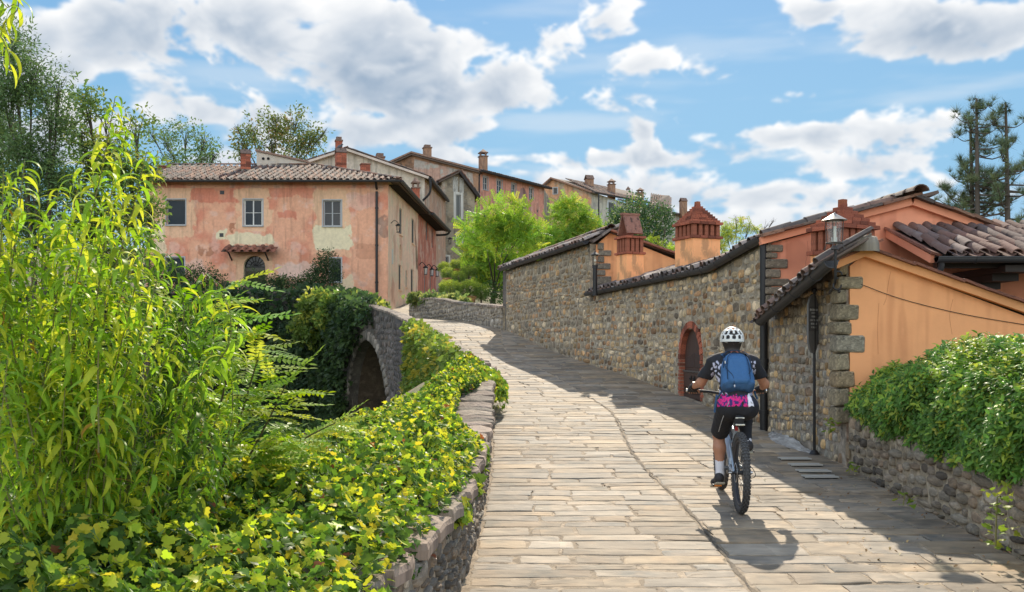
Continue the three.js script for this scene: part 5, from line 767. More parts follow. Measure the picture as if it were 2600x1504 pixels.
{ // beige gabled house right behind the pink one
  const t = thing('village_house', 'plain beige gabled house rising behind the tiled roof of the pink house', 'house'), pl = new Pl([P(740, 0, 74).x, 74], [P(1078, 0, 74).x, 74]), G = (x, y) => pl.uv(x, y), mat = oldPlaster(510, [.56, .48, .37], [.50, .42, .33], [.60, .52, .42]);
  part('gable_wall', wallGeo(pl, [[G(740, 600)[0], 4], [G(1078, 600)[0], 4], G(1078, 452), G(880, 385), G(745, 425)], [], .5), mat, t); part('side_wall', wallGeo(new Pl([pl.at(pl.L, 0).x, 74], [pl.at(pl.L, 0).x + .8, 86]), [[0, 4], [12, 4], [12, G(1078, 452)[1]], [0, G(1078, 452)[1]]]), oldPlaster(514, [.55, .32, .2], [.5, .3, .2], [.55, .4, .28]), t);
  const A = pl.at(...G(735, 427), .35), B = pl.at(...G(880, 380), .35), Cc = pl.at(...G(1090, 452), .35), back = new V3(.6, 0, -12); part('verge_band', mg([sweep([A, B], [[-.3, -.14], [.08, -.14], [.08, .03], [-.3, .03]]), sweep([B, Cc], [[-.3, -.14], [.08, -.14], [.08, .03], [-.3, .03]])]), std(C(.66, .54, .44), { map: T.plasC }), t);
  for (const q of [[Cc, Cc.clone().add(back), B.clone().add(back), B], [A, A.clone().add(back), B.clone().add(back), B]]) roofSlope(t, q.map((v) => v.clone().add(new V3(0, .08, 0))), .3, .5, 511, 150);
  gutter(t, [Cc.clone().add(new V3(.1, -.05, .1)), Cc.clone().add(back).add(new V3(.1, -.05, 0))], .13); part('downpipe', tube([Cc.clone().add(new V3(.1, -.2, 0)), Cc.clone().add(new V3(.05, -1.2, -.1)), Cc.clone().add(new V3(-.5, -1.8, -.2))], .09), M.iron, t);
  brickChimney(t, 1044, 1066, 478, 500, 71, 'pots', M.brick); brickChimney(t, 951, 977, 400, 412, 76, 'flat'); brickChimney(t, 850, 870, 358, 385, 77, 'flat', M.brick);
}
{ // red house further along the street
  const t = thing('village_house', 'narrow red-washed house continuing the street face past the pink house', 'house'), pl = new Pl([-6.80, 68.55], [-6.35, 79]), mat = oldPlaster(520, [.56, .19, .11], [.50, .15, .09], [.60, .32, .22]), e = 11.05, q = [[1081, 561, 1085.5, 609], [1096, 582, 1099.5, 628]], lo = [[1077, 695, 1081, 748], [1091, 690, 1095, 748]], h = [...q, ...lo].map((r) => holeUV(pl, r));
  part('street_wall', wallGeo(pl, [[0, 3], [pl.L, 3], [pl.L, e], [0, e]], h, .45), mat, t); h.forEach((r) => windowIn(t, pl, r, { shutters: true, recess: .1, sill: false })); part('end_wall', box(6, e - 3, .4, -9.4, (e + 3) / 2, -79), mat, t);
  const a = pl.at(.1, e + .05, .9), b = pl.at(pl.L + .6, e + .05, .95), up = new V3(-.95, .3, 0).multiplyScalar(5); roofSlope(t, [a, b, b.clone().add(up), a.clone().add(up)], .3, .45, 521, 120); gutter(t, [a.clone().add(new V3(.12, -.05, 0)), b.clone().add(new V3(.12, -.05, 0))], .13);
  const g = []; for (let u = .4; u < pl.L; u += .6) g.push(rod(pl.at(u, e - .08, 0), pl.at(u, e - .06, .85), .06, .06, 4)); stuff(part('rafters', mg(g), M.darkwood, t)); part('drain_arm', tube([b.clone().add(new V3(.1, -.1, 0)), b.clone().add(new V3(0, -.3, -.05)), b.clone().add(new V3(-1.6, -.42, -.1))], .09), M.metal, t);
  [[1067, 683, 'black bracket lantern where pink and red plaster meet'], [1084, 688, 'black bracket lantern on the middle of the red house'], [1098, 690, 'black bracket lantern on the far end of the red house']].forEach(([x, y, lab]) => { const [u, v] = pl.uv(Math.max(x - 4, 1062), y - 8), b2 = pl.at(u, v, 0), o = thing('wall_lantern', lab, 'lantern'), c = b2.clone().addScaledVector(pl.N, .5); lantern(o, c.clone().setY(c.y - .65), 1.6, MILK); part('arm', tube([b2, b2.clone().addScaledVector(pl.N, .25).setY(b2.y + .25), c.clone().setY(c.y)], .03, 6), M.iron, o); });
}
{ // stone tower house
  const t = thing('village_house', 'tall grey rubble house with tiled gable and whitened window surround', 'house'), Z = 86, pl = new Pl([P(1121, 0, Z).x, Z], [P(1207, 0, Z + 1.5).x, Z + 1.5]), G = (x, y) => pl.uv(x, y), h = [[1158, 495, 1170, 556], [1160, 594, 1172, 620], [1128, 652, 1139, 690]].map((r) => holeUV(pl, r));
  part('gable_wall', wallGeo(pl, [[0, 4], [pl.L, 4], G(1205, 497), G(1164, 441), G(1121, 462)], h, .5), STONEFAR, t); windowIn(t, pl, h[0], { shutters: true, surround: .25, surroundMat: std(C(.6, .57, .5), { map: T.plasC }), shutterMat: SHUTTER_GREY, frame: .06 }); windowIn(t, pl, h[1], { bars: 2, surround: .14 }); windowIn(t, pl, h[2], { sill: false, surround: .16, surroundMat: std(C(.5, .47, .4)) });
  const s2 = new Pl([P(1083, 0, 92).x, 93], [pl.O.x, Z + .02]); part('side_wall', wallGeo(s2, [[0, 4], [s2.L, 4], [s2.L, G(1121, 462)[1]], [0, G(1121, 462)[1]]]), oldPlaster(530, [.42, .36, .28], [.52, .3, .2], [.36, .32, .26]), t);
  for (const [x, w, y] of [[1151, 14, 452], [1168, 12, 455]]) part('plaster_patch', pl.put(box(w / F * Z, 38 / F * Z, .02, ...G(x + w / 2 - 2, y + 16), .012)), std(C(.55, .53, .47), { map: T.rockC }), t);
  const A = pl.at(-.5, G(1121, 462)[1] - .1, .5), B = pl.at(...G(1164, 437), .5), Cc = pl.at(...G(1211, 500), .5), bk = new V3(-1.4, 0, -8.5); roofSlope(t, [A.clone().add(bk), A, B, B.clone().add(bk)].map((v) => v.clone().add(new V3(0, .1, 0))), .32, .5, 531, 200); roofSlope(t, [Cc, Cc.clone().add(bk), B.clone().add(bk), B].map((v) => v.clone().add(new V3(0, .1, 0))), .34, .5, 532, 60); part('verge_board', sweep([B, Cc], [[-.2, -.18], [.06, -.18], [.06, .02], [-.2, .02]]), M.darkwood, t); gutter(t, [A.clone().add(bk), A].map((v) => v.clone().add(new V3(-.1, 0, 0))), .12);
  const o = thing('wall_lantern', 'small black lantern on the grey rubble house above its low doorway', 'lantern'), b2 = pl.at(...G(1137, 622), .5); lantern(o, b2, 1.6, GLASS); part('arm', tube([pl.at(...G(1137, 612), 0), pl.at(...G(1137, 610), .3), b2.clone().setY(b2.y + .6)], .03, 5), M.iron, o);
}
{ // brick gable and long pink house on the hill
  const t = thing('village_house', 'weathered brick and rubble house with a long sloping gable on the hilltop', 'house'), Z = 101, pl = new Pl([P(985, 0, Z).x, Z], [P(1214, 0, Z - 1).x, Z - 1]), G = (x, y) => pl.uv(x, y); part('gable_wall', wallGeo(pl, [[0, 5], [pl.L, 5], [pl.L, G(1212, 437)[1]], G(1046, 394), G(985, 419)], [], .5), BRICKFAR, t); part('plaster_area', pl.put(new THREE.ShapeGeometry(new THREE.Shape([G(1052, 404), G(1200, 440), G(1206, 520), G(1100, 500), G(1050, 440)].map(([a, b]) => new THREE.Vector2(a, b)))).translate(0, 0, .012)), oldPlaster(540, [.36, .31, .26], [.44, .27, .2], [.40, .36, .3]), t);
  const A = pl.at(...G(982, 420), .4), B = pl.at(...G(1046, 391), .4), Cc = pl.at(...G(1218, 436), .4), bk = new V3(.5, 0, -10); roofSlope(t, [A, A.clone().add(bk), B.clone().add(bk), B], .36, .55, 541, 60); roofSlope(t, [Cc, Cc.clone().add(bk), B.clone().add(bk), B], .36, .55, 542, 100); part('verge_tiles', sweep([A, B, Cc], [[-.4, .02], [.1, .02], [.1, .2], [-.4, .2]]), toned(M.tile, C(.3, .2, .15)), t); brickChimney(t, 1073, 1096, 376, 400, 102);
  const p = thing('village_house', 'long dusty pink house with four upper windows above the bright green trees', 'house'), pp = new Pl([P(1213, 0, 101).x, 101], [P(1381, 0, 112).x, 112]), Q = (x, y) => pp.uv(x, y), win = [[1227, 451, 1239, 481], [1262, 459, 1275, 512], [1299, 468, 1310, 496], [1344, 478, 1354, 505]], dk = [[1363, 533, 1368, 540], [1226, 541, 1236, 560]], hs = [...win, ...dk].map((r) => holeUV(pp, r)), e = Q(1213, 437)[1];
  part('front_wall', wallGeo(pp, [[0, 6], [pp.L, 6], [pp.L, e + .2], [0, e + .2]], hs, .5), oldPlaster(550, [.66, .30, .205], [.62, .265, .18], [.64, .36, .26], 9), p); hs.forEach((r, i) => windowIn(p, pp, r, i < 4 ? { bars: i === 1 ? 4 : 2, mat: FRAME_PALE, surround: .1, frame: .06 } : { sill: false })); part('stain', pp.put(new THREE.CircleGeometry(1, 9).scale(.95, 1.8, 1).translate(...Q(1328, 515), .01)), oldPlaster(556, [.33, .19, .16], [.36, .22, .19], [.44, .25, .2]), p);
  part('end_wall', wallGeo(new Pl([pp.at(pp.L, 0).x, 112], [pp.at(pp.L, 0).x + 1, 120]), [[0, 6], [8, 6], [8, e], [0, e]]), STONEFAR, p); const a = pp.at(-.2, e + .1, .7), b = pp.at(pp.L + .6, e + .1, .7), up = new V3(0, 0, 0).addScaledVector(pp.N, -5.4).add(new V3(0, 1.15, 0)); roofSlope(p, [a, b, b.clone().add(up), a.clone().add(up)], .36, .55, 551, 200); gutter(p, [a, b].map((v) => v.clone().add(new V3(0, -.06, .12))), .12); part('downpipe', mg([cyl(.09, .09, 9, 8, pp.at(.12, 0, .1).x, e - 4.5, pp.at(.12, 0, .1).z)]), M.iron, p); brickChimney(p, 1215, 1238, 398, 440, 103, 'pots');
}
{ // ochre and cream row
  const t = thing('village_house', 'ochre gabled house with a cream wing and two chimneys farther along the ridge', 'house'), pl = new Pl([P(1381, 0, 124).x, 124], [P(1502, 0, 122).x, 122]), G = (x, y) => pl.uv(x, y), h = holeUV(pl, [1405, 477, 1415, 493]); part('gable_wall', wallGeo(pl, [[0, 7], [pl.L, 7], G(1502, 489), G(1400, 455), G(1381, 472)], [h], .5), oldPlaster(560, [.56, .30, .16], [.36, .29, .22], [.50, .38, .26], 10), t); windowIn(t, pl, h, { surround: .12 });
  const pr = new Pl([pl.at(pl.L, 0).x, 122], [P(1640, 0, 138).x, 138]), e = G(1502, 492)[1], wn = holeUV(pr, [1545, 518, 1562, 548]); part('wing_wall', wallGeo(pr, [[0, 7], [pr.L, 7], [pr.L, e + .2], [0, e + .2]], [wn], .5), oldPlaster(565, [.60, .54, .42], [.54, .47, .36], [.44, .39, .32], 9), t); windowIn(t, pr, wn, { shutters: true, surround: .35, surroundMat: std(C(.6, .62, .62)), shutterMat: SHUTTER_GREY });
  const a = pr.at(-.3, e + .1, .6), b = P(1645, 514, 137.4), tp = pl.at(...G(1400, 452), .4), tq = P(1604, 486, 143); roofSlope(t, [a, b, tq, tp], .4, .6, 561, 250); const A = pl.at(...G(1378, 476), .4), B = pl.at(...G(1400, 455), .4); roofSlope(t, [A, A.clone().add(new V3(2, 0, -14)), B.clone().add(new V3(2, 0, -14)), B], .4, .6, 562, 40); part('verge_tiles', sweep([A, B, pl.at(...G(1504, 491), .4)], [[-.4, 0], [.1, 0], [.1, .2], [-.4, .2]]), toned(M.tile, C(.32, .19, .13)), t); gutter(t, [a, b].map((v) => v.clone().add(new V3(.1, -.06, .12))), .13); brickChimney(t, 1485, 1507, 456, 485, 128, 'gable'); brickChimney(t, 1543, 1562, 469, 492, 131, 'pots'); part('downpipe', mg([cyl(.1, .1, 9, 8, a.x + .5, e - 4.6, a.z + .1)]), M.iron, t);
  const f = thing('village_house', 'pale farthest house with a broad tiled roof behind the dark round laurel', 'house'), q = new Pl([P(1640, 0, 150).x, 150], [P(1770, 0, 165).x, 165]), e2 = EYE + (HY - 528) / F * 150; const wh = holeUV(q, [1724, 560, 1738, 590]); part('front_wall', wallGeo(q, [[0, 8], [q.L, 8], [q.L, e2 + .25], [0, e2 + .25]], [wh], .5), oldPlaster(570, [.60, .56, .47], [.54, .5, .42], [.48, .44, .38], 9), f); windowIn(f, q, wh, { surround: .3, surroundMat: std(C(.62, .63, .62)) }); const a2 = q.at(-1.5, e2 + .1, .7), b2 = q.at(q.L + .5, e2 + .1, .7), u2 = q.N.clone().multiplyScalar(-5).add(new V3(0, 1.5, 0)); roofSlope(f, [a2, b2, b2.clone().add(u2), a2.clone().add(u2)], .42, .62, 571, 150); brickChimney(f, 1726, 1744, 512, 540, 158, 'gable'); brickChimney(f, 1617, 1634, 490, 508, 150, 'pots'); brickChimney(f, 1590, 1600, 487, 505, 146, 'pots');
  const m = thing('village_house', 'small tiled roof with a raised verge between the ochre house and the laurel', 'house'), A3 = P(1648, 520, 145), B3 = P(1700, 496, 145); roofSlope(m, [A3, P(1702, 530, 146), P(1700, 496, 152), P(1656, 495, 152)], .4, .6, 575, 100); part('wall', box(5, 9, .5, (A3.x + B3.x) / 2, A3.y - 4.6, -148), oldPlaster(577, [.58, .54, .45], [.5, .46, .4], [.46, .42, .36]), m);
}
{ // pigeon on the chimney of the pink house
  const t = thing('pigeon', 'small dark pigeon perched on a brick chimney above the pink house roof', 'bird'), c = P(862, 379, 62); seed(590); t.position.copy(c); const g = new THREE.SphereGeometry(1, 14, 10); part('body', mg([xf(g.clone(), 0, .16, 0, 0, 0, .5, new V3(.2, .11, .1)), xf(g.clone(), .16, .31, 0, 0, 0, 0, new V3(.065, .07, .06)), xf(g.clone(), .1, .24, 0, 0, 0, .9, new V3(.1, .06, .06))]), std(C(.06, .065, .075), { roughness: .6 }), t); part('tail', xf(new THREE.BoxGeometry(.2, .02, .07), -.24, .06, 0, 0, 0, .5), std(C(.035, .037, .045)), t); part('beak', xf(new THREE.ConeGeometry(.02, .06, 6), .24, .3, 0, 0, 0, -1.6), std(C(.08, .06, .05)), t); part('leg', mg([rod(new V3(0, 0, .03), new V3(.01, .08, .03), .01), rod(new V3(0, 0, -.03), new V3(.01, .08, -.03), .01)]), std(C(.3, .1, .08)), t);
}

// ---------------------------------------------------------------- leaves
const leafMat = (o = {}) => phys(C(1, 1, 1), { side: THREE.DoubleSide, transmission: .6, thickness: 0, roughness: .92, specularIntensity: .25, clearcoat: .3, clearcoatRoughness: .35, ...o });
const LEAF = leafMat(), LEAF_GLOSS = leafMat({ clearcoat: .4, clearcoatRoughness: .38, transmission: .5 }), LEAF_DULL = leafMat({ clearcoat: .1, transmission: .42 }), NEEDLE = leafMat({ clearcoat: 0, transmission: .25 });
const STEM = std(C(.17, .16, .05), { roughness: .8 }), TWIG = std(C(.10, .075, .05), { roughness: .9 }), REDSTEM = std(C(.22, .09, .05), { roughness: .7 });
function blade(L, w, seg, droop, fold, tip = 1.6) {           // a leaf along +z that bends down by DROOP radians over its length, folded along its midrib
  const p = [], idx = [], uv = []; let y = 0, z = 0;
  for (let i = 0; i <= seg; i++) { const t = i / seg, a = droop * t, h = w / 2 * Math.pow(Math.sin(Math.PI * Math.min(1, Math.pow(t, .8) * .98 + .01)), .75) * (t > .6 ? 1 - .25 * (t - .6) * tip : 1); if (i) { y -= Math.sin(a) * L / seg; z += Math.cos(a) * L / seg; } for (const s of [-1, 0, 1]) { p.push(s * h, y + Math.abs(s) * h * fold, z); uv.push(s * .5 + .5, t); } }
  for (let i = 0; i < seg; i++) for (const k of [0, 1]) { const a = i * 3 + k; idx.push(a, a + 3, a + 1, a + 1, a + 3, a + 4); }
  return raw(p, idx, uv);
}
function ivyLeaf(v) {                                         // five-lobed, one unit wide, stalk at the origin
  const o = [[0, 0], [-.18, -.14], [-.44, -.02], [-.5, .2], [-.3, .34], [-.34, .58], [-.14, .62], [0, 1.0], [.14, .62], [.34, .58], [.3, .34], [.5, .2], [.44, -.02], [.18, -.14]].map(([x, z]) => v === 1 ? [x * .85, z * 1.05] : v === 2 ? [x * 1.05, z * .8] : [x, z]);
  const p = [0, .03, .3], uv = [.5, .5], idx = []; o.forEach(([x, z]) => { p.push(x, .16 * Math.abs(x) - .12 * (z - .3) * (z - .3) * 2 * (v === 2 ? 1.6 : 1), z); uv.push(x + .5, z); }); for (let i = 1; i <= o.length; i++) idx.push(0, i === o.length ? 1 : i + 1, i); return raw(p, idx, uv);
}
const IVY = [0, 1, 2].map(ivyLeaf);
function cluster(sd, n, rad, geos, s0, s1, up = .3) { seed(sd); const l = []; for (let i = 0; i < n; i++) { const d = new V3(gauss(), gauss() + up, gauss()).normalize(), r = rad * Math.cbrt(rnd()), g = pick(geos).clone(), q = new THREE.Quaternion().setFromUnitVectors(new V3(0, 0, 1), new V3(d.x + R(-.5, .5), d.y * .5 + R(-.6, .3), d.z + R(-.5, .5)).normalize()).multiply(new THREE.Quaternion().setFromAxisAngle(new V3(0, 0, 1), R(-1.2, 1.2))), s = R(s0, s1); g.applyMatrix4(mat4(d.clone().multiplyScalar(r), q, new V3(s, s, s))); l.push(g); } return mergeGeometries(l); }
const simple = blade(1, .5, 2, .5, .25), narrow = blade(1, .3, 2, .6, .25), oval = blade(1, .48, 3, .7, .3, 1);
const CLUMP = { broad: [1, 2, 3].map((k) => cluster(600 + k, 16, .34, [simple], .09, .16)), fine: [1, 2, 3].map((k) => cluster(610 + k, 22, .36, [narrow], .07, .13)), ivy: [1, 2, 3].map((k) => cluster(620 + k, 9, .16, IVY, .09, .15)), bush: [1, 2, 3].map((k) => cluster(630 + k, 18, .2, [simple], .05, .09)), frondy: [1, 2, 3].map((k) => { seed(640 + k); const l = []; for (let f = 0; f < 5; f++) { const d = new V3(gauss(), gauss() * .6 + .1, gauss()).normalize(), q = new THREE.Quaternion().setFromUnitVectors(new V3(0, 0, 1), d); for (let i = 0; i < 7; i++) for (const s of [-1, 1]) { const g = simple.clone(); g.applyMatrix4(mat4(new V3(0, -.012 * i * i * .1, .06 + i * .055), new THREE.Quaternion().setFromEuler(new THREE.Euler(R(-.3, .3), s * 1.2, 0)), new V3(.09, .1, .085))); g.applyMatrix4(mat4(new V3(), q, new V3(1, 1, 1))); l.push(g); } } return mergeGeometries(l); }) };
const qRand = () => new THREE.Quaternion().setFromEuler(new THREE.Euler(R(0, TAU), R(0, TAU), R(0, TAU)));
const green = (r, g, b, v = .25) => { const k = R(1 - v, 1 + v), w = R(-.12, .12); return C(r * k * (1 + w), g * k, b * k * (1 - w)); };
function scatterMix(name, geos, mat, parent, items) { const by = geos.map(() => []); items.forEach((q, i) => by[i % geos.length].push(q)); by.forEach((l, i) => { if (l.length) scatter(name, geos[i], mat, parent, l); }); }
// A crown from lobes given by sight lines: [px, py, radius in px, depth, share]. Leaf clumps gather in the outer shell of each lobe, with gaps.
function tree(name, label, cat, o) {
  seed(o.seed); const t = thing(name, label, cat, o.group), items = [], limbs = [], [bx, bz] = o.base, gy = o.by ?? ground(bx, bz) - .1, foot = new V3(bx, gy, -bz), L = o.lobes.map(([px, py, r, Z, k]) => ({ c: P(px, py, Z), r: r / F * Z, k: k ?? 1 }));
  const top = L.reduce((a, l) => a.add(l.c.clone().multiplyScalar(1 / L.length)), new V3()), fork = o.fork ?? .55, forkP = foot.clone().lerp(new V3(lerp(foot.x, top.x, .5), top.y, lerp(foot.z, top.z, .5)), fork);
  part('trunk', taperTube([foot, foot.clone().lerp(forkP, .5).add(new V3(R(-.1, .1), 0, R(-.1, .1))), forkP], o.trunk, o.trunk * .62, 9, 8), o.bark ?? M.bark, t);
  for (const l of L) {
    const mid = forkP.clone().lerp(l.c, .5).add(new V3(R(-.3, .3) * l.r, R(.0, .3) * l.r, R(-.3, .3) * l.r)); limbs.push(taperTube([forkP, mid, l.c], o.trunk * .26, o.trunk * .06, 6, 7));
    for (let i = 0; i < (o.twigs ?? 7); i++) { const d = new V3(gauss(), gauss() + .25, gauss()).normalize(), e = l.c.clone().addScaledVector(d, l.r * R(.6, 1)); limbs.push(taperTube([l.c.clone().lerp(mid, R(0, .6)), l.c.clone().lerp(e, .5).add(new V3(0, .1 * l.r, 0)), e], o.trunk * .09, o.trunk * .025, 4, 4)); }
    const n = Math.round(o.density * l.k * 4 * Math.PI * l.r * l.r);
    for (let i = 0; i < n; i++) {
      const d = new V3(gauss(), gauss(), gauss()).normalize(), rr = l.r * Math.pow(rnd(), o.shell ?? .45), p = l.c.clone().addScaledVector(d, rr);
      if (n3(p.x * o.gap + o.seed, p.y * o.gap, p.z * o.gap) < (o.hole ?? -.25)) continue;
      const hi = clamp(d.y * .5 + .5, 0, 1), c = green(...o.col, .3); if (o.tip && rnd() < o.tip[3] * (.4 + hi)) c.setRGB(...o.tip.slice(0, 3)); const s = (o.size ?? 1) * R(.75, 1.25); items.push({ m: mat4(p, qRand(), new V3(s, s, s)), c });
    }
  }
  stuff(part('limbs', mg(limbs), o.bark ?? M.bark, t)); scatterMix('crown', o.clump, o.mat ?? LEAF, t, items); return t;
}
// ---------------------------------------------------------------- trees on the valley side
tree('tall_tree', 'tall dark green tree with fine leaves at the picture edge behind the peach shoots', 'tree', { seed: 701, base: [-13.4, 27], by: -2, trunk: .22, fork: .3, density: 24, shell: .6, gap: .8, hole: -.18, size: 1.15, clump: CLUMP.fine, mat: LEAF_DULL, col: [.13, .21, .07], twigs: 8, lobes: [[30, 115, 55, 26, .9], [80, 190, 70, 26], [10, 250, 80, 26], [130, 290, 65, 26], [60, 370, 80, 26], [10, 470, 90, 27], [130, 430, 70, 26], [90, 560, 90, 27], [-60, 350, 110, 27], [-60, 560, 110, 27], [150, 220, 35, 26, .6]] });
tree('slender_tree', 'airy tree with sparse yellowish leaves between the tall dark tree and the pink house', 'tree', { seed: 702, base: [-11, 29], by: -2.5, trunk: .2, fork: .3, density: 14, shell: .65, gap: .9, hole: -.05, size: 1.05, clump: CLUMP.broad, mat: LEAF_DULL, col: [.17, .26, .06], tip: [.42, .42, .08, .2], twigs: 10, lobes: [[215, 255, 45, 28, .8], [200, 340, 60, 28], [265, 300, 45, 28, .8], [300, 370, 60, 28], [345, 315, 38, 28, .6], [240, 440, 80, 28], [335, 450, 60, 28], [180, 480, 70, 28], [375, 430, 30, 28, .8], [330, 550, 70, 28], [230, 580, 90, 28], [380, 530, 35, 28], [300, 680, 90, 28]] });
tree('tree', 'thin green tree showing its branches above the far end of the pink house roof', 'tree', { seed: 703, base: [-26, 76], trunk: .3, fork: .6, density: 3.2, gap: .5, hole: -.1, size: 1.9, clump: CLUMP.broad, mat: LEAF_DULL, col: [.17, .26, .09], twigs: 12, lobes: [[415, 355, 40, 75], [470, 345, 38, 75, .8], [520, 360, 38, 75, .7], [440, 405, 45, 75], [505, 405, 40, 75], [385, 345, 25, 75, .7], [545, 400, 20, 75]] });
tree('tree', 'round-headed tree with bronze tinted leaves behind the pink house chimney', 'tree', { seed: 704, base: [-21, 81], trunk: .35, fork: .6, density: 3.4, gap: .45, hole: -.08, size: 2.0, clump: CLUMP.broad, mat: LEAF_DULL, col: [.17, .22, .06], tip: [.3, .22, .07, .16], twigs: 12, lobes: [[640, 335, 38, 80], [700, 312, 38, 80], [755, 312, 38, 80], [800, 350, 32, 80], [620, 375, 32, 80], [690, 365, 45, 80], [765, 375, 42, 80], [825, 335, 14, 80, .6], [600, 325, 15, 80, .6]] });
// bright trees in the middle
tree('locust_tree', 'bright yellow-green locust tree standing beside the far stone outbuilding', 'tree', { seed: 705, base: [-1.2, 57], trunk: .2, fork: .35, density: 4.2, gap: .6, hole: -.2, size: 1.6, clump: CLUMP.frondy, col: [.26, .42, .035], tip: [.55, .58, .05, .22], twigs: 7, lobes: [[1280, 560, 57, 45], [1225, 590, 57, 45], [1330, 585, 57, 45], [1200, 640, 36, 57], [1265, 640, 65, 57], [1345, 645, 55, 57], [1215, 560, 22, 57], [1300, 700, 50, 57], [1235, 700, 50, 57], [1380, 600, 30, 57], [1300, 520, 22, 57, .8], [1365, 700, 40, 57]] });
tree('locust_tree', 'second bright locust tree in front of the ochre hilltop house', 'tree', { seed: 706, base: [5.2, 62], trunk: .2, fork: .45, density: 3.6, gap: .5, hole: -.2, size: 1.8, clump: CLUMP.frondy, col: [.26, .41, .045], tip: [.52, .55, .06, .22], twigs: 6, lobes: [[1450, 545, 40, 60], [1415, 600, 50, 60], [1490, 585, 42, 60], [1380, 650, 50, 60], [1450, 650, 60, 60], [1530, 625, 42, 60], [1550, 600, 25, 60], [1430, 525, 18, 60, .7]] });
tree('laurel_tree', 'dense dark round laurel rising behind the tent chimney', 'tree', { seed: 707, base: [7.2, 53], trunk: .2, fork: .35, density: 9, gap: .6, hole: -.45, size: 1.1, shell: .3, clump: CLUMP.broad, mat: LEAF_GLOSS, col: [.075, .15, .05], tip: [.30, .38, .08, .14], twigs: 4, lobes: [[1605, 535, 42, 52], [1660, 545, 38, 52], [1620, 585, 60, 52], [1575, 575, 32, 52], [1682, 590, 32, 52], [1640, 620, 45, 52], [1565, 550, 20, 52], [1690, 545, 20, 52]] });  // tip colour paints the sunlit yellow edges of the crown
tree('young_locust', 'small bright locust growth low between the two old chimneys', 'tree', { seed: 708, base: [7, 47], trunk: .1, fork: .5, density: 6, gap: .8, hole: -.2, size: .95, clump: CLUMP.frondy, col: [.34, .46, .04], tip: [.5, .46, .05, .2], lobes: [[1680, 615, 30, 44], [1650, 635, 25, 44], [1712, 635, 26, 44], [1690, 580, 18, 44, .7]] });
tree('young_locust', 'loose bright locust beyond the stepped chimney and the salmon gable', 'tree', { seed: 709, base: [10, 44], trunk: .1, fork: .5, density: 5, gap: .8, hole: -.08, size: .9, clump: CLUMP.frondy, col: [.33, .42, .05], tip: [.5, .45, .05, .2], twigs: 9, lobes: [[1845, 590, 35, 42], [1830, 625, 32, 42], [1880, 610, 34, 42], [1900, 575, 22, 42, .6], [1945, 575, 20, 42, .6], [1925, 600, 28, 42, .7], [1965, 560, 10, 42, .5], [1870, 556, 18, 42, .5]] });
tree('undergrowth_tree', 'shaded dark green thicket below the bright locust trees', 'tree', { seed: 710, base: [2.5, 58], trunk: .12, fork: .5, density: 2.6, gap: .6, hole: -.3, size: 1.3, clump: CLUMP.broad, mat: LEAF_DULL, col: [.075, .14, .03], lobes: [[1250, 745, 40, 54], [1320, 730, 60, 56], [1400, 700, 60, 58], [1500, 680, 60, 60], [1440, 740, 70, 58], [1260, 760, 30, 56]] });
// ---------------------------------------------------------------- pines
{ seed(720); const l = []; for (let i = 0; i < 34; i++) { const d = new V3(gauss(), gauss() + .6, gauss()).normalize(), g = new THREE.ConeGeometry(.006, .34, 3, 1, true); g.translate(0, .15, 0); g.applyMatrix4(mat4(d.clone().multiplyScalar(.02), new THREE.Quaternion().setFromUnitVectors(new V3(0, 1, 0), d), new V3(1, R(.7, 1.1), 1))); l.push(g); }
  const tuft = mergeGeometries(l), pine = (label, sd, x, yTop, yBase, Z, spread, lean) => { seed(sd); const t = thing('pine_tree', label, 'pine tree', 'slim pines behind the salmon gable'), b = P(x, yBase, Z), e = P(x + lean, yTop, Z), items = [], lim = []; part('trunk', taperTube([b.clone().setY(-.5), b.clone().lerp(e, .5), e], .17, .035, 8, 10), M.bark, t);
    const H = e.y - b.y; for (let k = 0; k < 38; k++) { const f = R(.0, .97), o = b.clone().lerp(e, f), a = R(0, TAU), len = spread * (1.0 - f * .78) * R(.55, 1.1), rise = R(.15, .75), d = new V3(Math.cos(a), 0, Math.sin(a)), m1 = o.clone().addScaledVector(d, len * .5).add(new V3(0, -.05 * len, 0)), m2 = o.clone().addScaledVector(d, len).add(new V3(0, rise * len * .55, 0)); lim.push(taperTube([o, m1, m2], .035 * (1.2 - f * .7), .009, 5, 6)); const c = new THREE.CatmullRomCurve3([o, m1, m2]); const n = Math.round(2 + len * 4); for (let i = 0; i < n; i++) { const s = 1 - Math.pow(rnd(), 2) * .72, p = c.getPoint(s).add(new V3(gauss() * .22, Math.abs(gauss()) * .26, gauss() * .22)); const z = R(.6, 1.05); items.push({ m: mat4(p, new THREE.Quaternion().setFromEuler(new THREE.Euler(R(-.6, .6), R(0, 6), R(-.6, .6))), new V3(z, z, z)), c: green(.18, .23, .11, .3) }); lim.push(rod(c.getPoint(Math.min(1, s)), p, .008, .004, 4)); } }
    for (let i = 0; i < 9; i++) items.push({ m: mat4(e.clone().add(new V3(gauss() * .15, R(-.5, .05), gauss() * .15)), qRand(), new V3(.8, .8, .8)), c: green(.085, .125, .05, .3) });
    stuff(part('branches', mg(lim), M.bark, t)); scatter('needles', tuft, NEEDLE, t, items); };
  pine('tall twin-stemmed pine nearest the salmon ridge', 721, 2484, 250, 640, 30, 2.4, -4); pine('thinner stem of the twin pine pair, close behind the tall one', 722, 2472, 300, 640, 30.6, 1.3, -8); pine('pine with a bare middle trunk at the picture edge beyond the roof', 723, 2562, 262, 640, 30, 2.2, -8);
}
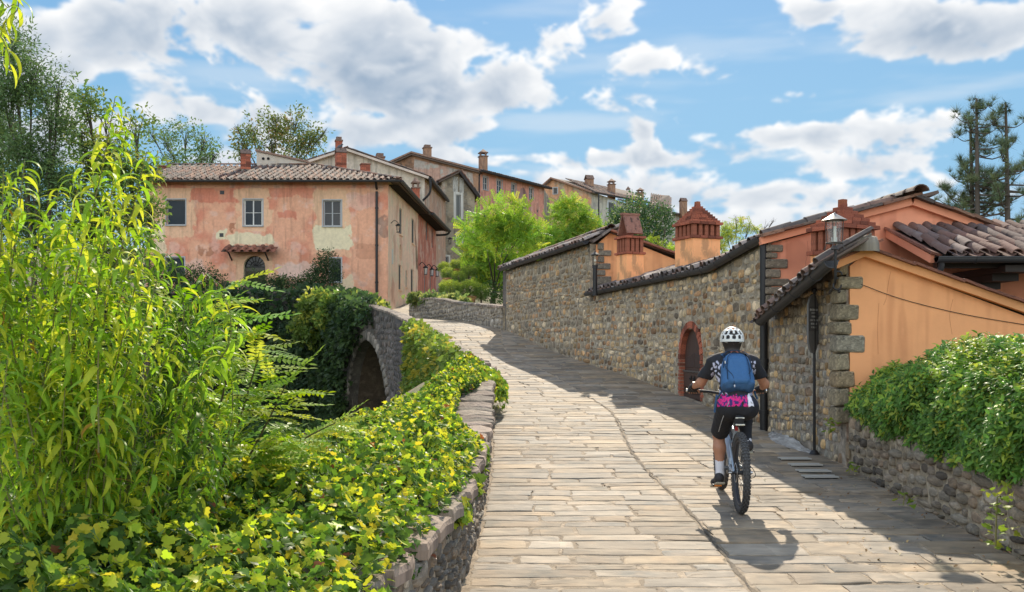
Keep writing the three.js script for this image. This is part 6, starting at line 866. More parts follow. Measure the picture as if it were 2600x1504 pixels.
// ---------------------------------------------------------------- ivy and shrubs on walls
function wallIvy(name, label, path, u0, u1, lo, hi, o) {
  seed(o.seed); const t = thing(name, label, o.cat ?? 'ivy', o.group), items = [], A = (u1 - u0) * o.span; const n = Math.round(A * o.density);
  for (let i = 0; i < n; i++) {
    const u = R(u0, u1), a = lo(u), b = hi(u), v = lerp(a, b, Math.pow(rnd(), o.topHeavy ?? 1)); if (n3(u * .9, v * .9, o.seed) < (o.hole ?? -.5)) continue; if (o.keep && !o.keep(u, v)) continue;
    const { p, n: nn, t: tt } = path.at(u), bul = (o.thick ?? .3) * (.45 + .55 * (n3(u * .7, v * .7, o.seed + 3) * .5 + .5)), over = v > b - (o.crest ?? .15) ? R(-(o.back ?? .4), bul) : bul * Math.sqrt(rnd());
    const q = new THREE.Quaternion().setFromEuler(new THREE.Euler(R(-.7, .7), Math.atan2(nn.x, nn.z) + R(-1, 1), R(-1, 1))).multiply(new THREE.Quaternion().setFromAxisAngle(new V3(1, 0, 0), R(.2, 1.1))); const s = (o.size ?? 1) * R(.7, 1.25), c = green(...o.col, .32); if (o.tip && rnd() < o.tip[3]) c.setRGB(o.tip[0], o.tip[1], o.tip[2]);
    items.push({ m: mat4(p.clone().addScaledVector(nn, over).addScaledVector(tt, R(-.05, .05)).setY(v + R(-.05, .05)), q, new V3(s, s, s)), c });
  }
  if (o.stems) stuff(part('stems', mg(Array.from({ length: o.stems }, () => { const u = R(u0, u1), pts = []; let uu = u, v = lo(u) + R(0, .5); for (let k = 0; k < 5; k++) { const { p, n: nn } = path.at(clamp(uu, 0, path.L)); pts.push(p.clone().addScaledVector(nn, .03).setY(v)); uu += R(-.3, .3); v += R(.2, .7); } return tube(pts, R(.008, .02), 4, 10); })), TWIG, t));
  scatterMix('foliage', CLUMP.ivy, o.mat ?? LEAF, t, items); return t;
}
{
  const outer = new Path([[-.78, 17.4], [-1.02, 18.7], [-1.62, 21.5], [-3.15, 29.3], [-4.5, 36]], 1), Yk = tab([[17.4, 1.25], [18.7, 1.31], [21.5, 1.57], [29.3, 2.25], [36, 2.72]]), zt = (u) => Yk(-outer.at(u).p.z);
  wallIvy('ivy', 'sunlit olive and yellow ivy sheet hanging down the bridge beside the street', outer, 1.4, 11.4, (u) => zt(u) - 3.9, (u) => zt(u) + .10, { seed: 731, span: 4, density: 50, thick: .28, col: [.20, .28, .04], tip: [.52, .44, .05, .2], size: 1.0, back: .12, stems: 16, hole: -.55 });
  const flat = new Path([[-4.5, 36], [-8.4, 46]], 1, false), uc = 4.75, rad = 4.1, sp = -2.35, ft = (u) => lerp(2.66, 3.9, u / flat.L);
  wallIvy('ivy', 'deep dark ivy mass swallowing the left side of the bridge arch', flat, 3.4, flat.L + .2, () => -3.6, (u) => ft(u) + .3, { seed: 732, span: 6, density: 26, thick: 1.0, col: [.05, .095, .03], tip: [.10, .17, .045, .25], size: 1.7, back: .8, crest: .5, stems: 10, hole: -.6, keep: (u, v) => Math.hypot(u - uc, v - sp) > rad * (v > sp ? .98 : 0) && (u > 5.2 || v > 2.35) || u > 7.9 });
  const terr = new Path([[-8.4, 46], [-9.6, 47], [-12, 47.9], [-22, 48], [-34, 47]], 1), tt2 = tab([[0, 3.9], [1.6, 4.1], [4, 4.18], [30, 4.2]]);
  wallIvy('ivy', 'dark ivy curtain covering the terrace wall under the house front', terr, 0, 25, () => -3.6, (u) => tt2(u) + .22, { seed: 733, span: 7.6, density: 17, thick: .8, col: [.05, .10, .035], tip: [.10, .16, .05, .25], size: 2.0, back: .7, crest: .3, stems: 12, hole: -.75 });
  // bushy crest of the ivy above the arch
  const bushy = (name, label, cat, sd, lobes, dens, col, tip, clump = CLUMP.ivy, mat = LEAF, size = 1.5, group) => { seed(sd); const t = thing(name, label, cat, group), items = [], st = []; for (const [px, py, rx, ry, Z] of lobes) { const c = P(px, py, Z), a = rx / F * Z, b = ry / F * Z, n = Math.round(dens * (a * b * 4 + a * a * 4)); st.push(taperTube([c.clone().setY(c.y - b), c.clone().add(new V3(R(-.1, .1), 0, 0)), c.clone().add(new V3(R(-.2, .2), b * .7, 0))], .035, .01, 5, 4)); for (let i = 0; i < n; i++) { const d = new V3(gauss(), gauss(), gauss()).normalize(), k = Math.pow(rnd(), .28), p = new V3(c.x + d.x * a * k, c.y + d.y * b * k, c.z + d.z * a * k * .9); if (n3(p.x * 1.3, p.y * 1.3, p.z * 1.3) < -.6) continue; const cc = green(...col, .3); if (tip && rnd() < tip[3] * (d.y > .2 ? 1.6 : .4)) cc.setRGB(tip[0], tip[1], tip[2]); const s = size * R(.7, 1.2); items.push({ m: mat4(p, qRand(), new V3(s, s, s)), c: cc }); } } stuff(part('stems', mg(st), TWIG, t)); scatterMix('foliage', clump, mat, t, items); return t; };
  bushy('ivy', 'lit ivy bulging over the bridge parapet above the dark arch', 'ivy', 734, [[930, 775, 40, 22, 42.5], [870, 768, 50, 26, 44], [810, 770, 50, 30, 45], [850, 800, 60, 40, 44.5], [790, 830, 50, 50, 45.5], [900, 805, 50, 30, 43.5], [965, 790, 25, 14, 40.5]], 26, [.18, .27, .045], [.46, .48, .07, .3]);
  bushy('ivy', 'lit ivy cushion on the parapet end by the street crest', 'ivy', 735, [[1060, 760, 26, 12, 49], [1105, 762, 30, 12, 48], [1150, 766, 28, 12, 47], [1180, 768, 16, 10, 46.4]], 34, [.17, .23, .06], [.4, .42, .12, .25]);
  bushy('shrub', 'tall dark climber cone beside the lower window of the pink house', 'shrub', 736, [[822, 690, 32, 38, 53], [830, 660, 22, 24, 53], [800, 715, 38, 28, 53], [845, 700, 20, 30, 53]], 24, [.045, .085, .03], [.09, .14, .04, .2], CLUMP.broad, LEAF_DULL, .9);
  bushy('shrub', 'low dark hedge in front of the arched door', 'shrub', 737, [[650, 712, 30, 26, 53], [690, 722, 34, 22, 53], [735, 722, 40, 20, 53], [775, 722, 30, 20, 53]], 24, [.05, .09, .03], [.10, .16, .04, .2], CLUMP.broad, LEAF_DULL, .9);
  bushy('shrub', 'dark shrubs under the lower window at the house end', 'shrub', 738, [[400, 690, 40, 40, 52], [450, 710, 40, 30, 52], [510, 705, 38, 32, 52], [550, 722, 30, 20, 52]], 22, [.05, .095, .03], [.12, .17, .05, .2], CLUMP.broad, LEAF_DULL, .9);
  // clipped bushes up the garden steps, each in its pot
  const POT = std(C(.52, .27, .11), { map: T.rockC, roughness: .85 });
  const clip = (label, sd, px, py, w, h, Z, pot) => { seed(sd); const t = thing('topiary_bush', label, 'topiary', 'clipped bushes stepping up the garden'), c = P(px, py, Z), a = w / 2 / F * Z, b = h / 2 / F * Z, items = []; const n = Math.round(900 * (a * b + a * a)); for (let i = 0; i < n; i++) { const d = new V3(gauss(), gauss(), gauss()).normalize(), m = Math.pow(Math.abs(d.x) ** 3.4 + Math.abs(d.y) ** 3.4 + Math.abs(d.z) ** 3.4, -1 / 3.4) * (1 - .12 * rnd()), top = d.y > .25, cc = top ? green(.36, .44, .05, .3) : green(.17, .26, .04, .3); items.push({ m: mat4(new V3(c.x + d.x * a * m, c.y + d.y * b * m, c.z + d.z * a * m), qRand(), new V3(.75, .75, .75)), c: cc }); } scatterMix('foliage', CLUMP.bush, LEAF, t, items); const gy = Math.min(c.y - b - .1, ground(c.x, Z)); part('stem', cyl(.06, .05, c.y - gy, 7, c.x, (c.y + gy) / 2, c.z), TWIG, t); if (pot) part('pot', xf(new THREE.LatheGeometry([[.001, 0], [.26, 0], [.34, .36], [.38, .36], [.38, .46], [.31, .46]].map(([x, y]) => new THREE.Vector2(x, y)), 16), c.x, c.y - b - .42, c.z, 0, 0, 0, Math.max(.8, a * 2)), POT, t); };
  [['big square clipped bush nearest the parapet ivy', 1143, 735, 48, 40, 51, 0], ['broad clipped bush next to the big square one', 1193, 735, 46, 38, 52, 1], ['narrow clipped bush at the end of the lowest row', 1222, 742, 28, 34, 52.6, 0], ['clipped bush at the second step above the square one', 1165, 705, 30, 24, 54, 1], ['clipped bush half way up beside the street kerb', 1137, 694, 28, 20, 55, 1], ['flat clipped bush at the third step', 1190, 690, 36, 22, 56, 0], ['small round clipped bush near the street', 1128, 679, 26, 18, 58, 0], ['rounded clipped bush at the fourth step', 1160, 672, 28, 18, 59, 1], ['topmost clipped bush of the garden', 1185, 662, 30, 18, 61, 0]].forEach(([lab, ...a], i) => clip(lab, 740 + i, ...a));
}
// ---------------------------------------------------------------- ivy over the near parapet
function ivyField(label, sd, n, place, col, tip, size, partsMost) {
  seed(sd); const t = thing('ivy', label, 'ivy'), items = [];
  for (let i = 0; i < n; i++) { const r = place(); if (!r) continue; const [p, nn, dark] = r, q = new THREE.Quaternion().setFromUnitVectors(new V3(0, 1, 0), new V3(nn.x + R(-.9, .9), nn.y + R(-.5, .4), nn.z + R(-.9, .9)).normalize()).multiply(new THREE.Quaternion().setFromAxisAngle(new V3(0, 1, 0), R(0, TAU))), s = size * R(.55, 1.25); const c = rnd() < (tip[3] ?? 0) * (1 - dark) ? C(tip[0] * R(.8, 1.2), tip[1] * R(.8, 1.15), tip[2]) : green(col[0] * (1 - dark * .7), col[1] * (1 - dark * .6), col[2], .45); if (rnd() < .012) c.setRGB(.32, .10, .03); items.push({ m: mat4(p, q, new V3(s, s, s)), c, d: p.distanceTo(EYEPOS) / s }); }  // shade by depth and bright yellow highlights are put into the leaf colours
  if (partsMost) { items.sort((a, b) => a.d - b.d); const tones = new Map(); items.splice(0, partsMost).forEach((it, i) => { const c = it.c, k = [c.r, c.g, c.b].map((v) => Math.round(v * 24) / 24 + .004), key = k.join(); if (!tones.has(key)) { const m = LEAF.clone(); m.color.setRGB(...k); tones.set(key, m); } const o = part('leaf', IVY[i % 3], tones.get(key), t); it.m.decompose(o.position, o.quaternion, o.scale); }); }
  scatterMix('foliage', IVY, LEAF, t, items); return t;
}
{
  const wide = tab([[3, 2.7], [5, 2.0], [6, 1.65], [9, 1.35], [10.5, 1.2], [12, 1.0], [14, .85], [18, .6]]);
  const hgt = (x, Z) => { const d = xl(Z) - x, roll = Math.sin(clamp((d + .12) / .5, 0, 1) * Math.PI / 2), back = 1 - sst(.75, 1.25, d / wide(Z)) * 1.6; return gz(Z) + .645 + (.17 + .12 * fbm2(x * 1.3, Z * .9, 3) + .10 * n2(x * 3.1, Z * 3.1)) * roll * back + .09 * sst(.3, 1.4, d); };
  const edge = tab([[3, -.03], [6, -.03], [8.6, .0], [9.4, -.14], [9.9, -.38], [12.6, -.43], [13.6, -.2], [17, -.1]]);
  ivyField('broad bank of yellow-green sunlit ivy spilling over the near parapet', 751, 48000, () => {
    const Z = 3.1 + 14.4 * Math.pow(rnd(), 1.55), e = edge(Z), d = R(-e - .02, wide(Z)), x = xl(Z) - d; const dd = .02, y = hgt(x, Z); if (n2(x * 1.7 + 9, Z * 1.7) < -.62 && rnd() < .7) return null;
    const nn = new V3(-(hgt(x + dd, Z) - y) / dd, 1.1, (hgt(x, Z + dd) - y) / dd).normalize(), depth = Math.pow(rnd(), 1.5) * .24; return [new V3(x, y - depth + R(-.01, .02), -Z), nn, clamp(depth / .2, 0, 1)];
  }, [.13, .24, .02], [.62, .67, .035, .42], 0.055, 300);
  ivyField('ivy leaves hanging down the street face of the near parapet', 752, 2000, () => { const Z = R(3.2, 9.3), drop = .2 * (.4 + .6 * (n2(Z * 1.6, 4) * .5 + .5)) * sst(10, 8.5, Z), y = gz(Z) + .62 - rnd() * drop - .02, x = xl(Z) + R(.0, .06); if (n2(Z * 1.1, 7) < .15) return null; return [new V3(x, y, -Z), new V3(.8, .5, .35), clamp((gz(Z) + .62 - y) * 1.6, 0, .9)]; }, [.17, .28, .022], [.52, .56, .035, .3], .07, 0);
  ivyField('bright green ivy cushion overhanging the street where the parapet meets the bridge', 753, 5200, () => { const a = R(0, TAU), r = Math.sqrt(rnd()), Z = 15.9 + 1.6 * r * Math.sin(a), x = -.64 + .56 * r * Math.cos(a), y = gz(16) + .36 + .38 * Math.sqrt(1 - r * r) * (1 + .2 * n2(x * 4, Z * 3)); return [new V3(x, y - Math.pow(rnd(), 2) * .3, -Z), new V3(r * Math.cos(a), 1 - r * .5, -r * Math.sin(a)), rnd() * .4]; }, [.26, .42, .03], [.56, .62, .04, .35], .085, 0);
}
{ // upright creeper shoots with reddish tips above the ivy
  const one = (label, sd, px, py, Z, h) => { seed(sd); const t = thing('creeper_shoot', label, 'creeper', 'reddish creeper shoots above the ivy'), b = P(px, py, Z), pts = [b.clone().setY(b.y - h), b.clone().add(new V3(R(-.03, .03), -h * .4, 0)), b.clone().add(new V3(R(-.05, .05), 0, 0))]; part('stem', tube(pts, .004, 4, 8), REDSTEM, t); const c = new THREE.CatmullRomCurve3(pts); for (let i = 0; i < 9; i++) { const o = part('leaf', oval, LEAF, t); const s = i / 9; o.material = LEAF.clone(); o.material.color.copy(s > .55 ? C(.40, .20, .05) : C(.30, .33, .04)); o.position.copy(c.getPoint(.2 + s * .8)); o.rotation.set(R(-.3, .5), R(0, TAU), 0); o.scale.setScalar(R(.06, .10)); } };
  one('creeper shoot with red leaves nearest the fern-like fronds', 761, 800, 1100, 7.5, .25); one('creeper shoot with red tip left of the arch foot', 762, 860, 1085, 8, .3); one('slender creeper shoot in front of the dark arch', 763, 990, 1055, 10, .3); one('tall yellowish creeper shoot below the ivy sheet', 764, 1060, 1020, 11, .35); one('orange-leaved creeper shoot over the ivy bank', 765, 740, 1130, 7, .2); one('creeper shoot rising from the ivy at the bottom edge', 766, 560, 1215, 5.5, .25);
}
// ---------------------------------------------------------------- young peach with long hanging leaves
{
  seed(770); const PEACHLEAF = leafMat({ clearcoat: .4, clearcoatRoughness: .42 }), t = thing('peach_sapling', 'tall young peach with long curved bright green leaves filling the near left side', 'sapling'), B = [blade(1, .145, 8, 2.0, .4, 1.2), blade(1, .155, 8, 2.6, .35, 1.2), blade(1, .13, 8, 1.4, .45, 1.2), blade(1, .145, 8, 3.1, .35, 1.2)], stems = [], items = [];
  const shoot = (pts, len, dens, col, tipc, k = 1) => {         // pts: [px, py, Z]
    const c = new THREE.CatmullRomCurve3(pts.map((p) => P(...p))), L = c.getLength(); stems.push([taperTube(pts.map((p) => P(...p)), .0042 * k, .0016, 6, 14)]); const n = Math.round(L * dens); let roll = R(0, 6);
    for (let i = 0; i < n; i++) { const s = Math.pow((i + rnd() * .6) / n, .9) , p = c.getPointAt(Math.min(s, 1)), tg = c.getTangentAt(Math.min(s, 1)); roll += 2.4; const side = new V3(Math.cos(roll), R(-.25, .45), Math.sin(roll)).addScaledVector(tg, .55).normalize(); const up = new V3(0, 1, 0), z = side, x = new V3().crossVectors(up, z).normalize(), y = new V3().crossVectors(z, x); const q = new THREE.Quaternion().setFromRotationMatrix(new THREE.Matrix4().makeBasis(x, y, z)).multiply(new THREE.Quaternion().setFromAxisAngle(new V3(0, 0, 1), R(-.6, .6))), s2 = len * R(.7, 1.15) * (s > .92 ? .7 : 1); const c2 = rnd() < tipc ? C(.62, .66, .035) : green(...col, .3); if (rnd() < .008) c2.setRGB(.5, .27, .03); items.push({ m: mat4(p, q, new V3(s2, s2, s2)), c: c2, d: p.distanceTo(EYEPOS) / s2, v: RI(4) }); }
  };
  const G1 = [.30, .48, .022], G2 = [.11, .22, .013], Z0 = 3.7;  // lit green, then a darker one that paints shade on inner shoots
  const tips = [[292, 238, 3.6, 180, 800], [332, 300, 3.7, 240, 760], [372, 385, 3.7, 260, 820], [215, 405, 3.8, 130, 850], [62, 402, 3.7, 20, 800], [8, 425, 3.6, -20, 850], [150, 470, 3.9, 90, 850], [392, 560, 3.8, 300, 950], [405, 690, 3.8, 300, 1050], [300, 480, 3.9, 180, 900], [100, 525, 3.8, 60, 900], [345, 640, 3.9, 250, 1000], [30, 600, 3.7, -10, 950], [250, 565, 3.9, 160, 950], [425, 765, 4.0, 330, 1100], [455, 850, 4.0, 340, 1150], [520, 930, 4.1, 400, 1150], [180, 650, 3.8, 110, 1000], [0, 700, 3.6, -30, 1050], [290, 720, 3.8, 210, 1050], [370, 830, 3.9, 280, 1100], [80, 760, 3.7, 40, 1080], [480, 1000, 4.1, 380, 1200], [350, 950, 3.9, 270, 1200], [200, 830, 3.7, 150, 1120], [560, 1040, 4.2, 470, 1220], [130, 900, 3.7, 90, 1180], [20, 900, 3.5, 0, 1180], [280, 1000, 3.8, 230, 1230], [430, 1080, 4.0, 360, 1240]];
  tips.forEach(([x, y, Z, mx, my]) => { const bx = lerp(mx, 180, .45) + R(-60, 60), dip = R(-10, 40); shoot([[bx, my + 330, Z + R(-.1, .3)], [mx + R(-15, 15), my, Z], [lerp(mx, x, .62) + R(-10, 10), lerp(my, y, .66), Z], [x, y + R(0, 8), Z]], R(.105, .15), 88, G1, .36, 1); });
  for (let i = 0; i < 60; i++) { const x = R(-60, 560), y = R(560, 1150) + Math.max(0, x - 330) * .6, Z = R(3.9, 4.9); shoot([[lerp(x, 200, .4), y + R(260, 420), Z + .2], [x + R(-40, 40), y + R(120, 200), Z], [x + R(-30, 30), y, Z], [x + R(-70, 70), y + R(-10, 60), Z - R(0, .2)]], R(.105, .145), 76, rnd() < .7 ? G2 : G1, .10, .8); }
  for (const pts of [[[60, 1300, 4.0], [-160, 700, 3.8], [-190, 100, 3.6], [-40, -130, 3.4], [30, -60, 3.4]], [[30, -60, 3.4], [45, 20, 3.4], [10, 60, 3.4], [0, 100, 3.4]], [[-120, -60, 3.45], [-30, 40, 3.3], [0, 90, 3.3], [20, 130, 3.3], [24, 170, 3.3]], [[-120, -60, 3.45], [-60, -40, 3.3], [-10, -10, 3.3], [20, 20, 3.3], [36, 10, 3.3]]]) shoot(pts, .12, 46, G1, .4, .6);
  const trunk = [[P(170, 1900, 4.3), P(175, 1500, 4.2), P(160, 1150, 4.0), P(190, 850, 3.9)], [P(200, 1800, 4.4), P(300, 1400, 4.3), P(340, 1100, 4.1)]]; stuff(part('stems', mg([...stems.flat(), ...trunk.map((p) => taperTube(p, .02, .007, 7, 14))]), STEM, t));
  items.sort((a, b) => a.d - b.d); const tones = new Map(); items.splice(0, 300).forEach((it) => { const k = [it.c.r, it.c.g, it.c.b].map((v) => Math.round(v * 24) / 24 + .004), key = k.join(); if (!tones.has(key)) { const m = PEACHLEAF.clone(); m.color.setRGB(...k); tones.set(key, m); } const o = part('leaf', B[it.v], tones.get(key), t); it.m.decompose(o.position, o.quaternion, o.scale); });
  B.forEach((g, v) => scatter('foliage', g, PEACHLEAF, t, items.filter((q) => q.v === v)));
}
// ---------------------------------------------------------------- locust sprays with paired leaflets
{
  seed(780); const mk = (sd) => { seed(sd); const l = [], st = [], n = 9, L = 1; const c = (s) => new V3(0, -.16 * s * s, s * L); for (let i = 0; i < n; i++) for (const s of [-1, 1]) { const g = blade(.2 * R(.85, 1.05), .085, 3, .25, .15, .5); g.applyMatrix4(mat4(c(.12 + .85 * i / n), new THREE.Quaternion().setFromEuler(new THREE.Euler(R(-.25, .15), s * R(1.15, 1.35), s * R(-.2, .35), 'YXZ')), new V3(1, 1, 1))); l.push(g); } const e = blade(.19, .085, 3, .2, .15, .5); e.applyMatrix4(mat4(c(.98), new THREE.Quaternion(), new V3(1, 1, 1))); l.push(e, rodCurve([c(0), c(.5), c(1)], .006)); return mergeGeometries(l.map(plain)); }; const rodCurve = (p, r) => tube(p, r, 4, 6);
  const FR = [781, 782, 783, 784].map(mk), t = thing('locust_sapling', 'arching locust branches with paired oval leaflets reaching over the ravine', 'sapling'), stems = [], items = []; seed(785);
  const branches = [[[430, 1400, 5.4], [480, 1100, 5.2], [520, 850, 5.0], [575, 715, 4.9]], [[450, 1400, 5.4], [540, 1100, 5.2], [590, 900, 5.0], [610, 800, 4.9]], [[480, 1380, 5.5], [590, 1120, 5.3], [640, 960, 5.1], [660, 890, 5.0]], [[500, 1360, 5.6], [620, 1180, 5.4], [690, 1050, 5.2], [725, 980, 5.1]], [[540, 1340, 5.8], [680, 1180, 5.6], [780, 1110, 5.5], [850, 1075, 5.4]], [[400, 1380, 5.3], [440, 1100, 5.1], [460, 900, 5.0], [500, 780, 4.9]], [[520, 1320, 5.6], [600, 1220, 5.5], [660, 1150, 5.4], [720, 1120, 5.3]]];
  const put = (p, dir, L, dark) => { const z = dir.clone().normalize(), x = new V3().crossVectors(new V3(0, 1, 0), z).normalize(), y = new V3().crossVectors(z, x), q = new THREE.Quaternion().setFromRotationMatrix(new THREE.Matrix4().makeBasis(x, y, z)).multiply(new THREE.Quaternion().setFromAxisAngle(new V3(0, 0, 1), R(-.5, .5))); items.push({ m: mat4(p, q, new V3(L, L, L)), c: dark ? green(.18, .33, .02, .25) : rnd() < .3 ? C(.56, .62, .04) : green(.33, .5, .03, .22), d: p.distanceTo(EYEPOS), v: RI(4) }); };
  for (const b of branches) { const pts = b.map((p) => P(...p)), c = new THREE.CatmullRomCurve3(pts); stems.push(taperTube(pts, .012, .003, 5, 12)); for (let i = 0; i < 22; i++) { const s = .3 + .7 * i / 21, p = c.getPointAt(s), tg = c.getTangentAt(s); put(p, new V3(R(-.5, 1.3) + tg.x, R(-.1, .55), R(-.8, .8)), R(.2, .3), false); } }
  for (let i = 0; i < 150; i++) { const px = R(380, 700), py = lerp(760, 1230, rnd()) + Math.max(0, px - 560) * .9; put(P(px, py, R(5.0, 6.2)), new V3(R(-.6, 1), R(-.3, .7), R(-1, 1)), R(.2, .3), rnd() < .5); }
  stuff(part('branches', mg(stems), TWIG, t)); items.sort((a, b) => a.d - b.d); const tones = new Map(); items.forEach((it) => { const k = [it.c.r, it.c.g, it.c.b].map((v) => Math.round(v * 20) / 20 + .004), key = k.join(); if (!tones.has(key)) { const m = LEAF.clone(); m.color.setRGB(...k); tones.set(key, m); } const o = part('frond', FR[it.v], tones.get(key), t); it.m.decompose(o.position, o.quaternion, o.scale); });
  // thicket of the ravine below, in their shade
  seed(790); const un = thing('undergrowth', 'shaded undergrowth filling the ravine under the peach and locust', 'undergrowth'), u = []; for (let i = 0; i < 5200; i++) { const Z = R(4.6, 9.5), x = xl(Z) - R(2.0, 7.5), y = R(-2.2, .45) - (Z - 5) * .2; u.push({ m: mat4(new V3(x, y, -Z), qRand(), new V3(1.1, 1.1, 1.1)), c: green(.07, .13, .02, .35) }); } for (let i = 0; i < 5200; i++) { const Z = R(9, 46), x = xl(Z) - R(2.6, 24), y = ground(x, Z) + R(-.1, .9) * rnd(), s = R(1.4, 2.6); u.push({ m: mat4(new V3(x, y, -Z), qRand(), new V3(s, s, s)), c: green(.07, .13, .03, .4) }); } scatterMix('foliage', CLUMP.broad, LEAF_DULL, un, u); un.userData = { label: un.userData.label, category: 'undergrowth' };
}
// ---------------------------------------------------------------- clipped hedge on the retaining wall
{
  seed(800); const sprig = (sd) => { seed(sd); const l = []; for (let i = 0; i < 8; i++) { const g = oval.clone(), a = i * 2.4, h = i * .011; g.applyMatrix4(mat4(new V3(0, h, 0), new THREE.Quaternion().setFromEuler(new THREE.Euler(-R(.35, .95), a, 0, 'YXZ')), new V3(.055, .055, .062).multiplyScalar(R(.8, 1.15)))); l.push(g); } return mergeGeometries(l); };
  const SP = [801, 802, 803].map(sprig), t = thing('hedge', 'dense glossy evergreen hedge with small oval leaves below the orange gable', 'hedge'), items = []; seed(805);
  const edge = tab([[3, 3.5], [5, 3.76], [8, 3.9], [11, 4.05]]), topY = (x, Z) => gz(Z) + 1.54 + .07 * fbm2(x * 1.5, Z * 1.5, 3) - .42 * sst(8.8, 11.3, Z) - .28 * sst(.45, 0, x - edge(Z)), x1 = 6.6;
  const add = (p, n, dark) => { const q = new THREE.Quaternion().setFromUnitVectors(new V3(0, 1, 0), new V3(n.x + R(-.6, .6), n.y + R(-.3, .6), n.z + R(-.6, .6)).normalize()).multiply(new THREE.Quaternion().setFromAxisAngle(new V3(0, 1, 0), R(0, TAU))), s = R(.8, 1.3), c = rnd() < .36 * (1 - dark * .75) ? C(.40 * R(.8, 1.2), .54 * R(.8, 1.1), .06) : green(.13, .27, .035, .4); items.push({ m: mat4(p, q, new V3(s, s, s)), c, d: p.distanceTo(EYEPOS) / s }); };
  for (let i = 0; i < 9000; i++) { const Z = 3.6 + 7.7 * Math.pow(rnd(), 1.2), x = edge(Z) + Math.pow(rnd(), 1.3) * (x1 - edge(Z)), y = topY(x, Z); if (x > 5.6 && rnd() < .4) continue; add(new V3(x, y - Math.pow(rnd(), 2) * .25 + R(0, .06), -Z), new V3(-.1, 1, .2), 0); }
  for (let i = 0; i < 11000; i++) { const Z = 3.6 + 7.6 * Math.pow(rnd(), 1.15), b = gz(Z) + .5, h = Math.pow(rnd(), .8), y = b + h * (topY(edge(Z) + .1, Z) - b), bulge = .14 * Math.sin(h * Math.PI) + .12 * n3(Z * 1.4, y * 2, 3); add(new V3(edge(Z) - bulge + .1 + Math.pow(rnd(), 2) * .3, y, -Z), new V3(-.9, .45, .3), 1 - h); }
  for (let i = 0; i < 2600; i++) { const x = R(4.15, 6.2), b = gz(11.2) + .5, y = lerp(b, topY(x, 10.9), rnd()); add(new V3(x, y, -11.3 + R(0, .25) + .0), new V3(-.2, .4, .9), .3); }
  { const p = [], idx = [], a = [[.35, 3.4], [.35, 11.1]]; const g = box(1.7, .75, 5.4, 5.4, gz(8) + .95, -6.2); part('added_dark_core', g, std(C(.02, .03, .012), { roughness: 1 }), t); }  // unseen dark box added to block sight and light through the hedge
  items.sort((a, b) => a.d - b.d); const tones = new Map(); items.splice(0, 300).forEach((it, i) => { const k = [it.c.r, it.c.g, it.c.b].map((v) => Math.round(v * 24) / 24 + .004), key = k.join(); if (!tones.has(key)) { const m = LEAF_GLOSS.clone(); m.color.setRGB(...k); tones.set(key, m); } const o = part('sprig', SP[i % 3], tones.get(key), t); it.m.decompose(o.position, o.quaternion, o.scale); });
  scatterMix('foliage', SP, LEAF_GLOSS, t, items);
  const weed = (label, sd, px, py, Z, n, sp) => { seed(sd); const w = thing('wall_plant', label, 'plant', 'small plants rooted in the hedge wall'), c = P(px, py, Z), l = []; part('stem', tube([c.clone(), c.clone().add(new V3(-.06, .05, .06)), c.clone().add(new V3(-.1, -sp, .1))], .006, 4, 8), STEM, w); for (let i = 0; i < n; i++) { const o = part('leaf', pick(IVY), LEAF, w); o.position.copy(c).add(new V3(R(-.16, .02), R(-sp, .08), R(-.02, .18))); o.rotation.set(R(-.8, .8), R(0, TAU), R(-.6, .6)); o.scale.setScalar(R(.04, .08)); o.material = i % 3 ? WEED[0] : WEED[1]; } }; const WEED = [LEAF.clone(), LEAF.clone()]; WEED[0].color.setRGB(.22, .33, .03); WEED[1].color.setRGB(.36, .4, .04);
  weed('bright ivy tuft hanging on the hedge wall at the picture edge', 811, 2545, 1270, 7.0, 40, .34); weed('small trailing shoot where hedge and stone corner meet', 812, 2120, 1080, 11.1, 22, .1); weed('tiny seedling at the foot of the hedge wall', 813, 2310, 1265, 8.6, 8, .05); weed('small tuft in the foot of the hedge wall near the corner', 814, 2170, 1190, 10.8, 8, .05);
}
{ // dry leaves blown against the wall foot
  seed(820); const t = new THREE.InstancedMesh(oval, phys(C(1, 1, 1), { side: THREE.DoubleSide, roughness: .9 }), 150); t.name = 'fallen_leaves'; for (let i = 0; i < 150; i++) { const Z = R(6, 11), x = xr(Z) - Math.pow(rnd(), 2) * 1.2 - .05, s = R(.02, .045); t.setMatrixAt(i, mat4(new V3(x, gz(Z) + .02, -Z), new THREE.Quaternion().setFromEuler(new THREE.Euler(R(-.3, .3), R(0, 6), R(-.4, .4))), new V3(s, s, s))); t.setColorAt(i, pick([C(.34, .2, .09), C(.42, .28, .12), C(.25, .14, .07), C(.4, .34, .2)])); } scene.add(t); tag(t, 'dry brown leaves scattered along the foot of the hedge wall', 'leaves', null, 'stuff');
}

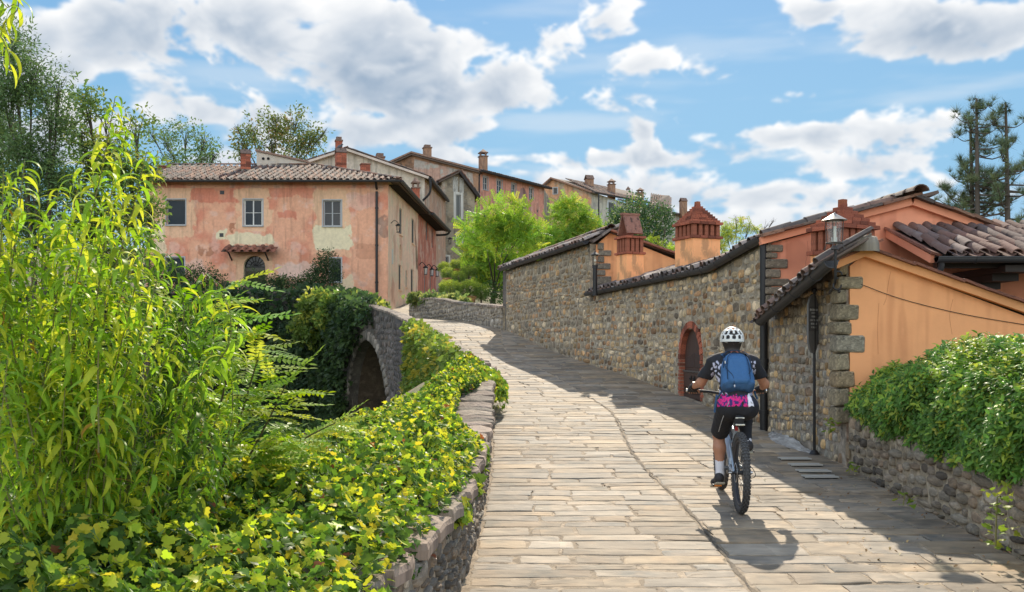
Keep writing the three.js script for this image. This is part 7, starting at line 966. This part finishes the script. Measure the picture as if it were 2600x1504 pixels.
// ---------------------------------------------------------------- mountain bike: local axes x right, y up, -z ahead; the origin is where the rear tyre touches the paving
const RIDE = { p: new V3(2.127, gz(8.8) + .012, -8.8), r: new THREE.Euler(Math.atan2(gz(10) - gz(8.8), 1.2), -.07, 0, 'YXZ') };
const BIKE = thing('mountain_bike', 'grey-blue full suspension mountain bike with fat knobbly tyres ridden up the paving', 'bicycle');
BIKE.position.copy(RIDE.p); BIKE.rotation.copy(RIDE.r);
{
  const RUB = std(C(.075, .072, .07), { roughness: .9, map: T.fineC }), RIM = std(C(.035, .035, .038), { roughness: .4 }), PAINT = phys(C(.30, .36, .42), { roughness: .35, clearcoat: .7, clearcoatRoughness: .15, metalness: .2 }), BLK = std(C(.018, .018, .02), { roughness: .5 }), STEEL = std(C(.5, .5, .5), { roughness: .3, metalness: .9 }), GREYM = std(C(.16, .17, .18), { roughness: .4, metalness: .5 });
  const wheel = (z, R0, turn = 0) => {
    const W = part('wheel', xf(new THREE.TorusGeometry(R0 - .075, .012, 8, 56).scale(1, 1, 1.6), 0, 0, 0, 0, Math.PI / 2), RIM, BIKE); W.position.set(0, R0, z); W.rotation.set(.3, turn, 0);
    const ty = [xf(new THREE.TorusGeometry(R0 - .034, .031, 12, 64), 0, 0, 0, 0, Math.PI / 2)]; part('tyre', ty[0], RUB, W); const kn = []; for (let i = 0; i < 72; i++) { const a = TAU * i / 72; for (const [x, w, r] of i % 2 ? [[-.013, .014, R0 - .001], [.013, .014, R0 - .001], [.029, .011, R0 - .015], [-.029, .011, R0 - .015]] : [[0, .018, R0 - .001], [.026, .012, R0 - .01], [-.026, .012, R0 - .01]]) kn.push(xf(new THREE.BoxGeometry(w, .013, .019), x, r * Math.sin(a), r * Math.cos(a), -a + Math.PI / 2)); }
    stuff(part('tread', mg(kn), RUB, W)); const sp = []; for (let i = 0; i < 28; i++) { const a = TAU * i / 28, b = a + (i % 2 ? .35 : -.35); sp.push(rod(new V3((i % 4 < 2 ? 1 : -1) * .028, .03 * Math.sin(b), .03 * Math.cos(b)), new V3(0, (R0 - .08) * Math.sin(a), (R0 - .08) * Math.cos(a)), .0016, .0016, 4)); } stuff(part('spokes', mg(sp), BLK, W)); part('hub', mg([cyl(.022, .022, .11, 12, 0, 0, 0, 0, 0, Math.PI / 2), cyl(.035, .035, .006, 14, .03, 0, 0, 0, 0, Math.PI / 2), cyl(.035, .035, .006, 14, -.03, 0, 0, 0, 0, Math.PI / 2), cyl(.012, .012, .16, 10, 0, 0, 0, 0, 0, Math.PI / 2)]), BLK, W); part('brake_disc', xf(new THREE.TorusGeometry(.085, .007, 5, 30).scale(1, 1, .3), -.045, 0, 0, 0, Math.PI / 2), STEEL, W); return W;
  };
  wheel(0, .372); wheel(-1.2, .372, 0);
  const v = (x, y, z) => new V3(x, y, z), head = [v(0, .90, -.90), v(0, .77, -.965)], bb = v(0, .345, -.44), seat = v(0, .80, -.255);
  part('frame', mg([rod(v(0, .86, -.915), v(0, .70, -.34), .022, .02, 10), tube([v(0, .80, -.945), v(0, .60, -.78), v(0, .40, -.52)], .036, 10), tube([v(0, .40, -.5), v(0, .62, -.37), v(0, .80, -.27)], .02, 10), rod(head[0].clone().add(v(0, .02, -.01)), head[1], .026, .028, 12), rbox(.1, .16, .2, .03, 0, .37, -.46, -.3)]), PAINT, BIKE);
  part('swingarm', mg([-1, 1].flatMap((s) => [tube([v(s * .035, .38, -.42), v(s * .055, .385, -.28), v(s * .06, .372, 0)], .014, 8), tube([v(s * .03, .62, -.40), v(s * .055, .60, -.28), v(s * .06, .375, -.01)], .011, 8)]).concat([rod(v(-.03, .61, -.38), v(.03, .61, -.38), .012)])), PAINT, BIKE);
  part('shock', mg([rod(v(0, .62, -.42), v(0, .68, -.62), .022, .018, 10)]), BLK, BIKE);
  part('fork', mg([-1, 1].flatMap((s) => [rod(v(s * .06, .73, -1.0), v(s * .06, .52, -1.1), .017), rod(v(s * .06, .56, -1.08), v(s * .06, .372, -1.2), .024, .02)]).concat([rbox(.17, .05, .06, .02, 0, .745, -.985)])), BLK, BIKE);
  part('seat_post', rod(v(0, .76, -.275), v(0, .905, -.225), .0155), BLK, BIKE);
  { const g = new THREE.SphereGeometry(1, 20, 14), p = g.attributes.position; for (let i = 0; i < p.count; i++) { const x = p.getX(i), y = p.getY(i), z = p.getZ(i), w = .025 + .055 * sst(-.2, .9, z); p.setXYZ(i, x * w, y * (y > 0 ? .02 : .035) + .935 + .012 * z * z, z * .135 - .20); } g.computeVertexNormals(); part('saddle', g, std(C(.015, .015, .016), { roughness: .55 }), BIKE); part('saddle_rails', mg([-1, 1].map((s) => tube([v(s * .015, .915, -.28), v(s * .022, .895, -.2), v(s * .03, .915, -.1)], .004, 5))), STEEL, BIKE); }
  const bag = part('saddle_bag', rbox(.085, .105, .13, .025, 0, .852, -.105, .25), std(C(.02, .02, .022), { roughness: .85, map: T.fineC }), BIKE); part('reflective_band', mg([rbox(.083, .012, .012, .004, 0, .877, -.042), rbox(.088, .014, .012, .004, 0, .815, -.03)]), std(C(.62, .58, .48), { roughness: .4 }), bag); part('tail_light', rbox(.03, .045, .02, .006, 0, .755, -.245), std(C(.35, .02, .02), { roughness: .3 }), BIKE);
  const bar = [v(-.385, 1.065, -.87), v(-.2, 1.055, -.90), v(-.08, 1.035, -.93), v(0, 1.03, -.935), v(.08, 1.035, -.93), v(.2, 1.055, -.90), v(.385, 1.065, -.87)]; part('handlebar', tube(bar, .014, 8, 40), BLK, BIKE); part('stem', mg([rod(v(0, .93, -.89), v(0, 1.03, -.935), .02), cyl(.024, .024, .1, 12, 0, .95, -.885)]), BLK, BIKE);
  for (const s of [-1, 1]) { part('grip', rod(v(s * .27, 1.058, -.888), v(s * .395, 1.066, -.868), .0175, .0185, 10), BLK, BIKE); part('grip_cap', cyl(.019, .019, .012, 10, s * .4, 1.066, -.867, 0, 0, Math.PI / 2), STEEL, BIKE); part('brake_lever', mg([tube([v(s * .22, 1.05, -.9), v(s * .26, 1.04, -.945), v(s * .34, 1.035, -.945), v(s * .37, 1.04, -.935)], .006, 6), rbox(.05, .025, .03, .008, s * .21, 1.05, -.915)]), BLK, BIKE); part('brake_hose', tube([v(s * .2, 1.045, -.92), v(s * .12, 1.0, -1.02), v(0, .93, -1.0), v(0, .82, -.98)], .0035, 5, 20), BLK, BIKE); }
  part('display', rbox(.05, .012, .035, .005, -.05, 1.065, -.92, .4), BLK, BIKE);
  // cranks: the near-side foot at the bottom of its stroke
  const ck = part('crankset', mg([cyl(.02, .02, .17, 10, bb.x, bb.y, bb.z, 0, 0, Math.PI / 2), rod(v(-.075, .345, -.44), v(-.09, .178, -.46), .014, .011), rod(v(.075, .345, -.44), v(.09, .51, -.42), .014, .011)]), GREYM, BIKE); part('chainring', xf(new THREE.TorusGeometry(.072, .006, 6, 30), .045, .345, -.44, 0, Math.PI / 2), BLK, BIKE); part('motor_cover', cyl(.075, .075, .11, 22, 0, .36, -.45, 0, 0, Math.PI / 2), GREYM, BIKE);
  part('cassette', mg([0, 1, 2, 3, 4].map((k) => cyl(.085 - k * .013, .085 - k * .013, .005, 20, .025 + k * .006, .372, 0, 0, 0, Math.PI / 2))), STEEL, BIKE); part('derailleur', mg([rbox(.025, .06, .04, .008, .07, .31, .015), rbox(.012, .11, .03, .005, .055, .24, -.01, .4), tube([v(.075, .32, .03), v(.12, .36, .1), v(.1, .42, .06), v(.07, .43, -.05)], .0035, 5, 14)]), BLK, BIKE);
  part('chain', mg([rod(v(.046, .417, -.44), v(.038, .43, 0), .004, .004, 4), rod(v(.046, .274, -.44), v(.05, .22, -.02), .004, .004, 4)]), GREYM, BIKE);
  for (const [s, y, z] of [[-1, .175, -.46], [1, .513, -.42]]) { const pd = part('pedal', rbox(.1, .018, .1, .005, s * .145, y, z), BLK, BIKE); part('reflector', rbox(.07, .016, .008, .003, s * .145, y, z + .052), std(C(.85, .25, .03), { roughness: .35 }), pd); }
  part('axle_bolt', mg([rod(v(-.06, .372, 0), v(-.11, .372, 0), .008), cyl(.014, .014, .02, 10, .1, .372, 0, 0, 0, Math.PI / 2)]), STEEL, BIKE);
}
// ---------------------------------------------------------------- the rider, one continuous body meshed from tapered capsules
function surfNet(f, lo, hi, cell) {                          // surface nets
  const n = [0, 1, 2].map((k) => Math.ceil((hi[k] - lo[k]) / cell) + 1), [nx, ny, nz] = n, F_ = new Float32Array(nx * ny * nz), at = (i, j, k) => i + nx * (j + ny * k);
  for (let k = 0; k < nz; k++) for (let j = 0; j < ny; j++) for (let i = 0; i < nx; i++) F_[at(i, j, k)] = f(lo[0] + i * cell, lo[1] + j * cell, lo[2] + k * cell);
  const id = new Int32Array(nx * ny * nz).fill(-1), p = [], idx = []; const E = [[0, 1], [2, 3], [4, 5], [6, 7], [0, 2], [1, 3], [4, 6], [5, 7], [0, 4], [1, 5], [2, 6], [3, 7]];
  for (let k = 0; k < nz - 1; k++) for (let j = 0; j < ny - 1; j++) for (let i = 0; i < nx - 1; i++) { const v = []; for (let c = 0; c < 8; c++) v.push(F_[at(i + (c & 1), j + (c >> 1 & 1), k + (c >> 2))]); let neg = 0; for (const q of v) if (q < 0) neg++; if (!neg || neg === 8) continue; let x = 0, y = 0, z = 0, m = 0; for (const [a, b] of E) if ((v[a] < 0) !== (v[b] < 0)) { const t = v[a] / (v[a] - v[b]); x += lerp(a & 1, b & 1, t); y += lerp(a >> 1 & 1, b >> 1 & 1, t); z += lerp(a >> 2, b >> 2, t); m++; } id[at(i, j, k)] = p.length / 3; p.push(lo[0] + (i + x / m) * cell, lo[1] + (j + y / m) * cell, lo[2] + (k + z / m) * cell); }
  const quad = (a, b, c, d, fl) => { if (a < 0 || b < 0 || c < 0 || d < 0) return; if (fl) idx.push(a, b, c, a, c, d); else idx.push(a, c, b, a, d, c); };
  for (let k = 1; k < nz - 1; k++) for (let j = 1; j < ny - 1; j++) for (let i = 1; i < nx - 1; i++) { const a = F_[at(i, j, k)] < 0; if (a !== F_[at(i + 1, j, k)] < 0) quad(id[at(i, j - 1, k - 1)], id[at(i, j, k - 1)], id[at(i, j, k)], id[at(i, j - 1, k)], a); if (a !== F_[at(i, j + 1, k)] < 0) quad(id[at(i - 1, j, k - 1)], id[at(i - 1, j, k)], id[at(i, j, k)], id[at(i, j, k - 1)], a); if (a !== F_[at(i, j, k + 1)] < 0) quad(id[at(i - 1, j - 1, k)], id[at(i, j - 1, k)], id[at(i, j, k)], id[at(i - 1, j, k)], a); }
  const uv = []; for (let i = 0; i < p.length; i += 3) uv.push(p[i] + p[i + 2] * .3, p[i + 1]); return raw(p, idx, uv);
}
const capsule = (a, b, ra, rb) => { const bx = b[0] - a[0], by = b[1] - a[1], bz = b[2] - a[2], l = bx * bx + by * by + bz * bz || 1e-9; return (x, y, z) => { const px = x - a[0], py = y - a[1], pz = z - a[2], h = clamp((px * bx + py * by + pz * bz) / l, 0, 1); return Math.hypot(px - bx * h, py - by * h, pz - bz * h) - lerp(ra, rb, h); }; };
const ell = (c, r) => (x, y, z) => { const k = Math.hypot((x - c[0]) / r[0], (y - c[1]) / r[1], (z - c[2]) / r[2]); return (k - 1) * Math.min(...r) * (k > 1 ? 1 : 1); };
const smin = (l, k) => (x, y, z) => { let d = 1e9; for (const f of l) { const e = f(x, y, z), h = Math.max(k - Math.abs(d - e), 0) / k; d = Math.min(d, e) - h * h * k * .25; } return d; };
const ME = thing('person', 'cyclist seen from behind in black shorts, printed black and pink jersey and white helmet', 'person'); ME.position.copy(RIDE.p); ME.rotation.copy(RIDE.r);
{
  const SKIN = phys(C(.40, .185, .105), { roughness: .55, sheen: .15 }), BLACK = std(C(.014, .014, .018), { roughness: .85, map: T.fineC }), j = { pel: [0, .985, -.2], wst: [0, 1.12, -.29], chs: [0, 1.30, -.42], nk: [0, 1.435, -.51], hd: [.005, 1.60, -.565], ls: [-.172, 1.375, -.47], rs: [.178, 1.37, -.47], le: [-.285, 1.165, -.63], re: [.335, 1.15, -.62], lw: [-.345, 1.105, -.83], rw: [.35, 1.10, -.82], lh: [-.092, .95, -.21], rh: [.092, .95, -.21], lk: [-.125, .655, -.52], rk: [.125, .875, -.61], la: [-.125, .285, -.435], ra: [.125, .615, -.37] };
  const torso = [ell([0, .985, -.2], [.165, .12, .125]), ell([-.075, .965, -.16], [.095, .1, .1]), ell([.075, .965, -.16], [.095, .1, .1]), capsule(j.pel, j.wst, .125, .118), ell([0, 1.14, -.3], [.14, .12, .1]), ell([0, 1.28, -.40], [.16, .15, .11]), capsule([-.1, 1.375, -.46], [.1, 1.375, -.46], .075, .075), capsule(j.ls, [-.05, 1.38, -.47], .062, .07), capsule(j.rs, [.05, 1.38, -.47], .062, .07)];
  const arms = [capsule(j.ls, j.le, .056, .041), capsule(j.rs, j.re, .056, .041), capsule(j.le, j.lw, .043, .028), capsule(j.re, j.rw, .043, .028)];
  const calf = (k, a, s) => { const m = [lerp(k[0], a[0], .32), lerp(k[1], a[1], .32), lerp(k[2], a[2], .32) + .025]; return [capsule(k, m, .052, .058), capsule(m, a, .057, .033)]; };
  const legs = [capsule(j.lh, j.lk, .092, .056), capsule(j.rh, j.rk, .092, .056), ...calf(j.lk, j.la), ...calf(j.rk, j.ra)];
  const neck = [capsule(j.nk, j.hd, .056, .058)], head = [ell(j.hd, [.077, .105, .098]), ell([.005, 1.545, -.62], [.052, .05, .05]), ell([.005, 1.62, -.545], [.08, .095, .09])];
  const bodyF = smin([...torso, ...arms, ...legs, ...neck, ...head], .035);
  const lo = [-.5, .2, -1.0], hi = [.5, 1.74, .02]; part('body', surfNet(bodyF, lo, hi, .0115), SKIN, ME);
  for (const s of [-1, 1]) part('ear', xf(new THREE.SphereGeometry(1, 10, 8), .005 + s * .08, 1.585, -.565, 0, 0, 0, new V3(.012, .032, .02)), SKIN, ME);
  part('face', mg([xf(new THREE.ConeGeometry(.016, .045, 8), .005, 1.585, -.668, -1.2), sph(.011, -.028, 1.605, -.65, 8, 6), sph(.011, .038, 1.605, -.65, 8, 6), box(.045, .008, .01, .005, 1.545, -.668)]), SKIN, ME);
  part('hair', surfNet((x, y, z) => Math.max(bodyF(x, y, z) - .014, -(z + .585) + Math.max(0, 1.53 - y) * .2, y - 1.66, 1.468 - y), [-.13, 1.44, -.72], [.13, 1.7, -.36], .008), std(C(.02, .013, .01), { roughness: .6 }), ME);
  // jersey: torso and sleeves a little outside the skin, with a hem, cuffs and a printed pattern
  const jerseyF0 = smin([...torso, capsule(j.ls, j.le, .062, .06), capsule(j.rs, j.re, .062, .06), capsule([0, 1.41, -.49], [0, 1.46, -.52], .066, .062)], .03), cutA = (x, y, z) => Math.max((-x - .288) * 1.0 + (1.21 - y) * -.0, 0), sleeve = (x, y) => (Math.abs(x) > .2 ? 1.205 - y + (Math.abs(x) - .25) * .25 : -1);
  const jersey = surfNet((x, y, z) => Math.max(Math.min(jerseyF0(x, y, z) - .010, bodyF(x, y, z) - .014) - .005 * n3(x * 14, y * 9, z * 14), (.985 + z * .12) - y, sleeve(x, y), y - 1.475), [-.4, .88, -.75], [.42, 1.52, .02], .009);
  { const p = jersey.attributes.position, col = []; for (let i = 0; i < p.count; i++) { const x = p.getX(i), y = p.getY(i), z = p.getZ(i), hem = y < 1.085 + .02 * n2(x * 30, 1); let c = [.014, .014, .018]; if (hem) { const n = n2(x * 26, y * 20) + .4 * n2(x * 60, y * 50); if (x < .075) c = n > .18 ? [.03, .02, .13] : n < -.62 ? [.35, .03, .12] : [.72, .015, .20]; else if (x < .105 + (1.08 - y) * .3) c = [.75, .73, .78]; else c = [.014, .015, .028]; } else if (Math.abs(x) < .215 && Math.abs(x) > .10 && y < 1.39) { const n = n2(x * 34 + y * 8, y * 16 - x * 10); if (n > .22) c = [.52, .52, .64]; } col.push(...c); } jersey.setAttribute('color', new THREE.BufferAttribute(new Float32Array(col), 3)); }
  part('jersey', jersey, std(C(1, 1, 1), { vertexColors: true, roughness: .85 }), ME);
  // shorts
  const legCut = (x, y, z) => { const k = x < 0 ? j.lk : j.rk, h = x < 0 ? j.lh : j.rh, d = new V3(k[0] - h[0], k[1] - h[1], k[2] - h[2]), L = d.length(); d.divideScalar(L); return (x - h[0]) * d.x + (y - h[1]) * d.y + (z - h[2]) * d.z - L * .9; };
  const shortsF = smin([ell([0, .985, -.2], [.165, .12, .125]), ell([-.075, .965, -.16], [.098, .102, .104]), ell([.075, .965, -.16], [.098, .102, .104]), capsule(j.pel, [0, 1.04, -.23], .128, .125), capsule(j.lh, j.lk, .1, .076), capsule(j.rh, j.rk, .1, .076)], .035);
  part('shorts', surfNet((x, y, z) => Math.max(Math.min(shortsF(x, y, z) - .008, bodyF(x, y, z) - .010) - .003 * n3(x * 16, y * 12, z * 16), y - 1.04, legCut(x, y, z)), [-.3, .6, -.75], [.3, 1.08, .02], .0095), BLACK, ME);
  part('reflective_piping', mg([-1, 1].map((s) => { const pts = []; for (let i = 0; i <= 10; i++) { const q = i / 10, k = s < 0 ? j.lk : j.rk, h = s < 0 ? j.lh : j.rh; pts.push(new V3(lerp(s * .10, k[0] + s * .01, q) + s * .03 * Math.sin(q * 2.6), lerp(1.03, lerp(h[1], k[1], .88), q), lerp(-.055, k[2] + .14, q * q) - .0)); } return tube(pts, .0035, 5, 30); })), std(C(.42, .42, .42), { roughness: .4 }), ME);
  // socks and shoes
  for (const [a, k, lab] of [[j.la, j.lk], [j.ra, j.rk]]) { const top = k.map((q, i) => lerp(q, a[i], .62)); top[2] += .012; part('sock', surfNet((x, y, z) => Math.max(smin([capsule(top, a, .047, .039), capsule(a, [a[0], a[1] - .05, a[2] - .01], .039, .04)], .02)(x, y, z), y - top[1] + .0), [a[0] - .08, a[1] - .11, a[2] - .14], [a[0] + .08, top[1] + .05, a[2] + .1], .007), std(C(.66, .65, .68), { roughness: .9 }), ME);
    const up = a === j.ra ? -.12 : .30, sh = smin([ell([0, .0, .015], [.04, .05, .05]), capsule([0, -.02, .01], [0, -.035, -.16], .043, .034), ell([0, -.03, -.13], [.046, .032, .07])], .03), s = part('shoe', surfNet((x, y, z) => Math.max(sh(x, y, z), -.062 - y, y - .045), [-.08, -.09, -.25], [.08, .08, .1], .007), std(C(.03, .028, .03), { roughness: .7 }), ME); s.position.set(a[0] - (a === j.la ? .01 : -.01), a[1] - .03, a[2]); s.rotation.set(-up, a === j.la ? .1 : -.1, 0); part('sole', xf(new RoundedBoxGeometry(.09, .022, .27, 3, .01), 0, -.068, -.065), std(C(.34, .30, .22), { roughness: .8 }), s); }
  // gloves and fingers closed round the grips
  const hand = (w, s) => { const g = [s * .335, 1.062, -.878], pal = [capsule(w, [g[0], g[1] + .028, g[2] + .03], .03, .033), ell([g[0], g[1] + .026, g[2] + .012], [.045, .022, .04])]; part('glove', surfNet((x, y, z) => Math.max(smin(pal, .02)(x, y, z) - .004, Math.hypot(x - w[0], y - w[1], z - w[2]) < .0 ? 1 : -(1)), [g[0] - .1, g[1] - .07, g[2] - .08], [g[0] + .1, g[1] + .12, g[2] + .16], .0055), BLACK, ME);
    const fs = []; [[-.036, 1], [-.012, 1.08], [.012, 1.02], [.034, .86]].forEach(([o, k]) => { const x = g[0] + o * s * -1; fs.push(capsule([x, g[1] + .03, g[2] - .02], [x, g[1] + .016, g[2] - .04 * k - .005], .0095, .009), capsule([x, g[1] + .016, g[2] - .04 * k - .005], [x, g[1] - .016, g[2] - .034 * k], .009, .0085), capsule([x, g[1] - .016, g[2] - .034 * k], [x, g[1] - .024, g[2] - .008], .0085, .0075)); }); const th = [capsule([g[0] - s * .035, g[1] + .02, g[2] + .02], [g[0] - s * .058, g[1] - .002, g[2] + .018], .012, .0105), capsule([g[0] - s * .058, g[1] - .002, g[2] + .018], [g[0] - s * .064, g[1] - .02, g[2] - .004], .0105, .009)];
    const u = (l) => (x, y, z) => { let d = 1e9; for (const f of l) d = Math.min(d, f(x, y, z)); return d; }; part('fingers', surfNet(u([...fs, ...th]), [g[0] - .09, g[1] - .05, g[2] - .07], [g[0] + .09, g[1] + .06, g[2] + .06], .0035), SKIN, ME); };
  hand(j.lw, -1); hand(j.rw, 1); part('wristwatch', mg([xf(new THREE.TorusGeometry(.033, .009, 6, 18).scale(1, 1, 1.6), -.335, 1.113, -.79, .3, .28), rbox(.035, .016, .036, .005, -.335, 1.15, -.785, .3)]), std(C(.012, .012, .013), { roughness: .4 }), ME);
}
{ // helmet with its vents
  const t = thing('helmet', 'white bicycle helmet with dark vents on the head of the cyclist', 'helmet'); t.position.copy(RIDE.p); t.rotation.copy(RIDE.r); const c = new V3(.005, 1.615, -.56), rx = .109, ry = .118, rz = .14, p = [], idx = [], NU = 120, NV = 56; const vent = (a, e) => { const rows = [[.22, .17, 6, .5], [.62, .22, 6, 0], [1.08, .2, 4, .5]]; for (const [ec, eh, n, o] of rows) { if (Math.abs(e - ec) > eh) continue; const u = ((a / TAU) * n * 2 + o) % 1, w = Math.abs(u - .5), k = 1 - Math.abs(e - ec) / eh; if (w < .30 * Math.min(1, k * 3)) return true; } return false; };
  const pt = (a, e, k) => { const rim = .30 - .10 * Math.cos(a), el = lerp(-rim * .6, Math.PI / 2, e); return [c.x + rx * k * Math.sin(a) * Math.cos(el), c.y + ry * k * Math.sin(el) - .02, c.z + rz * k * Math.cos(a) * Math.cos(el) * (Math.cos(a) > 0 ? .88 : 1)]; };
  for (const k of [1.08, .99]) for (let j = 0; j <= NV; j++) for (let i = 0; i <= NU; i++) p.push(...pt(TAU * i / NU, j / NV, k)); const S = (NU + 1) * (NV + 1), id = (i, j, l) => l * S + j * (NU + 1) + i, solid = (i, j) => j >= 0 && j < NV && !vent(TAU * ((i + NU) % NU + .5) / NU, lerp(-.12, Math.PI / 2, (j + .5) / NV));
  for (let j = 0; j < NV; j++) for (let i = 0; i < NU; i++) { if (!solid(i, j)) continue; idx.push(id(i, j, 0), id(i + 1, j, 0), id(i, j + 1, 0), id(i + 1, j, 0), id(i + 1, j + 1, 0), id(i, j + 1, 0), id(i, j, 1), id(i, j + 1, 1), id(i + 1, j, 1), id(i + 1, j, 1), id(i, j + 1, 1), id(i + 1, j + 1, 1)); const wall = (a, b) => idx.push(a[0], b[0], a[1], b[0], b[1], a[1]); const e = (i2, j2) => [id(i2, j2, 0), id(i2, j2, 1)]; if (!solid(i, j - 1)) wall(e(i, j), e(i + 1, j)); if (!solid(i, j + 1)) wall(e(i, j + 1), e(i + 1, j + 1)); if (!solid(i - 1, j)) wall(e(i, j), e(i, j + 1)); if (!solid(i + 1, j)) wall(e(i + 1, j), e(i + 1, j + 1)); }
  part('shell', raw(p, idx), phys(C(.70, .69, .64), { roughness: .4, clearcoat: .4, side: THREE.DoubleSide }), t); part('liner', xf(new THREE.SphereGeometry(1, 24, 12, 0, TAU, 0, 1.75), c.x, c.y - .02, c.z, 0, 0, 0, new V3(rx * .985, ry * .985, rz * .93)), std(C(.012, .012, .013)), t); part('strap', mg([-1, 1].flatMap((s) => [tube([new V3(s * .09, 1.60, -.53), new V3(s * .085, 1.55, -.56), new V3(s * .03, 1.49, -.62)], .004, 5, 10)]).concat([tube([new V3(-.075, 1.575, -.48), new V3(0.005, 1.555, -.452), new V3(.085, 1.575, -.48)], .007, 6, 12)])), std(C(.3, .28, .24)), t);
}
{ // backpack
  const t = thing('backpack', 'blue backpack worn on the back of the cyclist', 'backpack'); t.position.copy(RIDE.p); t.rotation.copy(RIDE.r); const BLU = std(C(.035, .12, .27), { roughness: .75, map: T.fineC, bumpMap: T.grainB, bumpScale: .002 }), DK = std(C(.028, .085, .18), { roughness: .8, map: T.fineC }), q = new THREE.Group();
  const lean = -.60, B = new THREE.Matrix4().makeRotationX(lean).setPosition(0.0, 1.275, -.262), put = (g) => g.applyMatrix4(B); const sd = (w, h, d, r) => (x, y, z) => { const a = Math.abs(x) - w + r, b = Math.abs(y) - h + r, c = Math.abs(z) - d + r; return Math.hypot(Math.max(a, 0), Math.max(b, 0), Math.max(c, 0)) + Math.min(Math.max(a, b, c), 0) - r; };
  const bodyF = (x, y, z) => { const w = .142 + .014 * sst(.1, -.15, y) - .045 * sst(.05, .22, y); return Math.max(sd(w, .198, .085, .07)(x, y, z - .02), -1) - .004 * n3(x * 16, y * 12, z * 12) - .0025 * n3(x * 40, y * 34, z * 30); }, P_ = (f, lo, hi, c) => put(surfNet(f, lo, hi, c));
  part('main_compartment', P_(bodyF, [-.2, -.26, -.12], [.2, .26, .16], .0085), BLU, t);
  part('front_pocket', P_((x, y, z) => sd(.105 - .018 * sst(0, .15, y), .15, .05, .045)(x, y + .02, z - .085) - .003 * n3(x * 22, y * 18, 3), [-.15, -.23, .0], [.15, .2, .17], .008), BLU, t);
  part('bottom_panel', P_((x, y, z) => Math.max(bodyF(x, y, z) - .004, y + .125 + .03 * Math.abs(x) * 5), [-.2, -.26, -.12], [.2, -.05, .16], .0085), DK, t);
  const line = (pts, r = .0035) => put(tube(pts.map((a) => new V3(...a)), r, 5, 26)); part('zip', mg([line([[-.105, -.12, .105], [-.1, .05, .12], [-.07, .145, .115], [0, .16, .115], [.07, .145, .115], [.1, .05, .12], [.105, -.12, .105]]), line([[-.13, .02, .085], [-.12, .15, .085], [-.07, .225, .05], [0, .232, .045], [.07, .225, .05], [.12, .15, .085], [.13, .02, .085]])]), std(C(.012, .03, .07)), t);
  part('shoulder_strap', mg([-1, 1].map((s) => line([[s * .10, .2, .02], [s * .12, .24, -.06], [s * .13, .2, -.16], [s * .14, .05, -.22]], .016))), DK, t); part('hip_strap', mg([line([[-.15, -.19, .0], [-.17, -.2, -.06], [-.19, -.215, -.1]], .01), line([[.15, -.19, .0], [.17, -.2, -.06], [.19, -.215, -.1]], .01), xf(new THREE.BoxGeometry(.018, .17, .004), -.21, 1.0, -.16, 0, .2, -.12)].map((g, i) => g)), DK, t); part('compression_cord', mg([line([[-.12, .09, .10], [-.115, 0, .115], [-.06, -.1, .135], [-.05, -.2, .11]]), line([[.125, .07, .1], [.12, -.02, .11], [.06, -.11, .13]])]), std(C(.015, .03, .06)), t); part('haul_loop', line([[-.035, .225, .02], [-.02, .255, .0], [.02, .255, 0], [.035, .225, .02]], .006), std(C(.35, .12, .08)), t); part('toggle', mg([put(rbox(.01, .03, .01, .004, -.115, .06, .115)), put(rbox(.012, .025, .012, .004, -.05, -.2, .118))]), std(C(.5, .5, .5)), t);
}

scene.traverse((o) => { if (o.isMesh) { o.castShadow = true; o.receiveShadow = true; } });
renderer.render(scene, camera);
